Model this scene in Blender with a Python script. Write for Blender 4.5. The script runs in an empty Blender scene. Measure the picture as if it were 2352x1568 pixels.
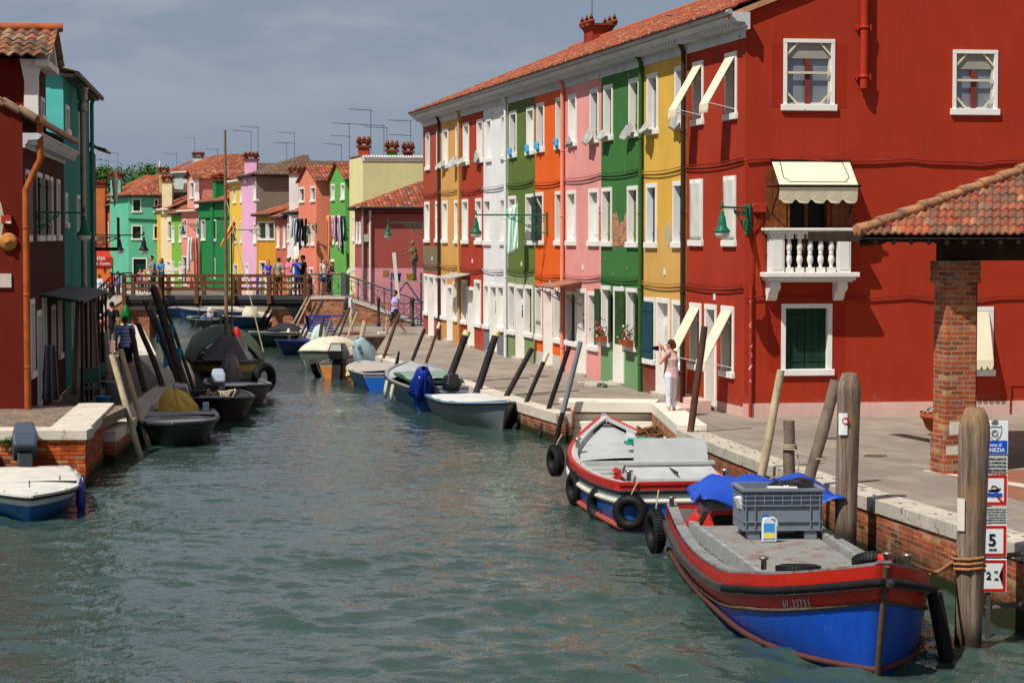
import bpy, bmesh, math, random
import numpy as np
from mathutils import Vector, Matrix, noise as mnoise
R=math.radians; rnd=random.Random(7)
sc=bpy.context.scene
# ---------------- camera, world, sun, exposure ----------------
FPX=5000.0; CW=2352.0; CX=1176.0; CY=784.0; HOR=542.0; CZ=4.6     # display pixels of the photo (2352 wide)
PITCH=math.atan((CY-HOR)/FPX)
cd=bpy.data.cameras.new('camera'); cam=bpy.data.objects.new('camera',cd); sc.collection.objects.link(cam)
cam.location=(0,0,CZ); cam.rotation_euler=(math.pi/2-PITCH,0,0)
cd.sensor_width=36; cd.lens=36*FPX/CW; cd.clip_end=6000; cd.clip_start=.5
sc.camera=cam
SEL=R(55); SAZ=R(44)                                            # sun: behind the camera, to its left
SUN=Vector((-math.sin(SAZ)*math.cos(SEL),-math.cos(SAZ)*math.cos(SEL),math.sin(SEL)))
w=bpy.data.worlds.new('World'); sc.world=w; w.use_nodes=True
nt=w.node_tree; nt.nodes.clear()
def N(t,typ,**k):
    n=t.nodes.new(typ)
    for a,b in k.items():
        if a in n.inputs.keys(): n.inputs[a].default_value=b
        else: setattr(n,a,b)
    return n
out=N(nt,'ShaderNodeOutputWorld'); bg=N(nt,'ShaderNodeBackground'); bg.inputs[1].default_value=.068
sky=N(nt,'ShaderNodeTexSky',sky_type='NISHITA',sun_disc=False,sun_elevation=SEL,sun_rotation=math.atan2(SUN.x,SUN.y))
sky.air_density=1.0; sky.dust_density=.6; sky.ozone_density=2.0
hsv=N(nt,'ShaderNodeHueSaturation',Saturation=.7,Value=.42)
tc=N(nt,'ShaderNodeTexCoord'); mp=N(nt,'ShaderNodeMapping'); mp.inputs['Scale'].default_value=(3,3,9)
nz=N(nt,'ShaderNodeTexNoise',Scale=2.2,Detail=5.0,Roughness=.55)
cr=N(nt,'ShaderNodeValToRGB'); cr.color_ramp.elements[0].position=.42; cr.color_ramp.elements[1].position=.60
sp=N(nt,'ShaderNodeSeparateXYZ'); mr=N(nt,'ShaderNodeMapRange'); mr.inputs[1].default_value=.03; mr.inputs[2].default_value=.13
mu=N(nt,'ShaderNodeMath',operation='MULTIPLY'); mu2=N(nt,'ShaderNodeMath',operation='MULTIPLY'); mu2.inputs[1].default_value=1.0
mx=N(nt,'ShaderNodeMix',data_type='RGBA'); mx.inputs[7].default_value=(5.6,5.3,6.0,1)
L=nt.links.new; L(tc.outputs['Generated'],sp.inputs[0])
L(sky.outputs[0],hsv.inputs['Color']); L(tc.outputs['Generated'],mp.inputs[0]); L(mp.outputs[0],nz.inputs['Vector'])
L(nz.outputs[0],cr.inputs[0]); L(sp.outputs[2],mr.inputs[0]); L(cr.outputs[0],mu.inputs[0]); L(mr.outputs[0],mu.inputs[1])
L(mu.outputs[0],mu2.inputs[0]); L(mu2.outputs[0],mx.inputs[0]); mh=N(nt,'ShaderNodeMix',data_type='RGBA'); mh.inputs[7].default_value=(3.0,3.85,5.05,1); mz=N(nt,'ShaderNodeMapRange'); mz.inputs[1].default_value=.14; mz.inputs[2].default_value=.72; mz.inputs[3].default_value=.85; mz.inputs[4].default_value=.0; L(sp.outputs[2],mz.inputs[0]); L(mz.outputs[0],mh.inputs[0]); L(hsv.outputs[0],mh.inputs[6]); L(mh.outputs[2],mx.inputs[6]); L(mx.outputs[2],bg.inputs[0]); L(bg.outputs[0],out.inputs[0])
sd=bpy.data.lights.new('sun','SUN'); sd.energy=4.2; sd.angle=R(.53); sd.color=(1,.95,.87)
so=bpy.data.objects.new('sun',sd); sc.collection.objects.link(so); so.location=(-20,-20,60); so.rotation_euler=(-SUN).to_track_quat('-Z','Y').to_euler()
sc.view_settings.view_transform='Standard'; sc.view_settings.look='None'; sc.view_settings.exposure=0.36; sc.view_settings.gamma=1
try: sc.cycles.max_bounces=6; sc.cycles.glossy_bounces=3; sc.cycles.transparent_max_bounces=6
except Exception: pass
# ---------------- photo pixel -> world ----------------
fw=Vector((0,math.cos(PITCH),-math.sin(PITCH))); up=Vector((0,math.sin(PITCH),math.cos(PITCH))); C0=Vector((0,0,CZ))
def ray(x,y): return Vector((1,0,0))*(x-CX)+up*(CY-y)+fw*FPX
def at(x,y,Y): r=ray(x,y); return C0+r*(Y/r.y)                   # point of pixel at depth Y
def G(x,y,z=.65): r=ray(x,y); return C0+r*((z-CZ)/r.z)           # point of pixel on level z
K=1.40604
def ZF(ox,oy,s): return lambda x,y:((ox+x/s)/K,(oy+y/s)/K)
# ---------------- mesh builder ----------------
def ident(v): return v
class MB:
    def __init__(s): s.V=[];s.F=[];s.M=[];s.S=[];s.UV={}
    def add(s,vs,fs,m=0,sm=False,T=None):
        o=len(s.V)
        for v in vs:
            v=Vector(v); s.V.append(T@v if T else v)
        for f in fs: s.F.append(tuple(i+o for i in f)); s.M.append(m); s.S.append(sm)
    def box(s,x0,x1,y0,y1,z0,z1,m=0,T=None):
        s.add([(x0,y0,z0),(x1,y0,z0),(x1,y1,z0),(x0,y1,z0),(x0,y0,z1),(x1,y0,z1),(x1,y1,z1),(x0,y1,z1)],
              [(0,3,2,1),(4,5,6,7),(0,1,5,4),(1,2,6,5),(2,3,7,6),(3,0,4,7)],m,False,T)
    def quad(s,a,b,c,d,m=0,sm=False): s.add([a,b,c,d],[(0,1,2,3)],m,sm)
    def poly(s,pts,m=0): s.add(pts,[tuple(range(len(pts)))],m)
    def prism(s,pts,d,m=0,T=None):                       # polygon (3d pts) extruded by vector d
        n=len(pts); d=Vector(d); vs=[Vector(p) for p in pts]+[Vector(p)+d for p in pts]
        fs=[tuple(range(n))[::-1],tuple(range(n,2*n))]+[(i,(i+1)%n,n+(i+1)%n,n+i) for i in range(n)]
        s.add(vs,fs,m,False,T)
    def tube(s,pts,r,n=8,m=0,cap=True,sm=True,T=None,flat=1.0):
        pts=[Vector(p) for p in pts]; k=len(pts)
        if not hasattr(r,'__len__'): r=[r]*k
        vs=[];ref=None
        for i,p in enumerate(pts):
            t=(pts[min(i+1,k-1)]-pts[max(i-1,0)])
            if t.length<1e-9: t=Vector((0,0,1))
            t.normalize()
            if ref is None: ref=Vector((0,0,1)) if abs(t.z)<.9 else Vector((1,0,0))
            a=t.cross(ref).normalized(); b=a.cross(t).normalized(); ref=b
            for j in range(n):
                q=2*math.pi*j/n; vs.append(p+(a*math.cos(q)+b*math.sin(q)*flat)*r[i])
        fs=[(i*n+j,i*n+(j+1)%n,(i+1)*n+(j+1)%n,(i+1)*n+j) for i in range(k-1) for j in range(n)]
        s.add(vs,fs,m,sm,T)
        if cap: s.add([vs[j] for j in range(n)],[tuple(range(n))[::-1]],m,False,T); s.add([vs[(k-1)*n+j] for j in range(n)],[tuple(range(n))],m,False,T)
    def lathe(s,prof,c=(0,0,0),n=12,m=0,sm=True,T=None):   # prof: (r,z)
        c=Vector(c); vs=[c+Vector((r*math.cos(2*math.pi*j/n),r*math.sin(2*math.pi*j/n),z)) for r,z in prof for j in range(n)]
        k=len(prof); fs=[(i*n+j,i*n+(j+1)%n,(i+1)*n+(j+1)%n,(i+1)*n+j) for i in range(k-1) for j in range(n)]
        fs+=[tuple(range(n))[::-1],tuple((k-1)*n+j for j in range(n))]
        s.add(vs,fs,m,sm,T)
    def ell(s,c,r,n=12,m=0,T=None,k=8):
        c=Vector(c); vs=[];
        for i in range(k+1):
            a=math.pi*i/k
            for j in range(n):
                b=2*math.pi*j/n; vs.append(c+Vector((r[0]*math.sin(a)*math.cos(b),r[1]*math.sin(a)*math.sin(b),-r[2]*math.cos(a))))
        fs=[(i*n+j,i*n+(j+1)%n,(i+1)*n+(j+1)%n,(i+1)*n+j) for i in range(k) for j in range(n)]
        s.add(vs,fs,m,True,T)
    def torus(s,c,R_,r,T=None,n=24,k=10,m=0,flat=1.0):
        vs=[];c=Vector(c)
        for i in range(n):
            a=2*math.pi*i/n
            for j in range(k):
                b=2*math.pi*j/k; q=R_+r*math.cos(b); vs.append(c+Vector((q*math.cos(a),q*math.sin(a),r*flat*math.sin(b))))
        fs=[(i*k+j,((i+1)%n)*k+j,((i+1)%n)*k+(j+1)%k,i*k+(j+1)%k) for i in range(n) for j in range(k)]
        s.add(vs,fs,m,True,T)
    def sheet(s,f,nu,nv,m=0,sm=True,th=0):                 # f(u,v)->pt, u,v in 0..1
        o=[f(i/nu,j/nv) for i in range(nu+1) for j in range(nv+1)]
        fs=[(i*(nv+1)+j,(i+1)*(nv+1)+j,(i+1)*(nv+1)+j+1,i*(nv+1)+j+1) for i in range(nu) for j in range(nv)]
        s.add(o,fs,m,sm)
    def build(s,name,mats,parent=None,loc=None,merge=False,bev=0,uv=None,solid=0,sub=0):
        me=bpy.data.meshes.new(name); me.from_pydata([tuple(v) for v in s.V],[],s.F)
        if not isinstance(mats,(list,tuple)): mats=[mats]
        for m in mats: me.materials.append(m)
        me.polygons.foreach_set('material_index',[min(i,len(mats)-1) for i in s.M]); me.polygons.foreach_set('use_smooth',s.S)
        if merge:
            b=bmesh.new(); b.from_mesh(me); bmesh.ops.remove_doubles(b,verts=b.verts,dist=.0005); bmesh.ops.recalc_face_normals(b,faces=b.faces); b.to_mesh(me); b.free()
        me.update()
        o=bpy.data.objects.new(name,me); sc.collection.objects.link(o)
        if parent: o.parent=parent
        if loc is not None: o.location=loc
        if solid: q=o.modifiers.new('t','SOLIDIFY'); q.thickness=solid; q.offset=0
        if bev: q=o.modifiers.new('b','BEVEL'); q.width=bev; q.segments=2; q.limit_method='ANGLE'
        if sub: q=o.modifiers.new('s','SUBSURF'); q.levels=sub; q.render_levels=sub
        return o
def tag(o,label=None,cat=None,group=None,kind=None):
    if label: o['label']=label
    if cat: o['category']=cat
    if group: o['group']=group
    if kind: o['kind']=kind
    return o
def thing(name,label,cat,loc=(0,0,0),rz=0,group=None):
    o=bpy.data.objects.new(name,None); sc.collection.objects.link(o); o.empty_display_size=.2
    o.location=loc; o.rotation_euler=(0,0,rz); return tag(o,label,cat,group)
# ---------------- materials ----------------
def lin(c):
    if isinstance(c,str): c=tuple(int(c[i:i+2],16) for i in (1,3,5))
    return tuple(((v/255)/12.92 if v/255<=.04045 else ((v/255+.055)/1.055)**2.4) for v in c)
MC={}
def mat(name,col,rough=.75,var=.12,scale=1.5,bump=.15,bscale=45,metal=0,streak=0,stain=None,sth=.62,ssc=1.3,spec=.15,coat=0,damp=0):
    if name in MC: return MC[name]
    m=bpy.data.materials.new(name); m.use_nodes=True; t=m.node_tree; L=t.links.new; b=t.nodes['Principled BSDF']; MC[name]=m
    c=lin(col); b.inputs['Roughness'].default_value=rough; b.inputs['Metallic'].default_value=metal
    b.inputs['Specular IOR Level'].default_value=spec
    if coat: b.inputs['Coat Weight'].default_value=coat; b.inputs['Coat Roughness'].default_value=.12
    tc=N(t,'ShaderNodeTexCoord'); mp=N(t,'ShaderNodeMapping'); h=(hash_(name)%97)*1.7; mp.inputs['Location'].default_value=(h,h*.37,h*.11); L(tc.outputs['Object'],mp.inputs[0])
    nz=N(t,'ShaderNodeTexNoise',Scale=scale,Detail=6.0,Roughness=.6); L(mp.outputs[0],nz.inputs['Vector'])
    lo=tuple(v*(1-var) for v in c)+(1,); hi=tuple(min(1,v*(1+var*.8)+var*.012) for v in c)+(1,)
    r=N(t,'ShaderNodeValToRGB'); r.color_ramp.elements[0].position=.3; r.color_ramp.elements[1].position=.7; r.color_ramp.elements[0].color=lo; r.color_ramp.elements[1].color=hi
    L(nz.outputs[0],r.inputs[0]); cur=r.outputs[0]
    if streak:
        m2=N(t,'ShaderNodeMapping'); m2.inputs['Scale'].default_value=(7,7,.35); L(mp.outputs[0],m2.inputs[0])
        n2=N(t,'ShaderNodeTexNoise',Scale=1.6,Detail=5.0,Roughness=.65); L(m2.outputs[0],n2.inputs['Vector'])
        r2=N(t,'ShaderNodeMapRange'); r2.inputs[1].default_value=.48; r2.inputs[2].default_value=.78; r2.inputs[3].default_value=1; r2.inputs[4].default_value=1-streak; L(n2.outputs[0],r2.inputs[0])
        x=N(t,'ShaderNodeMix',data_type='RGBA',blend_type='MULTIPLY'); x.inputs[0].default_value=1; L(cur,x.inputs[6]); L(r2.outputs[0],x.inputs[7]); cur=x.outputs[2]
    if stain:
        n3=N(t,'ShaderNodeTexNoise',Scale=ssc,Detail=9.0,Roughness=.7); L(mp.outputs[0],n3.inputs['Vector'])
        r3=N(t,'ShaderNodeMapRange'); r3.inputs[1].default_value=sth; r3.inputs[2].default_value=sth+.05; L(n3.outputs[0],r3.inputs[0])
        x=N(t,'ShaderNodeMix',data_type='RGBA'); L(r3.outputs[0],x.inputs[0]); L(cur,x.inputs[6]); x.inputs[7].default_value=lin(stain)+(1,); cur=x.outputs[2]
    if damp:
        sz=N(t,'ShaderNodeSeparateXYZ'); L(tc.outputs['Object'],sz.inputs[0]); nd=N(t,'ShaderNodeTexNoise',Scale=2.2,Detail=8.0,Roughness=.7); L(mp.outputs[0],nd.inputs['Vector'])
        ma=N(t,'ShaderNodeMath',operation='MULTIPLY_ADD'); L(sz.outputs[2],ma.inputs[0]); ma.inputs[1].default_value=-.55; L(nd.outputs[0],ma.inputs[2]); md=N(t,'ShaderNodeMapRange'); md.inputs[1].default_value=.28; md.inputs[2].default_value=.5; md.inputs[4].default_value=damp; L(ma.outputs[0],md.inputs[0])
        x=N(t,'ShaderNodeMix',data_type='RGBA'); L(md.outputs[0],x.inputs[0]); L(cur,x.inputs[6]); x.inputs[7].default_value=tuple(v*.55+.10 for v in c)+(1,); cur=x.outputs[2]
    L(cur,b.inputs['Base Color'])
    if bump:
        n4=N(t,'ShaderNodeTexNoise',Scale=bscale,Detail=4.0); L(mp.outputs[0],n4.inputs['Vector'])
        bp=N(t,'ShaderNodeBump',Strength=bump,Distance=.02); L(n4.outputs[0],bp.inputs['Height']); L(bp.outputs[0],b.inputs['Normal'])
    return m
def hash_(s):
    h=7
    for ch in s: h=(h*31+ord(ch))%100003
    return h
def brick(name,c1=(178,84,44),c2=(120,58,38),mort=(165,150,130),bw=.26,bh=.072,face='xz',rot=0,patch=None):
    if name in MC: return MC[name]
    m=bpy.data.materials.new(name); m.use_nodes=True; t=m.node_tree; L=t.links.new; b=t.nodes['Principled BSDF']; MC[name]=m; b.inputs['Roughness'].default_value=.9; b.inputs['Specular IOR Level'].default_value=.15
    tc=N(t,'ShaderNodeTexCoord'); sp=N(t,'ShaderNodeSeparateXYZ'); cb=N(t,'ShaderNodeCombineXYZ'); L(tc.outputs['Object'],sp.inputs[0])
    ad=N(t,'ShaderNodeMath',operation='ADD'); L(sp.outputs[0],ad.inputs[0]); L(sp.outputs[1],ad.inputs[1]); L(ad.outputs[0],cb.inputs[0]); L(sp.outputs[2],cb.inputs[1])
    wn=N(t,'ShaderNodeTexNoise',Scale=6.0); L(tc.outputs['Object'],wn.inputs['Vector']); vm=N(t,'ShaderNodeVectorMath',operation='SCALE'); L(wn.outputs['Color'],vm.inputs[0]); vm.inputs['Scale'].default_value=.025
    va=N(t,'ShaderNodeVectorMath',operation='ADD'); L(cb.outputs[0],va.inputs[0]); L(vm.outputs[0],va.inputs[1])
    bt=N(t,'ShaderNodeTexBrick',Scale=1.0); bt.inputs['Brick Width'].default_value=bw; bt.inputs['Row Height'].default_value=bh; bt.inputs['Mortar Size'].default_value=.009; bt.inputs['Bias'].default_value=-.1; bt.inputs['Mortar Smooth'].default_value=.3
    bt.inputs['Color1'].default_value=(0,0,0,1); bt.inputs['Color2'].default_value=(1,1,1,1); bt.inputs['Bias'].default_value=0; L(va.outputs[0],bt.inputs['Vector'])
    rp=N(t,'ShaderNodeValToRGB'); e=rp.color_ramp.elements; e[0].position=0; e[0].color=lin(c1)+(1,); e[1].position=1; e[1].color=lin(tuple(int(v*.72) for v in c2))+(1,)
    for ps,cc in ((.3,c1),(.5,c2),(.68,(min(255,int(c1[0]*1.08)),int(c1[1]*1.12),int(c1[2]*1.1))),(.82,(178,140,92)),(.9,(164,104,88))): x_=e.new(ps); x_.color=lin(cc)+(1,)
    L(bt.outputs['Color'],rp.inputs[0]); mm_=N(t,'ShaderNodeMix',data_type='RGBA'); L(bt.outputs['Fac'],mm_.inputs[0]); L(rp.outputs[0],mm_.inputs[6]); mm_.inputs[7].default_value=lin(mort)+(1,)
    n=N(t,'ShaderNodeTexNoise',Scale=2.5,Detail=7.0,Roughness=.7); L(tc.outputs['Object'],n.inputs['Vector'])
    mr=N(t,'ShaderNodeMapRange'); mr.inputs[1].default_value=.3; mr.inputs[2].default_value=.75; mr.inputs[3].default_value=.55; mr.inputs[4].default_value=1.35; L(n.outputs[0],mr.inputs[0])
    x=N(t,'ShaderNodeMix',data_type='RGBA',blend_type='MULTIPLY'); x.inputs[0].default_value=1; L(mm_.outputs[2],x.inputs[6]); L(mr.outputs[0],x.inputs[7]); cur=x.outputs[2]
    n2=N(t,'ShaderNodeTexNoise',Scale=1.7,Detail=9.0,Roughness=.75); L(tc.outputs['Object'],n2.inputs['Vector']); r2=N(t,'ShaderNodeMapRange'); r2.inputs[1].default_value=.56; r2.inputs[2].default_value=.68; r2.inputs[4].default_value=.75; L(n2.outputs[0],r2.inputs[0])
    y=N(t,'ShaderNodeMix',data_type='RGBA'); L(r2.outputs[0],y.inputs[0]); L(cur,y.inputs[6]); y.inputs[7].default_value=lin(patch or (170,150,128))+(1,)
    # wet, weed covered foot
    if rot:
        r3=N(t,'ShaderNodeMapRange'); r3.inputs[1].default_value=rot; r3.inputs[2].default_value=rot*.35; L(sp.outputs[2],r3.inputs[0])
        na=N(t,'ShaderNodeMath',operation='MULTIPLY'); L(r3.outputs[0],na.inputs[0]); nb=N(t,'ShaderNodeTexNoise',Scale=5.0,Detail=6.0); L(tc.outputs['Object'],nb.inputs['Vector']); nc=N(t,'ShaderNodeMapRange'); nc.inputs[1].default_value=.3; nc.inputs[2].default_value=.55; L(nb.outputs[0],nc.inputs[0]); 
        mxx=N(t,'ShaderNodeMath',operation='MAXIMUM'); L(nc.outputs[0],mxx.inputs[0]); p2=N(t,'ShaderNodeMath',operation='POWER'); L(r3.outputs[0],p2.inputs[0]); p2.inputs[1].default_value=3; L(p2.outputs[0],mxx.inputs[1]); L(mxx.outputs[0],na.inputs[1])
        z=N(t,'ShaderNodeMix',data_type='RGBA'); L(na.outputs[0],z.inputs[0]); L(y.outputs[2],z.inputs[6]); z.inputs[7].default_value=lin((38,44,20))+(1,); L(z.outputs[2],b.inputs['Base Color'])
    else: L(y.outputs[2],b.inputs['Base Color'])
    bp=N(t,'ShaderNodeBump',Strength=.8,Distance=.012); inv=N(t,'ShaderNodeMath',operation='SUBTRACT'); inv.inputs[0].default_value=1; L(bt.outputs['Fac'],inv.inputs[1])
    ad2=N(t,'ShaderNodeMath',operation='MULTIPLY_ADD'); nn=N(t,'ShaderNodeTexNoise',Scale=30.0,Detail=5.0); L(tc.outputs['Object'],nn.inputs['Vector']); L(nn.outputs[0],ad2.inputs[0]); ad2.inputs[1].default_value=.7; L(inv.outputs[0],ad2.inputs[2]); L(ad2.outputs[0],bp.inputs['Height']); L(bp.outputs[0],b.inputs['Normal'])
    return m
def tilemat(name='roof_tiles',cols=((150,66,36),(166,80,46),(122,56,34),(170,112,78),(98,72,54)),dirt=.35,tw=.19,tl=.36):
    if name in MC: return MC[name]
    m=bpy.data.materials.new(name); m.use_nodes=True; t=m.node_tree; L=t.links.new; b=t.nodes['Principled BSDF']; MC[name]=m; b.inputs['Roughness'].default_value=.88
    uv=N(t,'ShaderNodeUVMap'); dv=N(t,'ShaderNodeVectorMath',operation='DIVIDE'); dv.inputs[1].default_value=(tw,tl,1); fl=N(t,'ShaderNodeVectorMath',operation='FLOOR'); L(uv.outputs[0],dv.inputs[0]); L(dv.outputs[0],fl.inputs[0])
    wn=N(t,'ShaderNodeTexWhiteNoise',noise_dimensions='2D'); L(fl.outputs[0],wn.inputs['Vector'])
    r=N(t,'ShaderNodeValToRGB'); r.color_ramp.interpolation='CONSTANT'; e=r.color_ramp.elements
    while len(e)<len(cols): e.new(.5)
    ps=[0,.3,.55,.78,.9]
    for i,cc in enumerate(cols): e[i].position=ps[i]; e[i].color=lin(cc)+(1,)
    L(wn.outputs[0],r.inputs[0])
    tc=N(t,'ShaderNodeTexCoord'); n=N(t,'ShaderNodeTexNoise',Scale=3.0,Detail=8.0,Roughness=.75); L(tc.outputs['Object'],n.inputs['Vector'])
    mr=N(t,'ShaderNodeMapRange'); mr.inputs[1].default_value=.62-dirt*.4; mr.inputs[2].default_value=.8-dirt*.4; mr.inputs[4].default_value=.8; L(n.outputs[0],mr.inputs[0])
    x=N(t,'ShaderNodeMix',data_type='RGBA'); L(mr.outputs[0],x.inputs[0]); L(r.outputs[0],x.inputs[6]); x.inputs[7].default_value=lin((98,84,66))+(1,); L(x.outputs[2],b.inputs['Base Color'])
    bp=N(t,'ShaderNodeBump',Strength=.3,Distance=.02); nn=N(t,'ShaderNodeTexNoise',Scale=40.0); L(tc.outputs['Object'],nn.inputs['Vector']); L(nn.outputs[0],bp.inputs['Height']); L(bp.outputs[0],b.inputs['Normal'])
    return m
WHITE=lambda: mat('white_stone',(226,224,218),.8,.07,2,.12,60,stain=(190,184,172),sth=.66,ssc=2)
STONE=lambda: mat('istrian_stone',(184,177,162),.85,.2,1.6,.35,30,stain=(112,104,90),sth=.57,ssc=3.2,streak=.25)
def glassy(name='window_glass',col=(38,46,52)): return mat(name,col,.12,.25,2,0,spec=.8)
DKG=lambda: mat('dark_green_paint',(24,54,42),.5,.2,3,.1,30)
TILE=lambda: tilemat()
# ---------------- roofs ----------------
def tile_roof(parent,name,A,B,S,m=None,tw=.19,tl=.36,amp=.045,clips=(),seg=4,lip=.02,thick=.07):
    """barrel tiles on a plane: eave from A to B, S = vector from eave to ridge; clips: (point, normal) keeps the side the normal points away from"""
    A=Vector(A);B=Vector(B);S=Vector(S); U=B-A; Lu=U.length; Ls=S.length; u=U/Lu; s=S/Ls; n=u.cross(s).normalized()
    if n.z<0: n=-n
    nu=max(1,int(round(Lu/tw)))*seg; nr=max(1,int(round(Ls/tl))); rows=[]
    for j in range(nr): rows+= [(j*Ls/nr,lip+.012),((j+1)*Ls/nr-.004,lip-.018)]
    vs=[];uvs=[];rr=random.Random(hash_(name)+int(Lu*100))
    jit=[[rr.uniform(-.008,.008) for _ in range(nu//seg+1)] for _ in rows]
    for k,(d,h) in enumerate(rows):
        for i in range(nu+1):
            a=i/seg; c=amp*abs(math.cos(math.pi*a))**.7 if False else amp*(.5+.5*math.cos(2*math.pi*a))
            vs.append(A+u*(Lu*i/nu)+s*d+n*(c+h+jit[k][min(i//seg,nu//seg)])); uvs.append(((i+seg/2)/seg*tw+.001,(k//2+.5)*tl))
    fs=[(k*(nu+1)+i,k*(nu+1)+i+1,(k+1)*(nu+1)+i+1,(k+1)*(nu+1)+i) for k in range(len(rows)-1) for i in range(nu)]
    me=bpy.data.meshes.new(name); me.from_pydata([tuple(v) for v in vs],[],fs); me.materials.append(m or TILE())
    ul=me.uv_layers.new(name='UVMap')
    for p in me.polygons:
        w0=uvs[p.vertices[0]]; 
        for li in p.loop_indices: ul.data[li].uv=w0
    b=bmesh.new(); b.from_mesh(me)
    for (pt,nn) in clips: bmesh.ops.bisect_plane(b,geom=b.verts[:]+b.edges[:]+b.faces[:],plane_co=Vector(pt),plane_no=Vector(nn),clear_outer=True,dist=1e-5)
    b.to_mesh(me); b.free()
    o=bpy.data.objects.new(name,me); sc.collection.objects.link(o)
    if parent: o.parent=parent
    q=o.modifiers.new('t','SOLIDIFY'); q.thickness=thick*.35; q.offset=-1
    return o
# ---------------- facades ----------------
def wallgrid(mb,W,H,ops,zc=(),y=0,zb=0,mi=0):
    us=sorted({0,W}|{a for o in ops for a in o[:2] if 0<a<W}); zs=sorted({zb,H}|{a for o in ops for a in o[2:4] if zb<a<H}|{z for z,_ in zc if zb<z<H})
    for i in range(len(us)-1):
        for j in range(len(zs)-1):
            a=(us[i]+us[i+1])/2; c=(zs[j]+zs[j+1])/2
            if any(o[0]<a<o[1] and o[2]<c<o[3] for o in ops): continue
            m=mi
            for z,k in zc:
                if c<z: m=k; break
            mb.add([(us[i],y,zs[j]),(us[i+1],y,zs[j]),(us[i+1],y,zs[j+1]),(us[i],y,zs[j+1])],[(0,1,2,3)],m)
def shutter_leaf(mb,u0,u1,z0,z1,y,th=.04,m=0,T=None):
    n=max(2,int((u1-u0)/.14)); w=(u1-u0)/n
    for i in range(n): mb.box(u0+i*w+.004,u0+(i+1)*w-.004,y,y+th,z0,z1,m,T)
    for z in (z0+(z1-z0)*.15,z1-(z1-z0)*.15): mb.box(u0+.02,u1-.02,y-.018,y-.001,z-.035,z+.035,m,T)
def window(par,u0,u1,z0,z1,fill='dark',fm=None,fw=.11,sill=.14,dep=.2,name='window',fillmat=None,y=0):
    """outer frame rect; returns the wall hole"""
    fm=fm or WHITE(); b=MB(); P=-.025+y
    b.box(u0,u0+fw,P,dep+y,z0+sill,z1-fw); b.box(u1-fw,u1,P,dep+y,z0+sill,z1-fw); b.box(u0,u1,P-.004,dep+y,z1-fw,z1)
    w=b.build(name,fm,par,bev=0)
    s=MB(); s.box(u0-.05,u1+.05,-.07+y,dep+y,z0,z0+sill); s.build('sill',fm,w,bev=.01)
    a,c,d,e=u0+fw,u1-fw,z0+sill,z1-fw
    if fill in('dark','white','blue','brown','olive'):
        mm=fillmat or {'dark':DKG(),'white':mat('white_paint',(220,220,214),.6,.06),'blue':mat('petrol_paint',(28,66,80),.5,.15,3),'brown':mat('varnished_wood',(112,62,34),.4,.35,5),'olive':mat('weathered_olive_paint',(98,112,52),.7,.35,6,streak=.4)}[fill]
        q=MB(); mid=(a+c)/2; shutter_leaf(q,a,mid-.004,d,e,dep-.06+y); shutter_leaf(q,mid+.004,c,d,e,dep-.06+y); q.build('shutter',mm,w)
    elif fill in('glass','curtain'):
        q=MB(); q.box(a,c,dep-.03+y,dep-.01+y,d,e); q.build('pane',glassy() if fill=='glass' else glassy('curtained_glass',(120,126,132)),w)
        q=MB(); t=.045
        q.box(a,a+t,dep-.07+y,dep-.03+y,d,e); q.box(c-t,c,dep-.07+y,dep-.03+y,d,e); q.box((a+c)/2-t/2,(a+c)/2+t/2,dep-.072+y,dep-.031+y,d,e); q.box(a+t,c-t,dep-.07+y,dep-.03+y,d,d+t); q.box(a+t,c-t,dep-.07+y,dep-.03+y,e-t,e)
        q.build('sash',mat('sash_paint',(190,188,180),.6),w)
    return w,(u0+.02,u1-.02,z0+.02,z1-.02)
def door(par,u0,u1,z0,z1,col=(214,212,206),fm=None,fw=.12,dep=.24,mm=None,box=None,letter=False):
    fm=fm or WHITE(); b=MB(); b.box(u0,u0+fw,-.025,dep,z0,z1-fw); b.box(u1-fw,u1,-.025,dep,z0,z1-fw); b.box(u0,u1,-.03,dep,z1-fw,z1)
    w=b.build('door',fm,par); a,c=u0+fw,u1-fw; q=MB(); q.box(a,c,dep-.06,dep-.02,z0+.1,z1-fw)
    n=3; h=(z1-fw-z0-.2)/n
    for i in range(n): q.box(a+.1,c-.1,dep-.075,dep-.058,z0+.16+i*h,z0+.06+(i+1)*h)
    q.build('door_leaf',mm or mat('door_paint_%d'%hash_(str(col)),col,.55,.08),w,bev=.006)
    s=MB(); s.box(u0-.02,u1+.02,-.16,dep,z0-.02,z0+.1); s.build('doorstep',STONE(),w,bev=.012)
    h_=MB(); h_.tube([(c-.06,dep-.08,z0+1.05),(c-.06,dep-.13,z0+1.05),(c-.14,dep-.13,z0+1.05)],.012,6); h_.build('handle',mat('brass',(150,120,60),.35,.1,metal=1),w)
    if letter:
        l=MB(); l.box((a+c)/2-.16,(a+c)/2+.16,dep-.16,dep-.076,z0+1.35,z0+1.75); l.box((a+c)/2-.1,(a+c)/2+.1,dep-.168,dep-.159,z0+1.62,z0+1.66,1); l.build('letter_box',[mat('mailbox_'+letter,{'green':(20,48,38),'black':(24,24,26),'white':(205,205,200)}[letter],.4),mat('white_paint',(220,220,214),.6,.06)],w,bev=.01)
    return w,(u0+.02,u1-.02,z0-.05,z1-.02)
def cable(par,pts,r=.014,m=None,name='cable'):
    b=MB(); b.tube(pts,r,6); return b.build(name,m or mat('cable_grey',(90,84,80),.7),par)
def sag(a,b,n=8,s=.08):
    a=Vector(a);b=Vector(b); return [a.lerp(b,i/n)-Vector((0,0,s*4*(i/n)*(1-i/n))) for i in range(n+1)]
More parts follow.
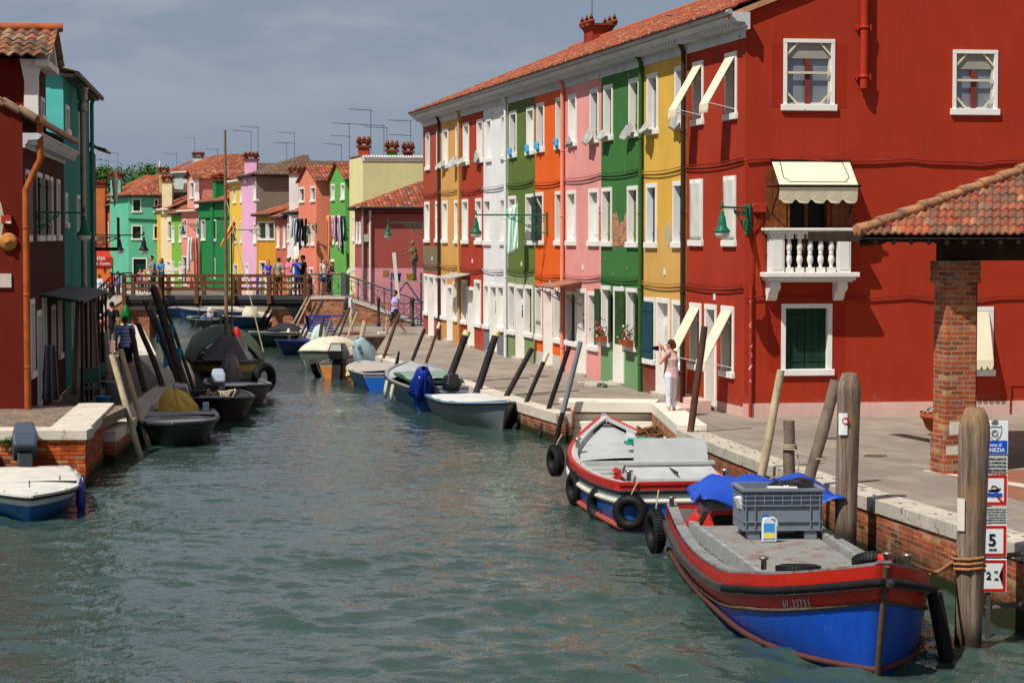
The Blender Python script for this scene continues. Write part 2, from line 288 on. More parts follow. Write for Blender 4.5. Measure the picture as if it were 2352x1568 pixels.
def cornice(par,W,z,proj=.38,h=.34,m=None,name='cornice',mod=.24,gut=True,ends=(0,0),y=0):
    m=m or mat('cornice_stone',(196,198,198),.8,.14,2,.2,stain=(120,120,112),sth=.6,ssc=2)
    b=MB(); prof=[(0,0),(-.05,0),(-.05,.07),(-.10,.10),(-.10,.15),(-proj+.1,.17),(-proj+.04,.24),(-proj,.27),(-proj,h),(0,h)]
    b.prism([(-ends[0],p[0]+y,z+p[1]) for p in prof],(W+ends[0]+ends[1],0,0))
    if mod:
        n=max(1,int(W/mod))
        for i in range(n): u=(i+.5)*W/n; b.box(u-.05,u+.05,-proj+.09+y,-.103+y,z+.06,z+.168)
    o=b.build(name,m,par)
    if gut:
        g=MB(); g.tube([(-ends[0],-proj-.05+y,z+h+.01),(W+ends[1],-proj-.05+y,z+h+.01)],.06,8); g.build('gutter',mat('gutter_zinc',(168,168,166),.45,.15,metal=.3),o)
    return o
def downpipe(par,u,z0,z1,col,y=-.07,r=.045,seg=None,name='downpipe'):
    b=MB(); b.tube([(u,y,z0),(u,y,z1-.45),(u,y,z1-.2),(u,y-.06,z1-.06),(u,y-.16,z1+.04)],r,10,m=0)
    for z in np.arange(z0+.7,z1-.5,1.9): b.lathe([(r+.012,0),(r+.012,.04)],(u,y,z),10,0)
    return b.build(name,mat('pipe_%d'%hash_(str(col)),col,.5,.12),par)
# ================= WATER, LAND, QUAYS =================
def water():
    m=bpy.data.materials.new('canal_water'); m.use_nodes=True; t=m.node_tree; L=t.links.new; b=t.nodes['Principled BSDF']
    b.inputs['Base Color'].default_value=(.032,.060,.051,1); b.inputs['Roughness'].default_value=.06; b.inputs['IOR'].default_value=1.33; b.inputs['Specular IOR Level'].default_value=.5
    tc=N(t,'ShaderNodeTexCoord'); mp=N(t,'ShaderNodeMapping'); mp.inputs['Scale'].default_value=(1,.8,1); L(tc.outputs['Object'],mp.inputs[0])
    n1=N(t,'ShaderNodeTexNoise',Scale=4.2,Detail=3.0,Roughness=.5); n2=N(t,'ShaderNodeTexNoise',Scale=11.0,Detail=2.0); n0=N(t,'ShaderNodeTexNoise',Scale=.28,Detail=3.0); L(mp.outputs[0],n1.inputs['Vector']); L(mp.outputs[0],n2.inputs['Vector']); L(mp.outputs[0],n0.inputs['Vector'])
    a=N(t,'ShaderNodeMath',operation='MULTIPLY_ADD'); L(n2.outputs[0],a.inputs[0]); a.inputs[1].default_value=.14; L(n1.outputs[0],a.inputs[2])
    s=N(t,'ShaderNodeMapRange'); s.inputs[1].default_value=.35; s.inputs[2].default_value=.65; s.inputs[3].default_value=.28; s.inputs[4].default_value=.62; L(n0.outputs[0],s.inputs[0])
    bp=N(t,'ShaderNodeBump',Strength=.5,Distance=.1); L(a.outputs[0],bp.inputs['Height']); L(s.outputs[0],bp.inputs['Strength']); L(bp.outputs[0],b.inputs['Normal'])
    r=np.random.RandomState(3); comps=[]
    for k in range(34):
        wl=.26*1.048**k; th=R(90)+r.randn()*.6; am=.0068*wl
        comps.append((2*math.pi/wl*math.cos(th),2*math.pi/wl*math.sin(th),r.rand()*6.28,am))
    for k in range(6): wl=2+r.rand()*3; th=R(90)+r.randn()*.5; comps.append((2*math.pi/wl*math.cos(th),2*math.pi/wl*math.sin(th),r.rand()*6.28,.004*wl))
    def h(x,y):
        z=0*x; 
        for kx,ky,p,a_ in comps: z=z+a_*np.sin(kx*x+ky*y+p+.6*np.sin(.31*x+.23*y+p))
        z=z+np.abs(z)*.25; amp=.85+.3*np.sin(x*.35+y*.12+1)*np.sin(y*.21+x*.1); return z*amp*(1-.62*np.clip((y-28)/20,0,1))
    xs=np.arange(-12,8.01,.075); ys=np.arange(17,66,.075); X,Y=np.meshgrid(xs,ys); Z=h(X,Y)
    edge=np.minimum.reduce([np.clip((X+12)/1,0,1),np.clip((8-X)/1,0,1),np.clip((Y-17)/1,0,1),np.clip((66-Y)/4,0,1)]); Z=Z*edge
    nx=len(xs);ny=len(ys); V=np.stack([X.ravel(),Y.ravel(),Z.ravel()],1).tolist()
    F=[(j*nx+i,j*nx+i+1,(j+1)*nx+i+1,(j+1)*nx+i) for j in range(ny-1) for i in range(nx-1)]
    x0,x1,y0,y1=xs[0],xs[-1],ys[0],ys[-1]; o=len(V); BIG=4000
    V+=[(-BIG,-300,0),(x0,-300,0),(x1,-300,0),(BIG,-300,0),(-BIG,y0,0),(x0,y0,0),(x1,y0,0),(BIG,y0,0),(-BIG,y1,0),(x0,y1,0),(x1,y1,0),(BIG,y1,0),(-BIG,BIG,0),(x0,BIG,0),(x1,BIG,0),(BIG,BIG,0)]
    for j in range(3):
        for i in range(3):
            if (i,j)!=(1,1): a_=o+j*4+i; F.append((a_,a_+1,a_+5,a_+4))
    me=bpy.data.meshes.new('water'); me.from_pydata(V,[],F); me.polygons.foreach_set('use_smooth',[True]*len(F)); me.materials.append(m)
    ob=bpy.data.objects.new('water',me); sc.collection.objects.link(ob); tag(ob,kind='structure')
water()
def paving():
    m=mat('paving_trachyte',(128,117,102),.85,.14,.6,.2,12); return m
def pavmat(name,col,bw,bh,mort,rot=0,irr=.02,offs=.5):
    if name in MC: return MC[name]
    m=bpy.data.materials.new(name); m.use_nodes=True; t=m.node_tree; L=t.links.new; b=t.nodes['Principled BSDF']; MC[name]=m; b.inputs['Roughness'].default_value=.85
    tc=N(t,'ShaderNodeTexCoord'); mp=N(t,'ShaderNodeMapping'); mp.inputs['Rotation'].default_value=(0,0,rot); L(tc.outputs['Object'],mp.inputs[0])
    bt=N(t,'ShaderNodeTexBrick',Scale=1.0,offset=offs); bt.inputs['Brick Width'].default_value=bw; bt.inputs['Row Height'].default_value=bh; bt.inputs['Mortar Size'].default_value=.008; L(mp.outputs[0],bt.inputs['Vector'])
    c=lin(col); bt.inputs['Color1'].default_value=tuple(v*1.1 for v in c)+(1,); bt.inputs['Color2'].default_value=tuple(v*.82 for v in c)+(1,); bt.inputs['Mortar'].default_value=lin(mort)+(1,)
    n=N(t,'ShaderNodeTexNoise',Scale=.5,Detail=8.0,Roughness=.7); L(tc.outputs['Object'],n.inputs['Vector']); mr=N(t,'ShaderNodeMapRange'); mr.inputs[1].default_value=.3; mr.inputs[2].default_value=.7; mr.inputs[3].default_value=.78; mr.inputs[4].default_value=1.15; L(n.outputs[0],mr.inputs[0])
    x=N(t,'ShaderNodeMix',data_type='RGBA',blend_type='MULTIPLY'); x.inputs[0].default_value=1; L(bt.outputs[0],x.inputs[6]); L(mr.outputs[0],x.inputs[7]); L(x.outputs[2],b.inputs['Base Color'])
    bp=N(t,'ShaderNodeBump',Strength=.25,Distance=.01); L(bt.outputs['Fac'],bp.inputs['Height']); bp.invert=True; L(bp.outputs[0],b.inputs['Normal'])
    return m
RDIR=Vector((.2136,-1,0)).normalized()                           # along the right-hand row, towards the camera
# right-hand kerb line (outer top edge), far to near
def zq(y): return .65 if y>46 else .65+.36*min(1,(46-y)/21)
KR=[(-9.6,95.0),(-7.86,86.4),(-5.68,76.6),(-3.22,65.9),(-1.45,58.9),(.35,50.9),(1.0,48.35)]
KN=[(1.9,50.75),(3.2,50.0),(3.36,44.0),(4.14,36.6),(5.1,30.2),(5.95,25.1),(7.2,17.5)]
def land():
    T=MB()
    kx=KR[:-1]+[(.39,50.75)]
    def strip(pts):
        for i in range(len(pts)-1):
            (x0,y0),(x1,y1)=pts[i],pts[i+1]; T.add([(x0,y0,zq(y0)),(x1,y1,zq(y1)),(40,y1,zq(y1)),(40,y0,zq(y0))],[(0,1,2,3)])
    strip(kx); T.add([(.39,50.75,.65),(1.0,48.35,.65),(1.25,49.9,.65),(1.9,50.75,.65)],[(0,1,2,3)]); T.add([(3.2,50.0,.65),(40,50.0,.65),(40,50.75,.65),(1.9,50.75,.65)],[(0,1,2,3)])
    pts=[(3.2,50.0)]+KN[2:]; sp_=[pts[0]]
    for a_,b_ in zip(pts,pts[1:]):
        for k in range(1,4): sp_.append((a_[0]+(b_[0]-a_[0])*k/3,a_[1]+(b_[1]-a_[1])*k/3))
    strip(sp_)
    o=T.build('pavement',pavmat('paving_right',(142,130,117),.85,.42,(110,100,90),rot=R(78)),merge=True); tag(o,kind='structure')
    # ground behind the bridge and the far quays
    g=MB()
    g.poly([(-9.6,95,.64),(60,95,.64),(60,400,.64),(-44,400,.64),(-36,190,.64),(-31.0,168,.64),(-24.2,148,.64),(-16.5,124,.64),(-12.2,109,.64),(-10.6,101.5,.64)])
    g.poly([(-9.4,36,.64),(-9.4,46.2,.64),(-8.15,46.2,.64),(-8.94,58.8,.64),(-11.6,71,.64),(-15.6,92,.64),(-18.4,103,.64),(-22.5,122,.64),(-30,148,.64),(-39.5,166,.64),(-44,172,.64),(-44,400,.64),(-120,400,.64),(-120,36,.64)])
    o=g.build('ground',pavmat('paving_left',(112,100,92),.6,.3,(80,72,66),rot=R(10))); tag(o,kind='structure')
    k=MB(); k.poly([(-4000,420,.3),(4000,420,.3),(4000,3900,.3),(-4000,3900,.3)]); k.poly([(60,60,.62),(4000,60,.62),(4000,420,.62),(60,420,.62)]); k.poly([(-4000,36,.62),(-120,36,.62),(-120,420,.62),(-4000,420,.62)]); tag(k.build('terrain',mat('far_ground',(90,95,60),.95,.2,.05)),kind='structure')
land()
def kerb(name,label,pts,zf,w=.42,h=.2,mats=None,brickm=None,side=1,block=1.6,gap=.008,zbase=-.8,lift=.0):
    """canal wall with stone coping along pts; land lies to the left (side=1) or right (-1) walking far to near"""
    t=thing(name,label,'canal wall',(pts[0][0],pts[0][1],0)); O=Vector((pts[0][0],pts[0][1],0))
    P=[Vector((x,y,0)) for x,y in pts]
    c=MB(); bk=MB(); rr=random.Random(hash_(name))
    for i in range(len(P)-1):
        a,b=P[i],P[i+1]; d=(b-a); l=d.length; d/=l; nrm=Vector((-d.y,d.x,0))*side
        n=max(1,int(round(l/block))); s=0
        for k in range(n):
            s0=l*k/n+(gap if k else 0); s1=l*(k+1)/n-gap; dz=rr.uniform(-.006,.006)
            q=[]
            for sx in (s0,s1):
                p=a+d*sx; z=zf(p.y)+lift+dz+.012
                q.append((p-nrm*.03,p+nrm*w,z))
            vs=[]
            for (o_,i_,z) in q:
                for pp in (o_,i_): vs+= [Vector((pp.x,pp.y,z-h))-O,Vector((pp.x,pp.y,z))-O]
            # verts: 0 o0b 1 o0t 2 i0b 3 i0t 4 o1b 5 o1t 6 i1b 7 i1t
            c.add(vs,[(0,4,5,1),(4,6,7,5),(6,2,3,7),(2,0,1,3),(1,5,7,3),(0,2,6,4)],0)
        pa,pb=a-O,b-O; za=zf(a.y)+lift-h+.01; zb=zf(b.y)+lift-h+.01
        bk.prism([(pa.x,pa.y,zbase),(pb.x,pb.y,zbase),(pb.x,pb.y,zb),(pa.x,pa.y,za)],nrm*.35)
    c.build('coping',mats or STONE(),t,bev=.012); bk.build('brick_face',brickm or brick('canal_brick',rot=.42),t); return t
FARST=lambda: mat('pale_kerb_stone',(196,188,173),.85,.14,1.6,.25,30,stain=(138,130,114),sth=.6,ssc=2.6)
kerb('canal_wall','long brick canal wall with pale kerb below the coloured terrace',KR,zq,w=.36,h=.24,mats=FARST(),block=2.0)
kerb('canal_wall','weathered brick canal wall with thick stone coping beside the two big boats',KN[2:],zq,w=.45,h=.2,block=1.35,brickm=brick('old_canal_brick',(176,82,46),(128,66,44),(150,136,116),rot=.62,patch=(166,152,128)))
# landing steps
def steps():
    t=thing('landing_steps','white stone landing steps cut into the quay beside the grey boat bow','steps',(2.1,50,0)); O=Vector((2.1,50,0))
    b=MB(); 
    for i in range(6):
        z=.66-.16*(i+1); y=50.55-.34*i
        b.box(-1.0,1.35,y-.36-50,51-50,-.6-.01*i,z)
    b.build('tread',mat('pale_steps',(214,208,194),.8,.08,2,.15),t,bev=.015)
    c=MB()
    c.prism([(1.25-2.1,.05,.55),(3.3-2.1,-.15,.55),(3.45-2.1,.85,.55),(1.1-2.1,1.25,.55)],(0,0,.24)); 
    c.prism([(3.2-2.1,-.16,.55),(3.34-2.1,-6.1,.55),(3.95-2.1,-6.1,.55),(3.72-2.1,-.2,.55)],(0,0,.238))
    c.build('coping',mat('pale_steps',(214,208,194)),t,bev=.012)
    q=MB(); q.prism([(3.21-2.1,-.2,-.7),(3.35-2.1,-6.08,-.7),(3.6-2.1,-6.08,-.7),(3.6-2.1,-.2,-.7)],(0,0,1.25)); q.prism([(1.0-2.1,-1.65,-.7),(1.25-2.1,-.1,-.7),(1.45-2.1,-.1,-.7),(1.2-2.1,-1.65,-.7)],(0,0,1.3)); q.build('brick_face',brick('canal_brick'),t)
steps()
# left pier in front
def pier():
    t=thing('brick_pier','low brick pier with white coping and flagstone top at the left edge','pier',(-8.5,40,0)); O=Vector((-8.5,40,0))
    F=G(195,989,1.04); Bk=G(257,927,1.04); L0=Vector((-30,F.y,1.04))
    a=(F.x+8.5,F.y-40); b=(Bk.x+8.5,Bk.y-40)
    m=MB(); m.prism([(-22,a[1],-.8),(a[0],a[1],-.8),(b[0],b[1],-.8),(-22,b[1],-.8)],(0,0,1.66)); m.build('brick_body',brick('pier_brick',(196,84,34),(150,66,34),(96,60,40),rot=.35,bw=.27,bh=.075),t)
    c=MB(); w=.62
    x=-22
    while x<a[0]-.01:
        x1=min(x+1.45,a[0]); c.box(x+.004,x1-.004 if x1<a[0] else a[0]+.05,a[1]-.06,a[1]+w,.87,1.06); x=x1
    d=Vector((b[0]-a[0],b[1]-a[1],0)); l=d.length; d/=l; nn=Vector((-d.y,d.x,0))
    for s0,s1 in ((w+.01,2.6),(2.61,4.7),(4.71,l)):
        p0=Vector((a[0],a[1],0))+d*s0-nn*.05; p1=Vector((a[0],a[1],0))+d*s1-nn*.05; c.prism([(p0.x,p0.y,.87),(p1.x,p1.y,.87),(p1.x-.75,p1.y,.87),(p0.x-.75,p0.y,.87)],(0,0,.19))
    c.build('coping',FARST(),t,bev=.015)
    f=MB(); f.box(-22,a[0]-.3,a[1]+.3,b[1],.8,1.0); 
    f.build('flagstones',flag(),t)
def flag():
    m=bpy.data.materials.new('flagstones'); m.use_nodes=True; t=m.node_tree; L=t.links.new; b=t.nodes['Principled BSDF']; b.inputs['Roughness'].default_value=.85
    tc=N(t,'ShaderNodeTexCoord'); v=N(t,'ShaderNodeTexVoronoi',Scale=3.2,feature='DISTANCE_TO_EDGE'); v2=N(t,'ShaderNodeTexVoronoi',Scale=3.2); L(tc.outputs['Object'],v.inputs[0]); L(tc.outputs['Object'],v2.inputs[0])
    r=N(t,'ShaderNodeValToRGB'); r.color_ramp.elements[0].color=lin((120,100,84))+(1,); r.color_ramp.elements[1].color=lin((92,80,74))+(1,); L(v2.outputs['Color'],r.inputs[0])
    mr=N(t,'ShaderNodeMapRange'); mr.inputs[1].default_value=.02; mr.inputs[2].default_value=.05; L(v.outputs[0],mr.inputs[0]); x=N(t,'ShaderNodeMix',data_type='RGBA'); L(mr.outputs[0],x.inputs[0]); x.inputs[6].default_value=lin((150,130,104))+(1,); L(r.outputs[0],x.inputs[7]); L(x.outputs[2],b.inputs['Base Color']); return m
pier()
KL=[(-8.05,44.0),(-8.15,46.2),(-8.94,58.8),(-11.6,71),(-15.6,92),(-18.4,103)]
kerb('canal_wall','shaded brick canal wall with wide kerb under the left-hand quay',KL[::-1],lambda y:.64,w=.55,h=.22,side=-1,block=1.8,mats=FARST())
kb=MB(); kb.poly([(-9.6,40.5,.63),(-8.1,44,.63),(-8.1,46.2,.63),(-9.5,46.3,.63)]); kb.build('pavement',FARST()); tag(bpy.data.objects['pavement.001'],kind='structure')
KF=[(-44,200),(-31.0,168),(-24.2,148),(-16.5,124),(-12.2,109),(-10.6,101.5)]
kerb('canal_wall','pale stone canal wall below the far pink and yellow houses',KF,lambda y:.64,w=.4,h=.3,mats=FARST(),block=3)
KG=[(-44,172),(-39.5,166),(-30,148),(-22.5,122),(-18.6,104.5)]
kerb('canal_wall','dark canal wall beyond the footbridge on the left',KG,lambda y:.64,w=.4,h=.3,side=-1,mats=FARST(),block=3)
# ================= RIGHT-HAND ROW =================
class Frame:
    """vertical plane through two ground points; u runs from A to B, y local points into the building"""
    def __init__(s,A,B,z0=.65):
        s.A=Vector((A[0],A[1],z0)); s.ang=math.atan2(B[1]-A[1],B[0]-A[0]); s.L=math.hypot(B[0]-A[0],B[1]-A[1]); s.d=Vector((math.cos(s.ang),math.sin(s.ang),0)); s.n=Vector((-s.d.y,s.d.x,0)); s.z0=z0
    def uz(s,p,off=0):
        r=ray(*p); t=(s.A+s.n*off-C0).dot(s.n)/r.dot(s.n); q=C0+r*t; return (q-s.A).dot(s.d),q.z-s.z0
    def rect(s,f,x0,x1,y0,y1):
        xm=(x0+x1)/2; ym=(y0+y1)/2; a=s.uz(f(x0,ym))[0]; b=s.uz(f(x1,ym))[0]; c=s.uz(f(xm,y1))[1]; d=s.uz(f(xm,y0))[1]; return a,b,c,d
    def loc(s,u=0,y=0,z=0): v=s.A+s.d*u+s.n*y; return Vector((v.x,v.y,s.z0+z))
ZA=ZF(1300,200,1.568); ZB=ZF(1750,0,2.24); ZC=ZF(1750,600,2.24); ZD=ZF(2200,0,2.24); ZE=ZF(2200,600,2.24)
g0=G(*ZA(106,1385)); gc=G(2402/K,1347/K)
ROW=Frame((g0.x,g0.y),(gc.x,gc.y))
def rowu(f,x,y): return ROW.uz(f(x,y))[0]
EAVE=ROW.uz(ZC and ZF(1300,200,1.568)(105,318))[1]   # wall top at the far corner
E1=ROW.uz(ZD(465,205))[1]; EAVE=(EAVE+E1)/2
BU=[0,rowu(ZA,195,700),rowu(ZA,298,700),rowu(ZA,410,700),rowu(ZA,535,700),rowu(ZA,672,700),rowu(ZA,824,700),rowu(ZB,430,700),rowu(ZB,740,700),rowu(ZB,1050,700),ROW.L]
S_=lambda n,c,**k: mat(n,c,.85,k.pop('var',.09),k.pop('scale',.9),.12,50,**k)
HS=[ # label, wall mats (main, lower zones), zone list, openings
 dict(lab='narrow dark red three-storey house at the far end of the row',col=[('stucco_brown_red',(158,70,48)),('stucco_fresh_grey',(122,112,84))],zc=[(2.55,0),(3.55,1)],
  win=[(ZA,119,139,358,550,'brown'),(ZA,174,191,348,545,'white'),(ZA,113,138,708,915,'white'),(ZA,168,190,705,915,'white'),(ZA,110,130,1072,1282,'white'),(ZA,162,185,1080,1295,'white')],door=[(ZA,133,160,1075,1385,'letterblack')],pipe=(60,44,40)),
 dict(lab='ochre three-storey house second from the far end of the row',col=[('stucco_ochre',(206,156,88)),('stucco_ochre_base',(196,142,78))],zc=[(2.9,1)],
  win=[(ZA,205,232,337,540,'white'),(ZA,270,290,322,530,'white'),(ZA,203,229,703,918,'white'),(ZA,264,288,700,920,'white'),(ZA,197,224,1083,1305,'white'),(ZA,257,279,1112,1315,'white')],door=[(ZA,227,254,1128,1408,'')],pipe=(190,140,80)),
 dict(lab='brick red house with a small flat awning between the ochre and white houses',col=[('stucco_red',(166,60,40))],zc=[],
  win=[(ZA,308,338,308,525,'white'),(ZA,378,409,290,512,'white'),(ZA,303,333,695,922,'white'),(ZA,371,402,690,925,'white'),(ZA,296,328,1103,1328,'dark'),(ZA,366,398,1103,1343,'white')],door=[(ZA,332,364,1138,1437,'letterwhite')],pipe=None),
 dict(lab='white three-storey house with a grey painted base',col=[('stucco_white',(222,222,222)),('stucco_grey_base',(112,112,118))],zc=[(.95,1)],
  win=[(ZA,425,451,283,508,'white'),(ZA,500,525,263,495,'white'),(ZA,413,447,690,928,'white'),(ZA,495,522,685,928,'white'),(ZA,403,438,1120,1350,'white'),(ZA,480,515,1125,1365,'white')],door=[(ZA,444,479,1122,1470,'lettergreen')],pipe=(214,214,214)),
 dict(lab='olive green house beside the orange one in the terrace',col=[('stucco_olive',(92,112,50)),('stucco_pale_olive',(126,142,96))],zc=[(2.78,1)],
  win=[(ZA,543,579,248,487,'dark'),(ZA,630,667,228,472,'white'),(ZA,538,576,678,928,'white'),(ZA,625,664,668,928,'open'),(ZA,533,571,1120,1380,'dark'),(ZA,620,661,1130,1395,'dark')],door=[(ZA,576,618,1128,1500,'letterblack')],pipe=None),
 dict(lab='bright orange house between the olive and pink houses',col=[('stucco_orange',(226,98,34)),('stone_base',(196,186,176))],zc=[(.42,1)],
  win=[(ZA,682,719,207,460,'dark'),(ZA,778,817,178,443,'dark'),(ZA,677,714,660,927,'dark'),(ZA,775,813,653,930,'dark'),(ZA,672,708,1135,1407,'dark'),(ZA,768,806,1145,1425,'dark')],door=[(ZA,717,761,1140,1530,'')],pipe=(226,140,116)),
 dict(lab='pale pink three-storey house with an iron door canopy',col=[('stucco_pink',(224,152,146))],zc=[],
  win=[(ZB,195,253,682,1063,'white'),(ZB,350,413,640,1038,'dark'),(ZC,183,247,33,433,'white'),(ZC,340,413,20,437,'white'),(ZC,176,251,757,1158,'dark'),(ZC,336,407,765,1193,'dark')],door=[(ZC,256,322,742,1365,'lettergreen')],pipe=None),
 dict(lab='dark green house with peeling plaster and flower boxes',col=[('stucco_green',(62,114,58)),('stucco_pale_green',(112,152,106))],zc=[(1.28,1)],peel=1,
  win=[(ZB,450,515,613,1020,'olive'),(ZB,632,707,566,995,'olive'),(ZC,435,508,12,440,'olive'),(ZC,620,697,0,447,'olive'),(ZC,432,498,722,1160,'flow'),(ZC,612,690,738,1195,'flow')],door=[(ZC,520,597,730,1392,'letterblack')],pipe=(58,92,40)),
 dict(lab='yellow house with petrol blue shutters and a red-brown base',col=[('stucco_yellow',(214,170,72)),('stucco_ochre_band',(206,162,90)),('stucco_maroon',(124,60,40))],zc=[(1.02,2),(4.1,1)],peel=2,
  win=[(ZB,763,842,530,976,'glass'),(ZB,964,1043,476,932,'glass'),(ZC,756,833,-18,450,'blue'),(ZC,950,1034,-34,450,'blue'),(ZC,745,820,808,1290,'shutblue'),(ZC,945,1020,828,1330,'glass')],door=[(ZC,830,926,812,1505,'letterwhite')],pipe=(58,44,38)),
 dict(lab='big dark red corner house with a white balcony on its gable side',col=[('stucco_corner_red',(160,50,28)),('plinth_pink',(214,176,164))],zc=[(.22,1)],
  win=[(ZD,86,162,445,908,'awn'),(ZD,319,405,380,868,'awn'),(ZE,68,157,-48,437,'sheet'),(ZE,310,397,-72,440,'sheet'),(ZE,64,147,846,1333,'awn'),(ZE,292,383,868,1385,'awn')],door=[(ZE,173,257,856,1505,'brown')],pipe=None)]
RDEP=12.0
def plastic(par,u0,z0,w,h,seed,hang=.25):
    rr=random.Random(seed); b=MB(); ph=rr.random()*6
    b.sheet(lambda i,j:(u0+w*i+.05*math.sin(6*j+ph),-.09-hang*(1-j)*(.6+.4*math.sin(3*i+ph))-.04*math.sin(9*i+ph)*(1-j),z0+h*(j-.35)*(1-.55*abs(i-.5))+.05*math.sin(7*i+ph)),8,6)
    return b.build('plastic_sheet',mat('grey_plastic',(168,168,162),.3,.2,8,.4,12,spec=.6),par,solid=.004)
def awn_small(par,u0,u1,z1,drop,out):
    m=mat('cream_canvas',(224,214,186),.85,.06,3,.1,80); b=MB(); th=.012
    b.prism([(u0,-.03,z1),(u1,-.03,z1),(u1,-out,z1-drop),(u0,-out,z1-drop)],(0,-th,th))
    o=b.build('awning',m,par); tag(o,'cream canvas window awning')
    v=MB(); n=5; w=(u1-u0)/n
    for i in range(n):
        a=u0+i*w; z=z1-drop; pts=[(a,-out-.005,z+.01),(a+w,-out-.005,z+.01),(a+w,-out-.01,z-.12),(a+w*.75,-out-.012,z-.2),(a+w*.25,-out-.012,z-.2),(a,-out-.01,z-.12)]; v.prism(pts,(0,-.012,0))
    v.build('valance',m,o)
    s=MB(); 
    for u in (u0+.06,u1-.07): s.box(u,u+.012,-out,-out+.02,z1-drop,z1-drop+.01); s.prism([(u,-.045,z1-.12),(u+.012,-.045,z1-.12),(u+.012,-out+.08,z1-drop+.1),(u,-out+.08,z1-drop+.1)],(0,-th-.006,th+.006))
    s.build('trim',mat('brown_trim',(120,70,52),.8),o)
    for u in (u0+.01,u1-.01): r=MB(); r.tube([(u,-out,z1-drop+.01),(u,-.02,z1-drop-.12)],.008,5); r.build('arm',WHITE(),o)
def flowers(par,u0,u1,z,y=-.16,seed=1,cols=((200,30,40),(225,225,220),(220,70,120))):
    b=MB(); rr=random.Random(seed); b.box(u0,u1,y-.09,y+.09,z,z+.14); o=b.build('flower_box',mat('terracotta',(150,74,46),.8,.15),par)
    l=MB()
    for i in range(140):
        c=Vector((rr.uniform(u0,u1),y+rr.gauss(0,.07),z+.12+abs(rr.gauss(0,.17)))); a=Vector((rr.gauss(0,1),rr.gauss(0,1),rr.gauss(0,1))).normalized()*.04; d=a.cross(Vector((rr.gauss(0,1),rr.gauss(0,1),1))).normalized()*.03
        l.add([c-a,c+d,c+a,c-d],[(0,1,2,3)],0 if rr.random()<.62 else 1+rr.randrange(len(cols)))
    l.build('flowers',[mat('leaf_green',(52,92,34),.6,.3,8)]+[mat('petal_%d'%hash_(str(c)),c,.6,.1) for c in cols],o)['kind']='stuff'
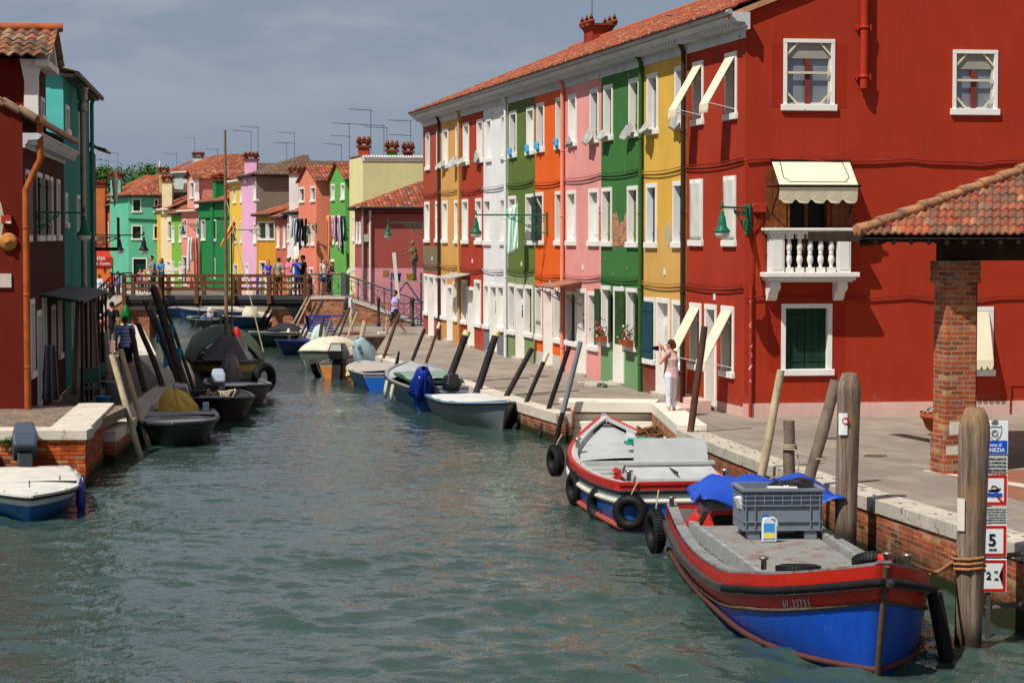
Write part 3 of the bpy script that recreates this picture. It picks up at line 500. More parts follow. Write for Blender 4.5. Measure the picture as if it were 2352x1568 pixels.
def row_house(i,h):
    u0,u1=BU[i],BU[i+1]; W=u1-u0; H=EAVE; last=i==9
    t=thing('terrace_house',h['lab'],'house',ROW.loc(u0),ROW.ang,'coloured houses of the right-hand terrace')
    mats=[mat(n,c,.88,.11,.8,.14,50,damp=.45,streak=.14 if i not in(3,) else .05,**(dict(stain=(198,196,176),sth=.63,ssc=3.4) if n=='stucco_green' else dict(stain=tuple(int(v*.8) for v in c),sth=.66,ssc=1.2))) for n,c in h['col']]
    holes=[]
    for k,(f,x0,x1,y0,y1,fill) in enumerate(h['win']):
        a,b,c,d=ROW.rect(f,x0,x1,y0,y1); a-=u0;b-=u0
        b=max(b,a+.62); a=max(a,.08); b=min(b,W-.07)
        if fill in('open','flow','shutblue'):
            w,o=window(t,a,b,c,d,'glass'); holes.append(o)
            s=MB(); sw=(b-a)/2
            gm={'open':DKG(),'flow':mat('green_shutter',(46,72,34),.6,.25,4),'shutblue':mat('petrol_paint',(28,66,80),.5,.15,3)}[fill]
            if fill=='shutblue': shutter_leaf(s,a-.02,(a+b)/2-.005,c+.16,d-.1,-.085); shutter_leaf(s,(a+b)/2+.005,b-.06,c+.16,d-.1,-.085); s.build('shutter',gm,w)
            else:
                for sg,pu,an in ((-1,a+.05,R(180 if k==4 else 191)),(1,b-.05,R(-15))) if fill=='flow' else ((1,b-.05,R(-6)),):
                    s=MB(); T=Matrix.Translation((pu,-.06,0))@Matrix.Rotation(an,4,'Z'); shutter_leaf(s,0,sw*(1 if fill=='flow' else 1.9),c+.14,d-.1,0,T=T)
                    s.build('shutter',gm,w)
            if fill=='flow': flowers(w,a+.1,b-.1,c+.15,seed=k)
            if fill=='open':
                q=MB(); q.sheet(lambda p,r_:((a+b)/2-.35+.5*p*(1-.3*r_)-.25*r_*0,-.35-.5*(1-p)*.6-.05*math.sin(14*p),d-.25-1.45*(1-r_)-.25*(1-p)),10,10); q.build('striped_towel',stripemat('striped_towel',(215,225,215),(110,170,150),14,0),w,solid=.01)
        elif fill=='awn':
            w,o=window(t,a,b,c,d,'curtain' if 0 else 'glass',fillmat=None); holes.append(o); awn_small(w,a+.1,b-.1,d-.12,1.02 if c>3 else 1.12,.62)
        elif fill=='sheet':
            w,o=window(t,a,b,c,d,'white',fillmat=mat('milky_plastic',(206,206,200))); holes.append(o)
            q=MB(); q.sheet(lambda p,r_:(a+.03+(b-a-.06)*p,-.03-.012*math.sin(9*p+5*r_)*math.sin(3*r_+2),c+.15+(d-c-.18)*r_),6,14); q.build('plastic_cover',mat('milky_plastic',(206,206,200)),w,solid=.004)
        else:
            w,o=window(t,a,b,c,d,fill); holes.append(o)
        if i in(1,2,3,4,5,6,7,8) and k<2 and not(i==3) : 
            if i in(4,5): 
                q=MB(); q.ell(((a+b)/2-.1,-.1,c+.22),(.16,.07,.13),8); q.ell(((a+b)/2+.05,-.12,c+.12),(.1,.06,.1),8); q.build('blue_bag',mat('blue_plastic',(60,150,205),.35,.25,9),w)
            else: plastic(w,a-.04,c+.12,(b-a)*.8,.26+.2*((i*3+k)%3),i*7+k,.08+.09*((i+k)%3))
    for (f,x0,x1,y0,y1,op) in h['door']:
        a,b,c,d=ROW.rect(f,x0,x1,y0,y1); a-=u0;b-=u0; b=max(b,a+.8)
        c=0
        w,o=door(t,a,b,c,d,mm=mat('carved_wood',(110,66,38),.5,.4,6) if op=='brown' else None,letter=op[6:] if op.startswith('letter') else False); holes.append(o)
        if i==7: s=MB(); s.box(a-.25,b+.2,-.95,-.17,-.03,.07); s.build('landing_slab',STONE(),w,bev=.01)
        if i==9: s=MB(); s.box(a-.1,b+.15,-.5,-.17,-.03,.24); s.box(a-.3,b+.3,-.85,-.505,-.03,.1); s.build('landing_slab',mat('plinth_pink',(214,176,164)),w,bev=.012)
    b=MB(); wallgrid(b,W,H,holes,h['zc'])
    e=.0 if 0<i else 0
    if not last:
        b.add([(0,0,0),(0,RDEP,0),(0,RDEP,H),(0,0,H)],[(0,3,2,1)]); b.add([(W,0,0),(W,RDEP,0),(W,RDEP,H),(W,0,H)],[(0,1,2,3)])
        b.add([(0,RDEP,0),(W,RDEP,0),(W,RDEP,H),(0,RDEP,H)],[(0,3,2,1)])
    wl=b.build('wall',mats,t)
    # cornice & roof
    cornice(t,W,H+.0,proj=.4,h=.36,ends=(.35 if i==0 else 0,.3 if last else 0))
    f=MB(); f.box(-(.02 if i==0 else 0),W,-.03,.02,H-.16,H-.001); f.build('frieze',mat('cornice_stone',(196,198,198)),t)
    sl=math.tan(R(22)); half=RDEP/2+.55
    tile_roof(t,'roof',(-(.35 if i==0 else .0),-.55,H+.38),(W+(.12 if last else 0),-.55,H+.38),(0,half,half*sl),clips=[((-.35,-.55,H),(-1,-.75,0))] if i==0 else [])
    bk=MB(); bk.add([(0,RDEP+.4,H+.38),(W,RDEP+.4,H+.38),(W,RDEP/2,H+.36+half*sl),(0,RDEP/2,H+.36+half*sl)],[(0,1,2,3)]); bk.add([(0,-.35,H+.37),(W,-.35,H+.37),(W,RDEP/2,H+.33+half*sl),(0,RDEP/2,H+.33+half*sl)],[(0,1,2,3)]); bk.build('roof_underside',mat('old_wood',(88,70,54),.9),t)
    rg=MB(); rg.tube([(0,RDEP/2,H+.42+half*sl),(W,RDEP/2,H+.42+half*sl)],.11,8); rg.build('ridge',mat('ridge_tile',(166,88,56),.9,.25,3),t)
    # cables under the first and second floors
    cm=mat('cable_%d'%i,tuple(int(v*.72) for v in h['col'][0][1]),.7)
    for z in (5.62,2.84):
        z2=z+.04*math.sin(i*2.1)
        b=MB(); b.tube(sag((0,-.05,z2),(W,-.05,z2+.03),8,.05),.015,6); b.tube(sag((0,-.06,z2-.06),(W,-.06,z2-.02),8,.07),.016,6); b.build('cable',cm,t)
    if h['pipe']: downpipe(t,W-.02,0,H+.1,h['pipe'],y=-.09,r=.055)
    n=MB(); n.box(W*.5,W*.5+.12,-.02,0.01,3.0-.5*(i%2),3.14-.5*(i%2)); n.build('number_plate',WHITE(),t)
    if h.get('peel'):
        rr=random.Random(4); bm_=brick('exposed_brick',(186,120,84),(150,92,66),(190,170,140))
        if i==7:
            a0=ROW.rect(*h['win'][2][:5]); a1=ROW.rect(*h['win'][3][:5])
            for (p0,p1,zb,zt) in ((a0[0]-u0-.34,a0[0]-u0-.02,a0[2]+.08,a0[3]-.45),(a0[1]-u0+.03,a1[0]-u0-.04,a0[2]-.02,a0[2]+.95)):
                n_=9; top=[(p0+(p1-p0)*k/n_,-.006,zt-rr.uniform(0,.35)) for k in range(n_+1)]; q=MB(); q.prism([(p0,-.006,zb+rr.uniform(0,.1)),(p1,-.006,zb)]+top[::-1],(0,.005,0)); q.build('exposed_brick',bm_,t)
        else:
            a1=ROW.rect(*h['win'][3][:5]); q=MB(); c0=(a1[0]-u0-.42); pts=[(c0+.3*math.cos(k*.63)*rr.uniform(.6,1.2),-.006,a1[2]+.35+.28*math.sin(k*.63)*rr.uniform(.6,1.2)) for k in range(10)]; q.prism(pts,(0,.005,0)); q.build('bare_plaster',mat('bare_plaster',(176,166,148),.9,.2,3),t)
    return t,mats
def stripemat(name,c1,c2,n,axis=0,rough=.85):
    if name in MC: return MC[name]
    m=bpy.data.materials.new(name); m.use_nodes=True; t=m.node_tree; L=t.links.new; b=t.nodes['Principled BSDF']; MC[name]=m; b.inputs['Roughness'].default_value=rough
    tc=N(t,'ShaderNodeTexCoord'); sp=N(t,'ShaderNodeSeparateXYZ'); L(tc.outputs['Generated'],sp.inputs[0]); a=N(t,'ShaderNodeMath',operation='MULTIPLY'); a.inputs[1].default_value=n/2; L(sp.outputs[axis],a.inputs[0]); f=N(t,'ShaderNodeMath',operation='FRACT'); L(a.outputs[0],f.inputs[0]); g=N(t,'ShaderNodeMath',operation='GREATER_THAN'); g.inputs[1].default_value=.5; L(f.outputs[0],g.inputs[0])
    x=N(t,'ShaderNodeMix',data_type='RGBA'); x.inputs[6].default_value=lin(c1)+(1,); x.inputs[7].default_value=lin(c2)+(1,); L(g.outputs[0],x.inputs[0]); L(x.outputs[2],b.inputs['Base Color']); return m
RH=[row_house(i,h) for i,h in enumerate(HS)]
# --- gable side of the corner house
CO=ROW.loc(ROW.L); SA=R(8)
SW=Frame((CO.x,CO.y),(CO.x+12*math.cos(SA),CO.y+12*math.sin(SA)))
ct,cm_=RH[9]; M9=ct.matrix_basis.inverted() if False else (Matrix.Translation(ct.location)@Matrix.Rotation(ct.rotation_euler[2],4,'Z')).inverted()
def sub(name_parent,frame,u=0):    # an empty-free transform: geometry built in side-wall coordinates, moved into the house's own frame
    return M9@Matrix.Translation(frame.loc(u))@Matrix.Rotation(frame.ang,4,'Z')
TS=sub(None,SW)
def reparent(o): o.matrix_basis=TS@o.matrix_basis
def side():
    t=ct; H=EAVE; W=12.2; holes=[]
    before=set(sc.objects)
    wins=[(ZD,738,1110,283,803,'big'),(None,0,0,0,0,'w2'),(ZE,720,1090,852,1372,'dk'),(None,0,0,0,0,'w4')]
    fr={}
    a,b,c,d=SW.rect(ZD,738,1110,283,803); w,o=window(t,a,b,c,d,'curtain',fw=.08,dep=.14); holes.append(o); fr[0]=(a,b,c,d)
    D1=lambda x,y:(x,y)
    a2,b2,c2,d2=SW.rect(D1,2188,2291,115,265); w2,o=window(t,a2,b2,c2,d2,'curtain',fw=.08,dep=.14); holes.append(o)
    for ww,(p,q,r_,s) in ((w,(a,b,c,d)),(w2,(a2,b2,c2,d2))):
        m=MB(); x=mat('pale_batten',(206,196,170),.6); zz=(r_+s)/2+.05
        m.box(p+.09,q-.09,.0,.03,zz-.025,zz+.025)
        for (uu,sg) in ((p+.09,1),(q-.09,-1)):
            for (z_,sz) in ((s-.09,-1),(r_+.15,1)): m.prism([(uu,.002,z_+sz*.22),(uu,.002,z_+sz*.28),(uu+sg*.26,.002,z_),(uu+sg*.2,.002,z_)],(0,.025,0))
        m.build('batten',x,ww)
        m=MB(); m.box(p+.12,q-.14,.045,.06,s-.42,s-.1); m.build('blind',mat('blind_cloth',(150,146,136),.8,.1),ww)
        m=MB(); m.box((p+q)/2-.08,(p+q)/2+.04,.05,.058,r_+.16,s-.43); m.build('red_curtain_edge',mat('red_cloth',(120,50,44),.8),ww)
    a,b,c,d=SW.rect(ZE,722,1090,852,1372); w,o=window(t,a,b,c,d,'dark',fw=.1,dep=.2); holes.append(o)
    a,b,c,d=SW.rect(D1,2222,2281,704,863); w4,o=window(t,a-.35,b,c,d,'glass',fw=.1,dep=.2); holes.append(o); awn_small(w4,a-.22,b-.12,d-.12,1.05,.35)
    # balcony door
    bu0,bz=SW.uz(ZE(627,305)); bu1,_=SW.uz(ZE(1268,312)); 
    a,_=SW.uz(ZE(765,200)); b,_=SW.uz(ZE(1075,200)); zf=SW.uz(ZE(900,640))[1]-.0; zt=SW.uz(ZD(900,1330))[1]+.35
    hb=(a,b,zf,zt); holes.append(hb)
    m=MB(); m.box(a,b,.25,.3,zf,zt); m.build('balcony_door',mat('dark_interior',(30,26,24),.3,.2),t)
    m=MB(); m.box(a-.0,a+.06,-.01,.25,zf,zt); m.box(b-.06,b,-.01,.25,zf,zt); m.box(a+.06,b-.06,-.01,.25,zt-.06,zt); m.box((a+b)/2-.04,(a+b)/2+.04,.18,.25,zf,zt-.06); m.build('door_frame',mat('carved_wood',(110,66,38)),t)
    m=MB(); shutter_leaf(m,a-.5,a-.03,zf+.1,zt-.03,-.055); m.build('shutter',mat('varnished_wood',(112,62,34),.4,.35,5),t)
    m=MB(); shutter_leaf(m,b+.03,b+.5,zf+.1,zt-.03,-.055); m.build('shutter',mat('varnished_wood',(112,62,34)),t)
    # wall with gable
    g=MB(); wallgrid(g,W,H,holes,[(.24,1)]); sl=math.tan(R(22)); rid=RDEP/2*sl
    g.add([(0,0,H),(W,0,H),(W,0,H+.3),(RDEP,0,H+.4),(RDEP/2,0,H+.4+rid),(0,0,H+.4)],[(0,1,2,3,4,5)])
    g.add([(W,0,0),(W,12,0),(W,12,H),(W,0,H)],[(0,1,2,3)])
    g.build('gable_wall',cm_,t)
    pl=MB(); pl.box(-.02,W,-.03,-.002,-.02,.3); pl.build('plinth',mat('plinth_pink',(214,176,164)),t)
    # rake tiles edge
    rk=MB(); rk.prism([(-.45,-.12,H+.33),(RDEP/2,-.12,H+.5+rid),(RDEP/2,-.12,H+.36+rid),(-.45,-.12,H+.2)],(0,.119,0)); rk.build('rake_board',mat('rake_brick',(176,128,96),.9,.25,6),t)
    # balcony
    bd=.46; wht=mat('balcony_stone',(222,220,212),.75,.06,2,.1,50); zb=SW.uz(ZE(900,640),-bd)[1]; zr=SW.uz(ZE(900,305),-bd)[1]; u0=SW.uz(ZE(650,500),-bd)[0]; u1=SW.uz(ZE(1228,500),-bd)[0]
    m=MB(); m.box(u0-.14,u1+.17,-bd-.12,.0,zb-.06,zb+.04); m.box(u0-.08,u1+.1,-bd-.06,0,zb-.13,zb-.062); m.box(u0-.03,u1+.05,-bd,0,zb-.17,zb-.132); bal=m.build('balcony',wht,t,bev=.012); tag(bal,'white stone balcony on two scroll brackets')
    m=MB(); m.box(u0-.11,u1+.14,-bd-.1,0,zr-.06,zr); m.box(u0-.04,u1+.06,-bd-.04,0,zr-.13,zr-.062); m.build('handrail',wht,bal,bev=.01)
    for p in (u0,u1-.3): 
        m=MB(); m.box(p,p+.3,-bd,-bd+.14,zb+.042,zr-.132); m.box(p+.04,p+.26,-bd-.012,-bd-.001,zb+.1,zr-.2); m.build('pier',wht,bal,bev=.006)
    for uu in (u0+.02,u1-.12):
        m=MB(); m.box(uu,uu+.1,-bd+.145,-.0,zb+.042,zr-.132); m.build('side_panel',wht,bal)
    hh=zr-zb-.17; prof=[(.05,0),(.05,.1),(.062,.1),(.045,.14),(.035,.17),(.055,.24),(.075,.34),(.06,.42),(.04,.47),(.055,.49),(.055,.51),(.04,.53),(.06,.58),(.072,.66),(.05,.78),(.035,.84),(.055,.88),(.05,.9)]
    for k in range(5):
        uu=u0+.3+(u1-u0-.6)*(k+.5)/5; m=MB(); m.lathe([(r_*.95,z*hh) for r_,z in prof],(uu,-bd+.08,zb+.042),14); m.box(uu-.085,uu+.085,-bd-.005,-bd+.165,zb+.041,zb+.042+hh*.13); m.box(uu-.08,uu+.08,-bd+.0,-bd+.16,zb+.042+hh*.87,zb+.042+hh); m.build('baluster',wht,bal)
    for uu in (u0,u1-.28):
        pts=[(0,zb-.175),(-bd+.02,zb-.175),(-bd+.02,zb-.3),(-bd+.1,zb-.36),(-bd*.55,zb-.4),(-bd*.42,zb-.52),(-.1,zb-.58),(0,zb-.58)]; m=MB(); m.prism([(uu,p[0],p[1]) for p in pts],(.22,0,0)); m.tube([(uu-.005,-bd+.09,zb-.27),(uu+.225,-bd+.09,zb-.27)],.065,10); m.build('bracket',wht,bal,bev=.008)
    # awning above the balcony
    ca=mat('cream_canvas',(224,214,186)); A0=SW.uz(ZD(652,1175)); A1=SW.uz(ZD(1213,1192)); out=.62
    zA=A0[1]; zl=SW.uz(ZD(1000,1345),-out)[1]; l0=SW.uz(ZD(712,1345),-out)[0]; l1=SW.uz(ZD(1280,1360),-out)[0]
    m=MB(); m.prism([(A0[0],-.05,zA),(A1[0],-.05,zA),(l1,-out,zl),(l0,-out,zl)],(0,-.01,.01)); aw=m.build('awning',ca,t); tag(aw,'cream canvas awning with scalloped valance over the balcony')
    m=MB(); n=5; w_=(l1-l0)/n
    for k in range(n):
        p=l0+k*w_; m.prism([(p,-out,zl),(p+w_,-out,zl),(p+w_,-out+.06,zl-.3),(p+w_*.86,-out+.07,zl-.37),(p+w_*.6,-out+.07,zl-.38),(p+w_*.3,-out+.05,zl-.36),(p+w_*.12,-out+.05,zl-.3),(p,-out+.05,zl-.29)],(0,-.01,0))
    m.build('valance',ca,aw)
    m=MB(); m.tube([(l0-.06,-out-.01,zl),(l1+.06,-out-.01,zl)],.028,8); m.build('front_bar',mat('dark_iron',(30,30,32),.5,.1,metal=.3),aw)
    
    for pp in ([(l0+.01,-out,zl),(A0[0]+.0,-.03,zl-.62)],[(l1-.01,-out,zl),(A1[0],-.03,zl-.62)]): m=MB(); m.tube(pp,.018,6); m.build('arm',mat('dark_iron',(30,30,32)),aw)
    m=MB(); m.tube([(A0[0]-.03,-.04,zA+.03),(A1[0]+.03,-.04,zA+.03)],.03,8); m.build('roller',mat('dark_iron',(30,30,32)),aw)
    tr=mat('brown_trim',(120,70,52)); m=MB()
    def onaw(s,v): a_=Vector((A0[0]+(A1[0]-A0[0])*s,-.05,zA)); b_=Vector((l0+(l1-l0)*s,-out,zl)); return a_.lerp(b_,v)+Vector((0,-.012,.014))
    path=[onaw(.1,.02),onaw(.08,.66),onaw(.13,.8),onaw(.14,.86),onaw(.86,.86),onaw(.87,.8),onaw(.92,.66),onaw(.9,.02)]; m.tube(path,.012,4); m.build('trim',tr,aw)
    dk=mat('old_paint_red',(150,40,22),.85,.08,1)
    for (x0,x1,y0,y1,f) in ((655,736,315,778,ZD),(1112,1196,325,782,ZD),(632,718,870,1345,ZE),(1092,1186,870,1350,ZE)):
        a,b,c,d=SW.rect(f,x0,x1,y0,y1); m=MB(); m.box(a,b,-.004,0,c,d); m.build('unfaded_patch',dk,t)
    # big painted pipe
    pu=SW.uz(ZD(1308,300))[0]; pz=SW.uz(ZD(1308,645))[1]; m=MB(); pm=mat('pipe_red',(170,48,34),.4,.15,3,stain=(208,150,130),sth=.72,ssc=9)
    m.tube([(pu,-.16,pz),(pu,-.16,H+1.9)],.085,14)
    for z in (SW.uz(ZD(1308,570))[1],SW.uz(ZD(1308,215))[1]): m.lathe([(.1,0),(.1,.07)],(pu,-.16,z),14); m.box(pu-.16,pu+.16,-.17,-.0,z+.01,z+.05); m.tube([(pu-.15,-.16,z-.04),(pu-.15,-.16,z+.1)],.02,6); m.tube([(pu+.15,-.16,z-.04),(pu+.15,-.16,z+.1)],.02,6)
    m.build('downpipe',pm,t)
    m=MB(); pu2=SW.uz(ZE(500,900))[0]; m.tube([(pu2,-.05,0),(pu2,-.05,2.9)],.04,8); m.build('downpipe',mat('peeling_pipe',(160,50,34),.6,.1,stain=(222,200,190),sth=.56,ssc=7),t)
    # cables, boxes
    for z,r_ in ((SW.uz(ZD(900,1180))[1]+.06,.022),(SW.uz(ZE(1300,808))[1],.018)):
        m=MB(); pts=[(0.02+W*k/30,-.05,z+.035*math.sin(k*.9)+.02*math.sin(k*2.3)) for k in range(31)]; m.tube(pts,r_,6); m.build('cable',mat('cable_9b',(128,40,28),.7),t)
    q0=SW.uz(ZE(516,128)); q1=SW.uz(ZE(606,192)); m=MB(); m.box(q0[0],q1[0],-.14,0,q1[1],q0[1]); m.build('junction_box',mat('chipped_red_box',(158,46,32),.6,.1,stain=(220,205,200),sth=.55,ssc=4),t,bev=.01)
    m=MB(); 
    for k in range(3): m.tube([(q0[0]+.1+.06*k,-.06,q1[1]),(q0[0]+.1+.05*k,-.06,q1[1]-.18),(q0[0]-.0,-.05,q1[1]-.36),(q0[0]-.03,-.05,zf-1.1-.02*k)],.014,6)
    m.build('cable',mat('cable_9b',(128,40,28)),t)
    e0=SW.uz((2318,823)); m=MB(); m.box(e0[0],e0[0]+.36,-.02,0,e0[1]-.62,e0[1]); m.build('meter_cover',mat('stucco_corner_red_b',(158,48,28),.8),t,bev=.004)
    m=MB(); m.tube([(e0[0]+.03,-.04,0),(e0[0]+.03,-.04,e0[1]-.62)],.02,6); m.build('gas_pipe',mat('cable_9b',(128,40,28)),t)
    for uu,zz in ((SW.uz(ZE(580,300))[0],2.0),):
        pass
    for o in set(sc.objects)-before:
        if o.parent==t: reparent(o)
side()
# --- extras on the row
def chimney(par,x,y,z0,z1,w,d,col,cap='crown',name='chimney'):
    m=mat('chim_%d'%hash_(str(col)),col,.88,.15,1.5); b=MB(); b.box(x-w/2,x+w/2,y-d/2,y+d/2,z0,z1); o=b.build(name,m,par)
    c=MB(); tm=mat('chimney_tile',(128,66,42),.9,.3,5,.3)
    if cap=='crown':
        c.add([(x-w/2,y-d/2,z1),(x+w/2,y-d/2,z1),(x+w/2,y+d/2,z1),(x-w/2,y+d/2,z1),(x-w/2-.09,y-d/2-.09,z1+.16),(x+w/2+.09,y-d/2-.09,z1+.16),(x+w/2+.09,y+d/2+.09,z1+.16),(x-w/2-.09,y+d/2+.09,z1+.16)],[(0,1,5,4),(1,2,6,5),(2,3,7,6),(3,0,4,7),(4,5,6,7)])
        c.box(x-w/2-.13,x+w/2+.13,y-d/2-.13,y+d/2+.13,z1+.162,z1+.24)
        for sx in(-1,0,1):
            for sy in(-1,1): c.lathe([(.13,0),(.13,.12),(.08,.16),(.1,.13),(.02,.36)],(x+sx*(w/2+.05),y+sy*(d/2+.05),z1+.24),8)
    else:
        c.box(x-w/2-.09,x+w/2+.09,y-d/2-.09,y+d/2+.09,z1,z1+.1); c.box(x-w/2-.1,x+w/2+.1,y-d/2-.1,y+d/2+.1,z1+.22,z1+.34)

        for sx in(-1,1):
            for sy in (-1,1): c.box(x+sx*w*.38-.07,x+sx*w*.38+.07,y+sy*d*.38-.07,y+sy*d*.38+.07,z1+.1,z1+.3)
        n=max(3,int(w/.18))
        for sg in (-1,1):
            for k in range(n): xx=x-w/2-.1+(w+.2)*(k+.5)/n; c.tube([(xx,y+sg*(d/2+.16),z1+.34),(xx,y,z1+.5)],.085,7)
    c.build('cap',tm,o); return o
def antenna(x,y,z0,h,arms=1,seed=0,lab='thin television antenna on the tiled roofs'):
    rr=random.Random(seed); t=thing('antenna',lab,'antenna',(x,y,z0),rr.uniform(-.2,.2),'television antennas on the roofs'); b=MB(); b.tube([(0,0,0),(0,0,h)],.016,5); b.build('mast',mat('antenna_metal',(84,86,92),.5,.1,metal=.5),t)
    for k in range(arms):
        b=MB(); z=h-.05-k*.75; l=rr.uniform(.9,1.3); b.tube([(-l,0,z+.08),(.08,0,z)],.018,5)
        for q in range(7): xx=-l+q*l/7; b.tube([(xx,-.14,z+.07),(xx,.14,z+.07)],.007,4)
        b.build('boom',mat('antenna_metal',(84,86,92)),t)
    return t
def rowpt(px,py,off): u,z=ROW.uz((px,py),off); return u,z
u_,z_=rowpt(1374,78,6.0)
chimney(RH[5][0],u_-BU[5],6.0,EAVE+1.2,z_+.1,1.3,.8,(150,48,34))
# small flat canopy on the brick-red house, iron canopy on the pink house
def canopy(h,f,x0,x1,y,out,col,iron=False):
    a=ROW.uz(f(x0,y))[0]-BU[h]; b=ROW.uz(f(x1,y))[0]-BU[h]; z=ROW.uz(f((x0+x1)/2,y))[1]; m=MB(); m.prism([(a,0,z+.16),(a,-out,z),(b,-out,z),(b,0,z+.16)],(0,0,.03)); o=m.build('canopy',mat('canopy_%d'%h,col,.6,.2),RH[h][0])
    if iron:
        q=MB()
        for u in (a+.05,b-.05):
            q.tube([(u,-out,z),(u,0,z-.5)],.014,5)
            for k,(yy,zz,r_) in enumerate(((-out*.7,-.07,.06),(-out*.4,-.14,.09),(-out*.15,-.2,.1))): q.torus((0,0,0),r_,.01,T=Matrix.Translation((u,yy,z+zz))@Matrix.Rotation(R(90),4,'Y'),n=12,k=5)
        q.tube([(a,-out,z),(b,-out,z)],.016,5); q.build('scrollwork',mat('rusty_iron',(86,52,40),.7,.2),o)
canopy(2,ZA,268,345,1095,.75,(170,166,156)); canopy(6,ZC,165,290,732,.9,(150,110,86),True)
antenna(*ROW.loc(u_+.6,5.6)[:2],EAVE+2.2,3.1,1,3,'antenna standing beside the big red chimney')
ua,_=rowpt(1600,18,4); antenna(*ROW.loc(ua,4.3)[:2],EAVE+1.9,.75,1,5,'low antenna boom showing over the tiles near the top of the photo')
# ================= LOGGIA at the right =================
def loggia():
    Cc=G(2190,1083,.86); t=thing('brick_loggia','open loggia with a tiled hip roof on a brick column at the right edge','loggia',(Cc.x,Cc.y,.86)); O=t.location
    a=R(12); Rm=Matrix.Rotation(a,4,'Z')
    bk=brick('column_brick',(168,84,48),(128,64,42),(160,146,124),bw=.25,bh=.078,patch=(140,128,106)); w=.25
    b=MB(); b.box(-w-.03,w+.03,-w-.03,w+.03,-.1,.62,T=Rm); b.box(-w,w,-w,w,.62,3.0,T=Rm); b.box(-w-.05,w+.05,-w-.05,w+.05,3.0,3.35,T=Rm); c=b.build('column',bk,t)
    s=MB(); s.box(-w+.07,w-.02,-w-.034,-w+.05,.62,.72+.1,T=Rm); s.box(-w+.0,w-.2,-w-.035,-w+.05,.3,.52-.08,T=Rm); s.build('stone_block',FARST(),c)
    p=MB(); p.tube([(w+.06,-.05,0.02),(w+.06,-.05,3.3)],.045,8,T=Rm); p.build('downpipe',mat('dark_iron_pipe',(56,36,30),.6,.2),t)
    # timber head
    wd=mat('dark_timber',(52,40,32),.9,.3,4,.4,25); h=MB(); h.box(-w-.02,1.1,-.14,.14,3.352,3.62,T=Rm); h.prism([(-w,-.13,3.62),(1.5,-.13,3.62),(1.5,-.13,3.48),(1.25,-.13,3.354)],(0,.001,0),T=Rm)
    h.box(-w-.05,6,-.16,.16,3.62,3.84,T=Rm); h.box(-.13,.13,-.5,6.5,3.64,3.82,T=Rm) ; h.build('beam',wd,t)
    # eave corner from pixels
    tip=at(1967,541,Cc.y-.6)-O; z0=tip.z
    e2=at(2352,549,Cc.y-1.15)-O; d=Vector((e2.x-tip.x,e2.y-tip.y,0)); d.normalize(); perp=Vector((-d.y,d.x,0))
    A=Vector((tip.x,tip.y,z0)); Bp=A+d*8; sl=.40; S=(perp+Vector((0,0,sl)))*4.4
    tm=tilemat('loggia_tiles',((156,70,40),(172,86,50),(134,60,38),(184,126,86),(124,80,58)),.55,.12,.33)
    hip=(d+perp).normalized(); hn=Vector((-hip.y,hip.x,0))
    tile_roof(t,'roof',A,Bp,S,tm,tw=.12,tl=.33,amp=.036,clips=[(A,hn)],seg=6)
    Sl=(d+Vector((0,0,sl)))*4.4
    tile_roof(t,'roof',A+perp*8,A,Sl,tm,tw=.15,tl=.33,amp=.04,clips=[(A,-hn)],seg=4)
    rd=MB(); hv=(d+perp+Vector((0,0,sl))); n=14
    for k in range(n):
        p0=A+hv*(4.3*k/n); p1=A+hv*(4.3*(k+1.12)/n); rd.tube([p0+Vector((0,0,.085)),p1+Vector((0,0,.055))],[.095,.075],8)
    rd.build('hip_tiles',tm,t)
    u=MB(); off=Vector((0,0,-.05)); u.add([A+off,Bp+off,Bp+S+off,A+hv*4.4+off],[(0,1,2,3)]); u.add([A+off,A+perp*8+off,A+hv*4.4+off],[(0,1,2)])
    for k in range(30):
        q=A+d*(.3+k*.27)+perp*.02; ln=min(4.0,.3+k*.27); u.tube([q+Vector((0,0,-.11)),q+(perp+Vector((0,0,sl)))*ln+Vector((0,0,-.11))],.045,4,sm=False)
    for k in range(16):
        q=A+perp*(.4+k*.4)+d*.02; ln=min(4.0,.4+k*.4); u.tube([q+Vector((0,0,-.13)),q+(d+Vector((0,0,sl)))*ln+Vector((0,0,-.13))],.045,4,sm=False)
    u.build('rafters',wd,t)
    # second column, hidden right
    b=MB(); T2=Matrix.Translation(d*3.6+Vector((0,0,0)))@Rm; b.box(-w,w,-w,w,-.1,3.35,T=T2); T3=Matrix.Translation(perp*3.6+d*.2)@Rm;  b.build('column',bk,t)
    return A,O
loggia()
# pale stripe and reddish paving near the loggia
m_=MB(); a_=G(2120,1079,.86); b_=G(2352,1118,.9); c_=G(2352,1108,.9); d_=G(2122,1076,.86)
m_.add([(p.x,p.y,zq(p.y)+.006) for p in (a_,b_,c_,d_)],[(0,1,2,3)]); o_=m_.build('paving_stripe',FARST()); tag(o_,kind='structure')
# planter bowl
def bowl():
    p=G(2162,995,.75); t=thing('planter_bowl','terracotta planter bowl with yellow flowers behind the brick column','planter',(p.x,p.y,.74)); b=MB(); b.lathe([(.16,0),(.3,.12),(.38,.3),(.42,.34),(.42,.39),(.36,.39),(.33,.3)],n=20); b.build('bowl',mat('terracotta',(150,74,46),.8,.15),t)
    l=MB(); rr=random.Random(5)
    for i in range(120):
        c=Vector((rr.gauss(0,.16),rr.gauss(0,.16),.38+abs(rr.gauss(0,.05)))); a=Vector((rr.gauss(0,1),rr.gauss(0,1),.6)).normalized()*.035; d=a.cross(Vector((0,1,1))).normalized()*.03; l.add([c-a,c+d,c+a,c-d],[(0,1,2,3)],rr.random()<.4)
    l.build('flowers',[mat('leaf_green',(52,92,34)),mat('petal_y',(214,180,50),.6)],t)['kind']='stuff'
bowl()

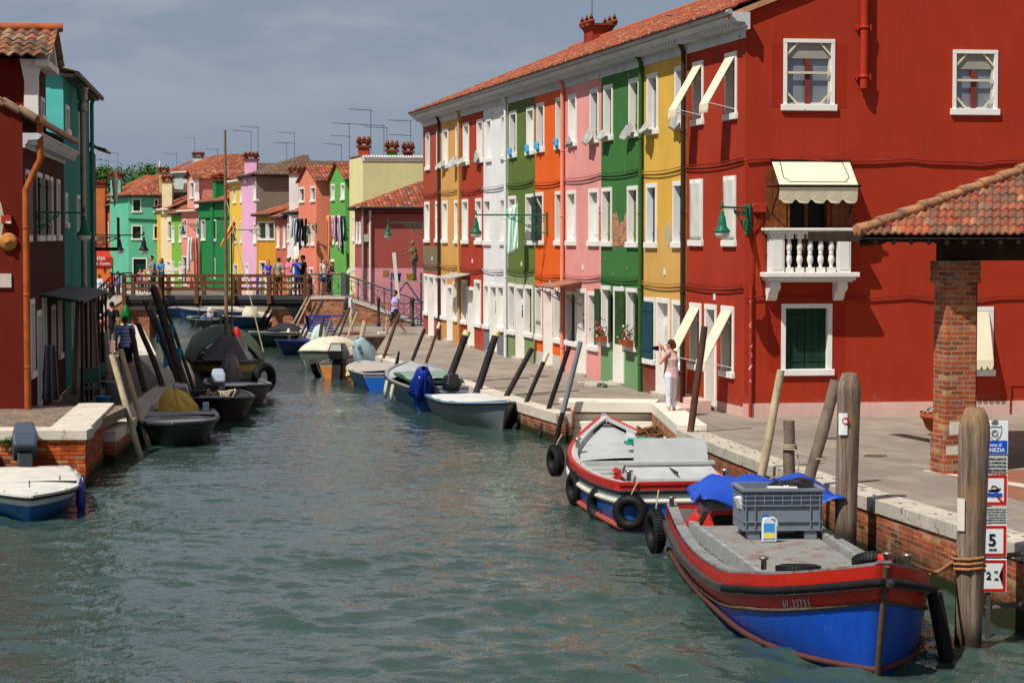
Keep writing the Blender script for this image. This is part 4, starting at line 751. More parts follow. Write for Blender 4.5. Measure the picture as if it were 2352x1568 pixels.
m_=MB(); m_.add([(p.x,p.y,zq(p.y)+.004) for p in (G(2180,1088,.88),G(2352,1152,.93),G(2352,1076,.86),G(2200,1072,.86))],[(0,1,2,3)]); o_=m_.build('pavement',pavmat('paving_red',(150,92,66),.25,.12,(120,100,84),rot=R(20))); tag(o_,kind='structure')
# ================= LEFT-HAND HOUSES =================
ZL=ZF(0,100,2.45); ZM=ZF(0,600,2.24); ZP=ZF(750,300,2.412); ZQ=ZF(250,350,2.613)
LT=-.1256; LA=(-10.15,45.3)
LF=Frame(LA,(LA[0]+LT*40,LA[1]+40))   # facade of the left row: u runs away from the camera; building lies to the left
def LX(s): return (LA[0]+LT*s,LA[1]+s)
def face_T(root,fr,u=0,flip=False): return Matrix.Translation(-Vector(root))@Matrix.Translation(fr.loc(u))@Matrix.Rotation(fr.ang,4,'Z')
class On:
    """objects built inside belong to root but lie on the vertical plane fr"""
    def __init__(s,root,fr,u=0): s.r=root;s.T=(Matrix.Translation(root.location)@Matrix.Rotation(root.rotation_euler[2],4,'Z')).inverted()@Matrix.Translation(fr.loc(u))@Matrix.Rotation(fr.ang,4,'Z')
    def __enter__(s): s.b=set(sc.objects); return s
    def __exit__(s,*a):
        for o in set(sc.objects)-s.b:
            if o.parent==s.r: o.matrix_basis=s.T@o.matrix_basis
def left_row():
    # faces seen from the canal: A = far end, B = near end, so that the building is behind
    def fr(s0,s1): return Frame(LX(s0),LX(s1))
    # --- near dark red house with dormer
    F=fr(0,10.6); t=thing('red_house','dark red house with an orange gutter pipe and a dormer at the left edge','house',F.loc(0),0,'houses on the left-hand quay')
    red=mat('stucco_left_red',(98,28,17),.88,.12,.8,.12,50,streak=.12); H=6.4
    L_=F.L
    def su(s): return s
    with On(t,F):
        holes=[]
        for (x0,x1,y0,y1,f) in ((198,231,1098,0,'dark'),(290,329,1122,0,'dark'),(353,380,1140,0,'dark'),(392,412,1156,0,'glass'),(445,470,1176,0,'glass')):
            a,_=F.uz(ZL(x0,1300)); b,_=F.uz(ZL(x1,1300)); d=F.uz(ZL((x0+x1)/2,y0))[1]; c=3.83
            if a>b: a,b=b,a
            b=max(b,a+.8); w,o=window(t,a,b,c,d,f); holes.append(o)
            if f=='dark': q=MB(); m_=(a+b)/2; shutter_leaf(q,a-.02,m_-.005,c+.15,d-.12,-.075); shutter_leaf(q,m_+.005,b+.02,c+.15,d-.12,-.075); q.build('shutter',DKG(),w)
        for s in (1.6,4.6,8.9):
            w,o=window(t,su(s)-.5,su(s)+.5,.9,2.6,'dark'); holes.append(o)
        w,o=door(t,su(3.2)-.5,su(3.2)+.5,0,2.3,(34,60,44)); holes.append(o); w,o=door(t,su(7)-.5,su(7)+.5,0,2.3,(40,44,40)); holes.append(o)
        b=MB(); wallgrid(b,L_,H,holes); b.add([(L_,0,0),(L_,7,0),(L_,7,H),(L_,0,H)],[(0,1,2,3)]); b.build('wall',mat('stucco_left_dark',(62,18,12),.88,.12),t)  # canal side: shade put into a darker copy of the gable red
        cornice(t,L_-.2,F.uz(ZL(230,850))[1]-.25,proj=.42,h=.3,gut=False,mod=.3)
        tile_roof(t,'roof',(-.1,-.28,H-.02),(L_+.05,-.28,H-.02),(0,3.8,1.9),tilemat('roof_old',((130,72,44),(150,88,56),(102,62,44),(150,118,90),(82,68,54)),.5))
        g=MB(); g.tube([(-.1,-.34,H-.05),(L_+.02,-.34,H-.05)],.075,8); g.build('gutter',mat('gutter_copper',(150,84,40),.45,.3,6,metal=.2),t)
        p=MB(); p.tube([(.15,-.34,H-.1),(.15,-.34,H-.85),(.05,-.2,H-1.15),(-.12,-.06,H-1.5),(-.12,-.06,.05)],.07,10); 
        for z in (1.2,2.7,4.1): p.lathe([(.075,0),(.075,.05)],(-.12,-.06,z),10)
        p.build('downpipe',mat('pipe_orange',(150,76,30),.5,.3,3),t)
        bx=MB(); bx.box(L_-.35,L_-.02,-.16,-.02,1.9,4.9) if 0 else None
    # camera-facing gable end
    P=F.loc(0); G2=Frame((P.x-9,P.y-.1),(P.x,P.y)); 
    with On(t,G2):
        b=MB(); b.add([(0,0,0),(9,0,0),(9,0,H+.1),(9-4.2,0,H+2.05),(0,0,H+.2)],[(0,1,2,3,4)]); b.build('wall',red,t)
        v=MB(); 
        for k in range(14): v.tube([(9.3-.33*k,-.06,H-.02+.152*k),(9.3-.33*(k+1.1),-.06,H+.03+.152*(k+1.1))],.085,7)
        v.build('verge_tiles',tilemat('roof_old'),t)
        q0=G2.uz(ZM(18,215)); q1=G2.uz(ZM(92,275)); b=MB(); b.box(q0[0],q1[0],-.14,0,q1[1],q0[1]); b.build('junction_box',mat('chipped_red_box',(158,46,32)),t,bev=.01)
        q=G2.uz(ZM(65,405)); b=MB(); T=Matrix.Translation((q[0],-.04,q[1]))@Matrix.Rotation(R(90),4,'X'); b.lathe([(.18,-.02),(.19,.02),(.12,.04),(.07,.07),(.05,.13),(.0,.15)],n=18,T=T); b.build('straw_hat',mat('straw',(166,112,58),.9,.3,12),t)
        q0=G2.uz(ZM(0,635)); q1=G2.uz(ZM(86,735)); b=MB(); b.box(q0[0]-.2,q1[0],-.05,0,q1[1],q0[1]); b.build('stone_lintel',mat('marked_stone',(190,180,168),.85,.15,3,stain=(140,70,54),sth=.62,ssc=5),t)
        rr=random.Random(9); q=G2.uz(ZM(10,240)); b=MB(); b.prism([(q[0]+.3*math.cos(k*.5)*rr.uniform(.7,1.1)-.2,-.006,q[1]+.62*math.sin(k*.5)*rr.uniform(.8,1.1)) for k in range(12)],(0,.004,0)); b.build('plaster_patch',mat('bare_plaster',(176,166,148),.9,.2,3),t)
    # dormer
    D=Frame(LX(3.1),LX(5.6)); zt=8.5-.65; dp=3.5
    with On(t,D):
        w,o=window(t,D.L*.4,D.L*.78,H+.15,zt-.75,'glass',fw=.09)
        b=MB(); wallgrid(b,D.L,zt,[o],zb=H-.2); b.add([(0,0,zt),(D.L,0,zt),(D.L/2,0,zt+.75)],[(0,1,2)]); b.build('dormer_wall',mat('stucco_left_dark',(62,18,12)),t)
        b=MB(); b.box(-.02,.32,-.04,.25,H+.1,zt-.02); b.prism([(-.021,-.06,H-.1),(-.021,.28,H-.1),(-.021,.24,zt-.5),(-.021,.34,zt),(-.021,-.16,zt),(-.021,-.04,zt-.5)],(-.05,0,0)); b.box(-.2,D.L+.1,-.3,.0,zt-.16,zt-.02); b.prism([(-.2,-.28,zt-.02),(.1,-.28,zt-.02),(D.L/2,-.28,zt+.5),(D.L/2,-.28,zt+.64)],(0,.27,0)); b.prism([(D.L+.1,-.28,zt-.02),(D.L-.15,-.28,zt-.02),(D.L/2,-.28,zt+.5),(D.L/2,-.28,zt+.64)],(0,.27,0)); b.build('dormer_trim',WHITE(),t)
        b=MB(); b.box(0,.02,.25,8,H-1,zt); b.build('dormer_wall',red,t)
        tm=tilemat('roof_old')
        tile_roof(t,'roof',(-.42,-.4,zt+.0),(-.42,6.6,zt+.0),(D.L/2+.42,0,.72),tm,tw=.27,tl=.4,amp=.07,seg=8)
        tile_roof(t,'roof',(D.L+.35,-.4,zt+.0),(D.L+.35,6.6,zt+.0),(-D.L/2-.35,0,.70),tm,tw=.27,tl=.4,amp=.07,seg=4)
        r=MB()
        for k in range(16): r.tube([(D.L/2,-.5+.44*k,zt+.82),(D.L/2,-.5+.44*(k+1.03),zt+.80)],[.1,.12],8)
        r.build('ridge_tiles',mat('ridge_tile',(166,88,56)),t)
    # --- turquoise house
    F=fr(10.7,20.4); t=thing('turquoise_house','tall turquoise house with a steel flue behind the red house on the left','house',F.loc(0),0,'houses on the left-hand quay'); H=8.75-.65
    tq=mat('stucco_turquoise',(44,126,118),.85,.1,.8)  # darker copy for the canal side, its shade put into the colour
    with On(t,F):
        holes=[]
        for (x0,x1,y0,y1) in ((516,546,590,820),(622,652,640,985),(515,532,1280,1560),(606,637,1300,1620)):
            a=F.uz(ZL(x0,(y0+y1)/2))[0]; b=F.uz(ZL(x1,(y0+y1)/2))[0]; d=F.uz(ZL((x0+x1)/2,y0))[1]; c=F.uz(ZL((x0+x1)/2,y1))[1]
            a,b=min(a,b),max(a,b); a=min(max(.1,a),F.L-.9); b=min(F.L-.1,max(b,a+.7)); w,o=window(t,a,b,c,d,'glass'); holes.append(o)
        w,o=door(t,F.L*.45,F.L*.45+1,0,2.3,(40,50,48)); holes.append(o); w,o=window(t,F.L*.2,F.L*.2+.9,.9,2.4,'dark'); holes.append(o)
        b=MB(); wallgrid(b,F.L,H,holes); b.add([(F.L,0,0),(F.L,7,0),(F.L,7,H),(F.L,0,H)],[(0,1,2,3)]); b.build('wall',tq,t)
        tile_roof(t,'roof',(-.3,-.32,H+.0),(F.L+.1,-.32,H+.0),(0,3.9,1.35),tilemat('roof_old'))
        g=MB(); g.tube([(-.3,-.38,H-.02),(F.L+.1,-.38,H-.02)],.07,8); g.box(-.3,F.L,-.3,0,H-.1,H-.02); g.build('gutter',mat('gutter_dark',(58,52,48),.5),t)
        a=F.uz(ZL(565,900))[0]; zt=F.uz(ZL(565,495))[1]; p=MB(); p.tube([(a,-.3,.9),(a,-.3,zt-.2)],.075,10); p.lathe([(.1,0),(.13,.03),(.13,.22),(.1,.25)],(a,-.3,zt-.5),12); p.lathe([(.1,0),(.14,.03),(.14,.3),(.17,.31),(.17,.34)],(a,-.3,zt-.2),12)
        for z in (2.6,4.4,6): p.lathe([(.09,0),(.09,.05)],(a,-.3,z),10)
        p.build('flue',mat('steel_flue',(150,140,130),.35,.25,4,metal=.7),t)
        downpipe(t,F.L-.35,0,H,(46,126,120),y=-.1,r=.06)
    P=F.loc(0); G2=Frame((P.x-8,P.y),(P.x,P.y))
    with On(t,G2):
        b=MB(); b.add([(0,0,0),(8,0,0),(8,0,H),(4.5,0,H+1.3),(0,0,H+.2)],[(0,1,2,3,4)]); b.build('wall',mat('stucco_turquoise_lit',(86,190,182),.85,.1),t)  # lighter copy for the gable, sunlight put into the colour
        b=MB(); b.prism([(7.2,-.006,5.5),(7.3,-.006,H+.2),(5,-.006,H+1),(5,-.006,5.5)],(0,.004,0)); b.build('plaster_patch',mat('bare_plaster',(176,166,148)),t)
    # --- two more narrow houses following
    for (s0,s1,H,c,lab,nm) in ((20.5,23.2,6.5,(86,48,36),'narrow brown house with a washing balcony beyond the turquoise one','brown_house'),):
        F=fr(s0,s1); t=thing(nm,lab,'house',F.loc(0),0,'houses on the left-hand quay')
        with On(t,F):
            holes=[]
            for u in (F.L*.3,):
                for z in (.9,3.8): w,o=window(t,u,u+.9,z,z+1.5,'dark'); holes.append(o)
            b=MB(); wallgrid(b,F.L,H,holes); b.add([(F.L,0,0),(F.L,7,0),(F.L,7,H),(F.L,0,H)],[(0,1,2,3)]);b.add([(0,0,0),(0,7,0),(0,7,H),(0,0,H)],[(0,1,2,3)]); b.build('wall',mat('stucco_'+nm,c,.88),t)
            tile_roof(t,'roof',(-.2,-.45,H),(F.L+.2,-.45,H),(0,3.8,1.5),tilemat('roof_old'))
            if nm=='brown_house':
                b=MB(); u=.3; b.box(u,u+1.2,-.8,0,3.5,3.6); 
                for k in range(9): b.tube([(u+.05+k*.14,-.78,3.6),(u+.05+k*.14,-.78,4.5)],.012,4)
                b.tube([(u,-.78,4.5),(u+1.2,-.78,4.5)],.02,5); b.build('balcony',mat('dark_iron',(30,30,32)),t)
                b=MB(); b.lathe([(.02,0),(.06,.2),(.11,.7),(.02,1.0)],(u+.6,-.7,4.9),8); b.build('closed_parasol',mat('cream_canvas',(224,214,186)),t)
left_row()
# ================= FAR HOUSES =================
def pxp(px,Y): v=at(px,HOR,Y); return (v.x,v.y)
def house(name,lab,pts,H,col,wins=(),facecol={},roof=None,zc=(),cols=(),grp='houses along the far bend of the canal',depth=7,gable=None,sl=.42,ov=.3,tm=None,awn=None,eave_white=False):
    """pts: base corners [(px,Y)...] left to right; faces between them"""
    W=[pxp(*p) for p in pts]; t=thing(name,lab,'house',(W[0][0],W[0][1],.65),0,grp)
    m=[mat('stucco_%d'%hash_(str(col)),col,.88,.09,.7,.1,40,streak=.1)]+[mat('stucco_%d'%hash_(str(c)),c,.88,.1,.7) for c in cols]
    fr=[Frame(W[i],W[i+1]) for i in range(len(W)-1)]
    tm=tm or TILE()
    for i,F in enumerate(fr):
        with On(t,F):
            holes=[]
            for (k,f,x0,x1,y0,y1,fill) in wins:
                if k!=i: continue
                a,b,c,d=F.rect(f,x0,x1,y0,y1); a=max(a,.05); b=min(max(b,a+.55),F.L-.03)
                if b-a<.3: continue
                if fill=='door': w,o=door(t,a,b,0,d,(200,196,186)); holes.append(o); continue
                if fill=='open': 
                    w,o=window(t,a,b,c,d,'glass'); s=MB(); sw=(b-a)*.45; shutter_leaf(s,a-sw,a-.01,c+.1,d-.08,-.07); shutter_leaf(s,b+.01,b+sw,c+.1,d-.08,-.07); s.build('shutter',DKG(),w)
                else: w,o=window(t,a,b,c,d,fill,fw=.1)
                holes.append(o)
            b=MB(); wallgrid(b,F.L,H,holes,zc)
            if gable and gable[0]==i:
                b.add([(0,0,H),(F.L,0,H),(F.L*gable[2],0,H+gable[1])],[(0,1,2)])
            b.build('wall',m if i not in facecol else mat('stucco_%d'%hash_(str(facecol[i])),facecol[i],.88,.1,.7),t)
    # back sides
    F0,Fn=fr[0],fr[-1]; b=MB(); a0=F0.loc(0,0)-t.location; a1=F0.loc(0,depth)-t.location; c0=Fn.loc(Fn.L,0)-t.location; c1=Fn.loc(Fn.L,depth)-t.location; up_=Vector((0,0,H))
    b.add([a1,a0,a0+up_,a1+up_],[(0,1,2,3)]); b.add([c0,c1,c1+up_,c0+up_],[(0,1,2,3)]); b.add([c1,a1,a1+up_,c1+up_],[(0,1,2,3)]); b.build('wall',m,t)
    if gable:
        i,gh,gp=gable; F=fr[i]; S_=None
        with On(t,F):
            tile_roof(t,'roof',(F.L+ov,-.15,H-ov*.3),(F.L+ov,depth,H-ov*.3),(-(F.L*(1-gp)+ov),0,gh+ov*.3+.02),tm)
            tile_roof(t,'roof',(-ov,-.15,H-ov*.3),(-ov,depth,H-ov*.3),(F.L*gp+ov,0,gh+ov*.3+.02),tm)
    elif roof!='none':
        Lr=depth*.62
        for i,F in enumerate(fr):
            cl=[]
            if i>0:
                bis=(fr[i-1].n+F.n).normalized(); pt=F.loc(0,0,0); nn=-bis.cross(Vector((0,0,1)));  nn=nn if nn.dot(F.d)<0 else -nn; 
                Mi=(Matrix.Translation(F.loc(0))@Matrix.Rotation(F.ang,4,'Z')).inverted(); cl.append((Mi@pt,Mi.to_3x3()@nn))
            if i<len(fr)-1:
                bis=(fr[i+1].n+F.n).normalized(); pt=F.loc(F.L,0,0); nn=bis.cross(Vector((0,0,1))); nn=nn if nn.dot(F.d)>0 else -nn
                Mi=(Matrix.Translation(F.loc(0))@Matrix.Rotation(F.ang,4,'Z')).inverted(); cl.append((Mi@pt,Mi.to_3x3()@nn))
            ex0=ov if i==0 else Lr*0+.6; ex1=ov if i==len(fr)-1 else .6
            with On(t,F):
                tile_roof(t,'roof',(-(ov if i==0 else .6),-ov,H-.02),(F.L+(ov if i==len(fr)-1 else .6),-ov,H-.02),(0,Lr,Lr*sl),tm,clips=cl)
                b=MB(); b.box(-(.1 if i==0 else 0),F.L,-ov+.02,-.0,H-.14,H-.03); b.tube([(-.1,-ov-.03,H-.04),(F.L,-ov-.03,H-.04)],.06,6); b.build('gutter',WHITE() if eave_white else mat('gutter_dark',(58,52,48)),t)
    return t,fr
def zt(py,Y): return CZ+(HOR-py)*Y/FPX-.65
def zpy(f,x,y,Y): return zt(f(x,y)[1],Y)
rosa=(196,110,98)
# rose house with the low tiled roof beside the scaffold
t,fr=house('rose_house','rose pink low house with tiled roof and a paler band, behind the scaffold',[(815,104.5),(831,101.2),(985,101.8)],zpy(ZP,1200,890,101.2),(164,84,76),[(0,ZP,966,978,1000,1180,'white'),(0,ZP,990,1004,1000,1180,'white')],cols=((212,142,150),),zc=[(2.45,1)],sl=.36)
with On(t,fr[1]):
    for f_,x,c in ((0,1072,(214,206,196)),(0,1015,(150,140,130))):
        u=fr[1].uz(ZP(x,1000))[0]
        if u>0: downpipe(t,u,0,fr[1].uz(ZP(x,890))[1],c,y=-.08,r=.06)
    u=fr[1].uz(ZP(1195,1403)); b=MB(); b.box(u[0]-.13,u[0]+.13,-.02,0,u[1]-.14,u[1]+.14); b.build('vent_grille',mat('vent',(150,120,60),.7),t)
    b=MB(); q=fr[1].uz(ZP(1045,1130)); b.box(q[0]-.2,q[0]+.2,-.12,0,q[1]-.17,q[1]+.17); b.build('meter_box',mat('meter',(190,184,160),.6),t)
    b=MB(); b.tube([(.1,-.05,fr[1].uz(ZP(1100,940))[1]),(7,-.05,fr[1].uz(ZP(1400,940))[1])],.03,5); b.build('cable',mat('cable_rose',(120,56,50)),t)
cream=(214,204,150)
t,fr=house('cream_house','pale yellow house with white scalloped cornice and row of chimneys behind the rose house',[(803,112),(834,107.5),(992,108.3)],zpy(ZP,1300,500,107.5),(222,212,156),[(0,ZP,940,952,960,1160,'white')],roof='none',depth=9)
with On(t,fr[1]):
    b=MB(); b.box(-.1,fr[1].L,-.04,-.002,zpy(ZP,1300,532,107.5),zpy(ZP,1300,506,107.5)); 
    n=26
    for k in range(n): u=(k+.5)*fr[1].L/n; b.tube([(u,-.1,zpy(ZP,1300,500,107.5)),(u,.3,zpy(ZP,1300,500,107.5)+.03)],.06,6)
    b.build('scalloped_edge',WHITE(),t)
    tile_roof(t,'roof',(0,.1,zpy(ZP,1300,500,107.5)),(fr[1].L,.1,zpy(ZP,1300,500,107.5)-.12),(0,4,.05))
H0=zpy(ZP,1300,495,107.5)
for (x0,x1,yt,c,cap,Y) in ((970,1088,430,(172,72,48),'t',111),(1190,1305,460,(96,160,70),'t',112),(1320,1425,470,(150,70,50),'t',114)):
    X0=(ZP(x0,0)[0]-CX)*Y/FPX; X1=(ZP(x1,0)[0]-CX)*Y/FPX; chimney(t,(X0+X1)/2-t.location.x,Y-t.location.y,H0-1,zpy(ZP,1300,yt,Y),X1-X0-.25,1.0,c,'t')
t,fr=house('lime_house','bright green gabled house with washing below its windows, left of the cream house',[(758,119.5),(794,114.5)],zpy(ZP,880,672,116),(98,164,76),[(0,ZP,772,798,710,842,'glass'),(0,ZP,848,876,703,838,'white'),(0,ZP,768,793,983,1186,'glass'),(0,ZP,815,870,983,1186,'dark')],gable=(0,zpy(ZP,820,552,117)-zpy(ZP,880,672,116),.5),depth=8)
t,fr=house('salmon_house','salmon pink gabled house with steep tiled roof behind the people on the bridge',[(686,126.5),(727,120)],zpy(ZP,700,678,120),(222,130,104),[(0,ZP,523,563,735,858,'dark'),(0,ZP,612,648,727,852,'dark'),(0,ZP,517,545,1025,1190,'dark'),(0,ZP,555,598,1022,1192,'dark'),(0,ZP,614,640,1022,1192,'dark'),(0,ZP,601,632,1358,1560,'dark')],gable=(0,zpy(ZP,590,572,123)-zpy(ZP,700,678,120),.5),depth=8)
t,fr=house('white_house','thin white house front with tall chimney left of the salmon house',[(660,131),(676,127.5),(686,127.2)],zpy(ZP,470,930,128),(224,222,218),[(0,ZP,470,500,1020,1185,'dark'),(0,ZP,430,455,1020,1170,'dark')],depth=5)
chimney(t,(ZP(485,0)[0]-CX)*127.3/FPX-t.location.x,127.8-t.location.y,1.0,zpy(ZP,480,640,127.5),.62,.6,(226,224,220),'t')
t,fr=house('brick_red_house','faded brick-red low house between the white front and the mustard house',[(633,135),(660,131)],zpy(ZP,380,965,133),(190,104,76),[(0,ZP,348,368,1035,1212,'white'),(0,ZP,398,415,1035,1212,'white')],depth=5)
t,fr=house('mustard_house','mustard yellow low house with dark green double shutters',[(589,141),(633,135.2)],zpy(ZP,260,945,138),(206,146,34),[(0,ZP,200,265,1000,1150,'dark'),(0,ZP,272,330,1000,1150,'dark'),(0,ZP,215,260,1310,1440,'dark')],depth=5,sl=.3)
t,fr=house('lilac_house','tall lilac house with taupe side wall, mottled roof and tile capped chimney',[(556,146.5),(589,141.2),(722,142.2)],zpy(ZP,145,645,144),(226,172,204),[(0,ZP,166,188,690,845,'white'),(0,ZP,166,188,1015,1180,'white'),(0,ZP,105,125,1330,1450,'white')],depth=7,sl=.33,facecol={1:(128,118,104)},tm=tilemat('roof_mottled',((130,74,48),(112,76,56),(94,70,56),(166,132,102),(76,66,58)),.8))
chimney(t,(ZP(145,0)[0]-CX)*144/FPX-t.location.x,144.6-t.location.y,zpy(ZP,145,645,144)-.5,zpy(ZP,145,525,144),.8,.8,(226,172,204),'t')
t,fr=house('yellow_house','yellow three-storey house hung with orange cloth beside the lilac house',[(528,152),(557,146.8)],zpy(ZQ,1340,612,149),(228,186,70),[(0,ZQ,1313,1337,660,805,'glass'),(0,ZQ,1375,1400,655,800,'white'),(0,ZQ,1318,1342,950,1140,'glass'),(0,ZQ,1378,1400,950,1140,'glass'),(0,ZQ,1320,1350,1310,1480,'dark')],depth=6,sl=.2,eave_white=True)
t,fr=house('green_house','strong emerald green house with chimney breast behind the thin mast',[(457,163),(528,152.4)],zpy(ZQ,1150,785,158),(30,122,66),[(0,ZQ,1045,1080,935,1118,'glass'),(0,ZQ,1140,1172,938,1120,'glass'),(0,ZQ,1130,1165,1263,1440,'glass')],depth=6,sl=.35)
with On(t,fr[0]):
    a=fr[0].uz(ZQ(1093,900))[0]; b_=fr[0].uz(ZQ(1185,900))[0]; q=MB(); q.box((a+b_)/2-.1,(a+b_)/2+.75,-.14,0,0,zpy(ZQ,1150,785,158)); q.build('chimney_breast',mat('stucco_%d'%hash_(str((30,122,66))),(30,122,66)),t); chimney(t,(a+b_)/2,.5,zpy(ZQ,1140,800,158),zpy(ZQ,1140,612,158),1.0,.7,(28,124,66),'t'); cable(t,[(0,-.05,zpy(ZQ,1150,925,158)),(fr[0].L,-.05,zpy(ZQ,1150,925,158))],.05,mat('cable_green',(20,74,44),.7))
t,fr=house('pink_house','pink house with curved dormer and washing line left of the emerald house',[(417,169.5),(457,163.2)],zpy(ZQ,950,860,166),(220,140,124),[(0,ZQ,893,922,935,1092,'glass'),(0,ZQ,1003,1030,935,1100,'glass'),(0,ZQ,985,1015,1260,1400,'dark'),(0,ZQ,888,925,1245,1500,'dark')],depth=6,sl=.3,eave_white=True)
dF=Frame(pxp(400+12,168.5),pxp(434,165.6))
def dormer(t,F,z0,z1,zp,c,wf):
    with On(t,F):
        a,b,c0,d0=F.rect(*wf); w,o=window(t,a,max(b,a+.7),c0,d0,'glass',fw=.12)
        q=MB(); wallgrid(q,F.L,z1,[o],zb=z0); q.add([(0,0,z1),(F.L,0,z1),(F.L/2,0,zp)],[(0,1,2)]); q.add([(F.L,0,z0),(F.L,4,z0),(F.L,4,z1),(F.L,0,z1)],[(0,1,2,3)]); q.add([(0,0,z0),(0,4,z0),(0,4,z1),(0,0,z1)],[(0,1,2,3)]); q.build('dormer',mat('stucco_%d'%hash_(str(c)),c,.88),t)
        q=MB(); q.prism([(F.L-.02,-.06,z0),(F.L+.5,-.06,z0),(F.L+.1,-.06,z1-1),(F.L+.2,-.06,z1),(F.L-.3,-.06,z1)],(0,.3,0)); q.build('dormer_trim',WHITE(),t)
        for s in (0,1): tile_roof(t,'roof',(F.L+.25 if s else -.25,-.3,z1),(F.L+.25 if s else -.25,4.5,z1),((-1 if s else 1)*(F.L/2+.25),0,zp-z1+.05))
dF=Frame(pxp(ZQ(930,0)[0],167.6),pxp(ZQ(1000,0)[0],164.6)); dormer(t,dF,zpy(ZQ,960,850,166),zpy(ZQ,960,600,166),zpy(ZQ,960,535,166),(222,150,138),(ZQ,950,985,615,765))
t,fr=house('lime_green_house','small light green house between the cream and pink ones',[(394,174),(418,169.7)],zpy(ZQ,840,885,172),(120,178,64),[(0,ZQ,797,818,990,1140,'white'),(0,ZQ,858,880,985,1135,'glass'),(0,ZQ,800,818,1290,1500,'white'),(0,ZQ,858,880,1295,1440,'white')],depth=6,sl=.45)
t,fr=house('cream_front_house','cream house front with broad chimney at the turn of the far row',[(369,178.5),(395,174.2)],zpy(ZQ,750,850,176),(228,208,160),[(0,ZQ,762,795,945,1115,'olive'),(0,ZQ,755,785,1285,1400,'white')],depth=6,sl=.45,eave_white=True)
chimney(t,(ZQ(760,0)[0]-CX)*176/FPX-t.location.x,176.5-t.location.y,zpy(ZQ,750,830,176)-.6,zpy(ZQ,750,620,176),.8,.8,(226,214,176),'t')
t,fr=house('ochre_house','narrow ochre house with a plain chimney beside the turquoise house',[(358,181),(370,178.8)],zpy(ZQ,690,830,180),(222,166,70),[],depth=6,sl=.3)
chimney(t,(ZQ(723,0)[0]-CX)*180/FPX-t.location.x,181-t.location.y,4,zpy(ZQ,720,545,180),.7,.7,(196,166,100),'t')
tq=(96,184,150)
t,fr=house('mint_house','large mint green hipped house closing the view at the end of the canal',[(253,186),(295,180),(366,180.5)],zpy(ZQ,500,735,181),tq,[(1,ZQ,461,540,760,880,'dark'),(1,ZQ,645,685,765,880,'dark'),(1,ZQ,455,545,985,1112,'dark'),(1,ZQ,640,665,985,1110,'dark'),(1,ZQ,463,590,1260,1540,'dark')],depth=12,sl=.42,eave_white=False)
chimney(t,(ZQ(327,0)[0]-CX)*184/FPX-t.location.x,184.5-t.location.y,zpy(ZQ,327,735,183)-.5,zpy(ZQ,327,590,184),.85,.8,(112,196,170),'t')
with On(t,fr[1]): cable(t,[(0,-.06,zpy(ZQ,500,935,181)),(fr[1].L,-.06,zpy(ZQ,500,945,181))],.05,mat('cable_green',(20,74,44)))
t,fr=house('tangerine_house','orange house with plain chimney beside the mint green house',[(200,190),(253,186.5)],zpy(ZQ,200,825,188),(196,100,44),[(0,ZQ,130,165,900,1010,'dark'),(0,ZQ,220,265,960,1120,'white')],depth=10,sl=.45)
chimney(t,(ZQ(205,0)[0]-CX)*187/FPX-t.location.x,187-t.location.y,2,zpy(ZQ,205,660,187),.85,.8,(190,104,54),'t')
t,fr=house('long_house','large building with orange hipped roof and white cornice rising behind the row',[(398,214),(470,208),(575,209.5)],zpy(ZQ,1100,530,209),(176,190,180),[],depth=8,sl=.36,eave_white=True)
chimney(t,(ZQ(1028,0)[0]-CX)*220/FPX-t.location.x,220-t.location.y,8,zpy(ZQ,1028,415,220),1.0,.9,(214,210,204),'t')
with On(t,fr[0]):
    b=MB(); T=Matrix.Translation((.4,-1.5,zpy(ZQ,838,495,212)))@Matrix.Rotation(R(80),4,'X')@Matrix.Rotation(R(-15),4,'Y'); b.lathe([(.6,.16),(.45,.08),(.2,.01),(.01,0)],n=20,T=T); b.build('satellite_dish',mat('dish',(190,188,184),.5),t)
# filler houses behind, so that no gap opens between the fronts
for (p,Y,py,c,lab,nm) in (([(586,0),(720,0)],158,367,(170,110,80),'tiled house far behind the salmon gable','back_house'),([(700,0),(830,0)],132,366,(176,90,66),'old tiled house roof rising behind the lime green gable','back_house'),([(430,0),(560,0)],176,412,(190,120,100),'pinkish house with tiled roof behind the emerald house','back_house'),([(366,0),(430,0)],186,425,(190,150,90),'ochre house with tiled roof behind the cream front','back_house')):
    house(nm,lab,[(p[0][0],Y),(p[1][0],Y+.6)],zt(py+30,Y),c,[],depth=8,sl=.17,tm=tilemat('roof_mottled'))
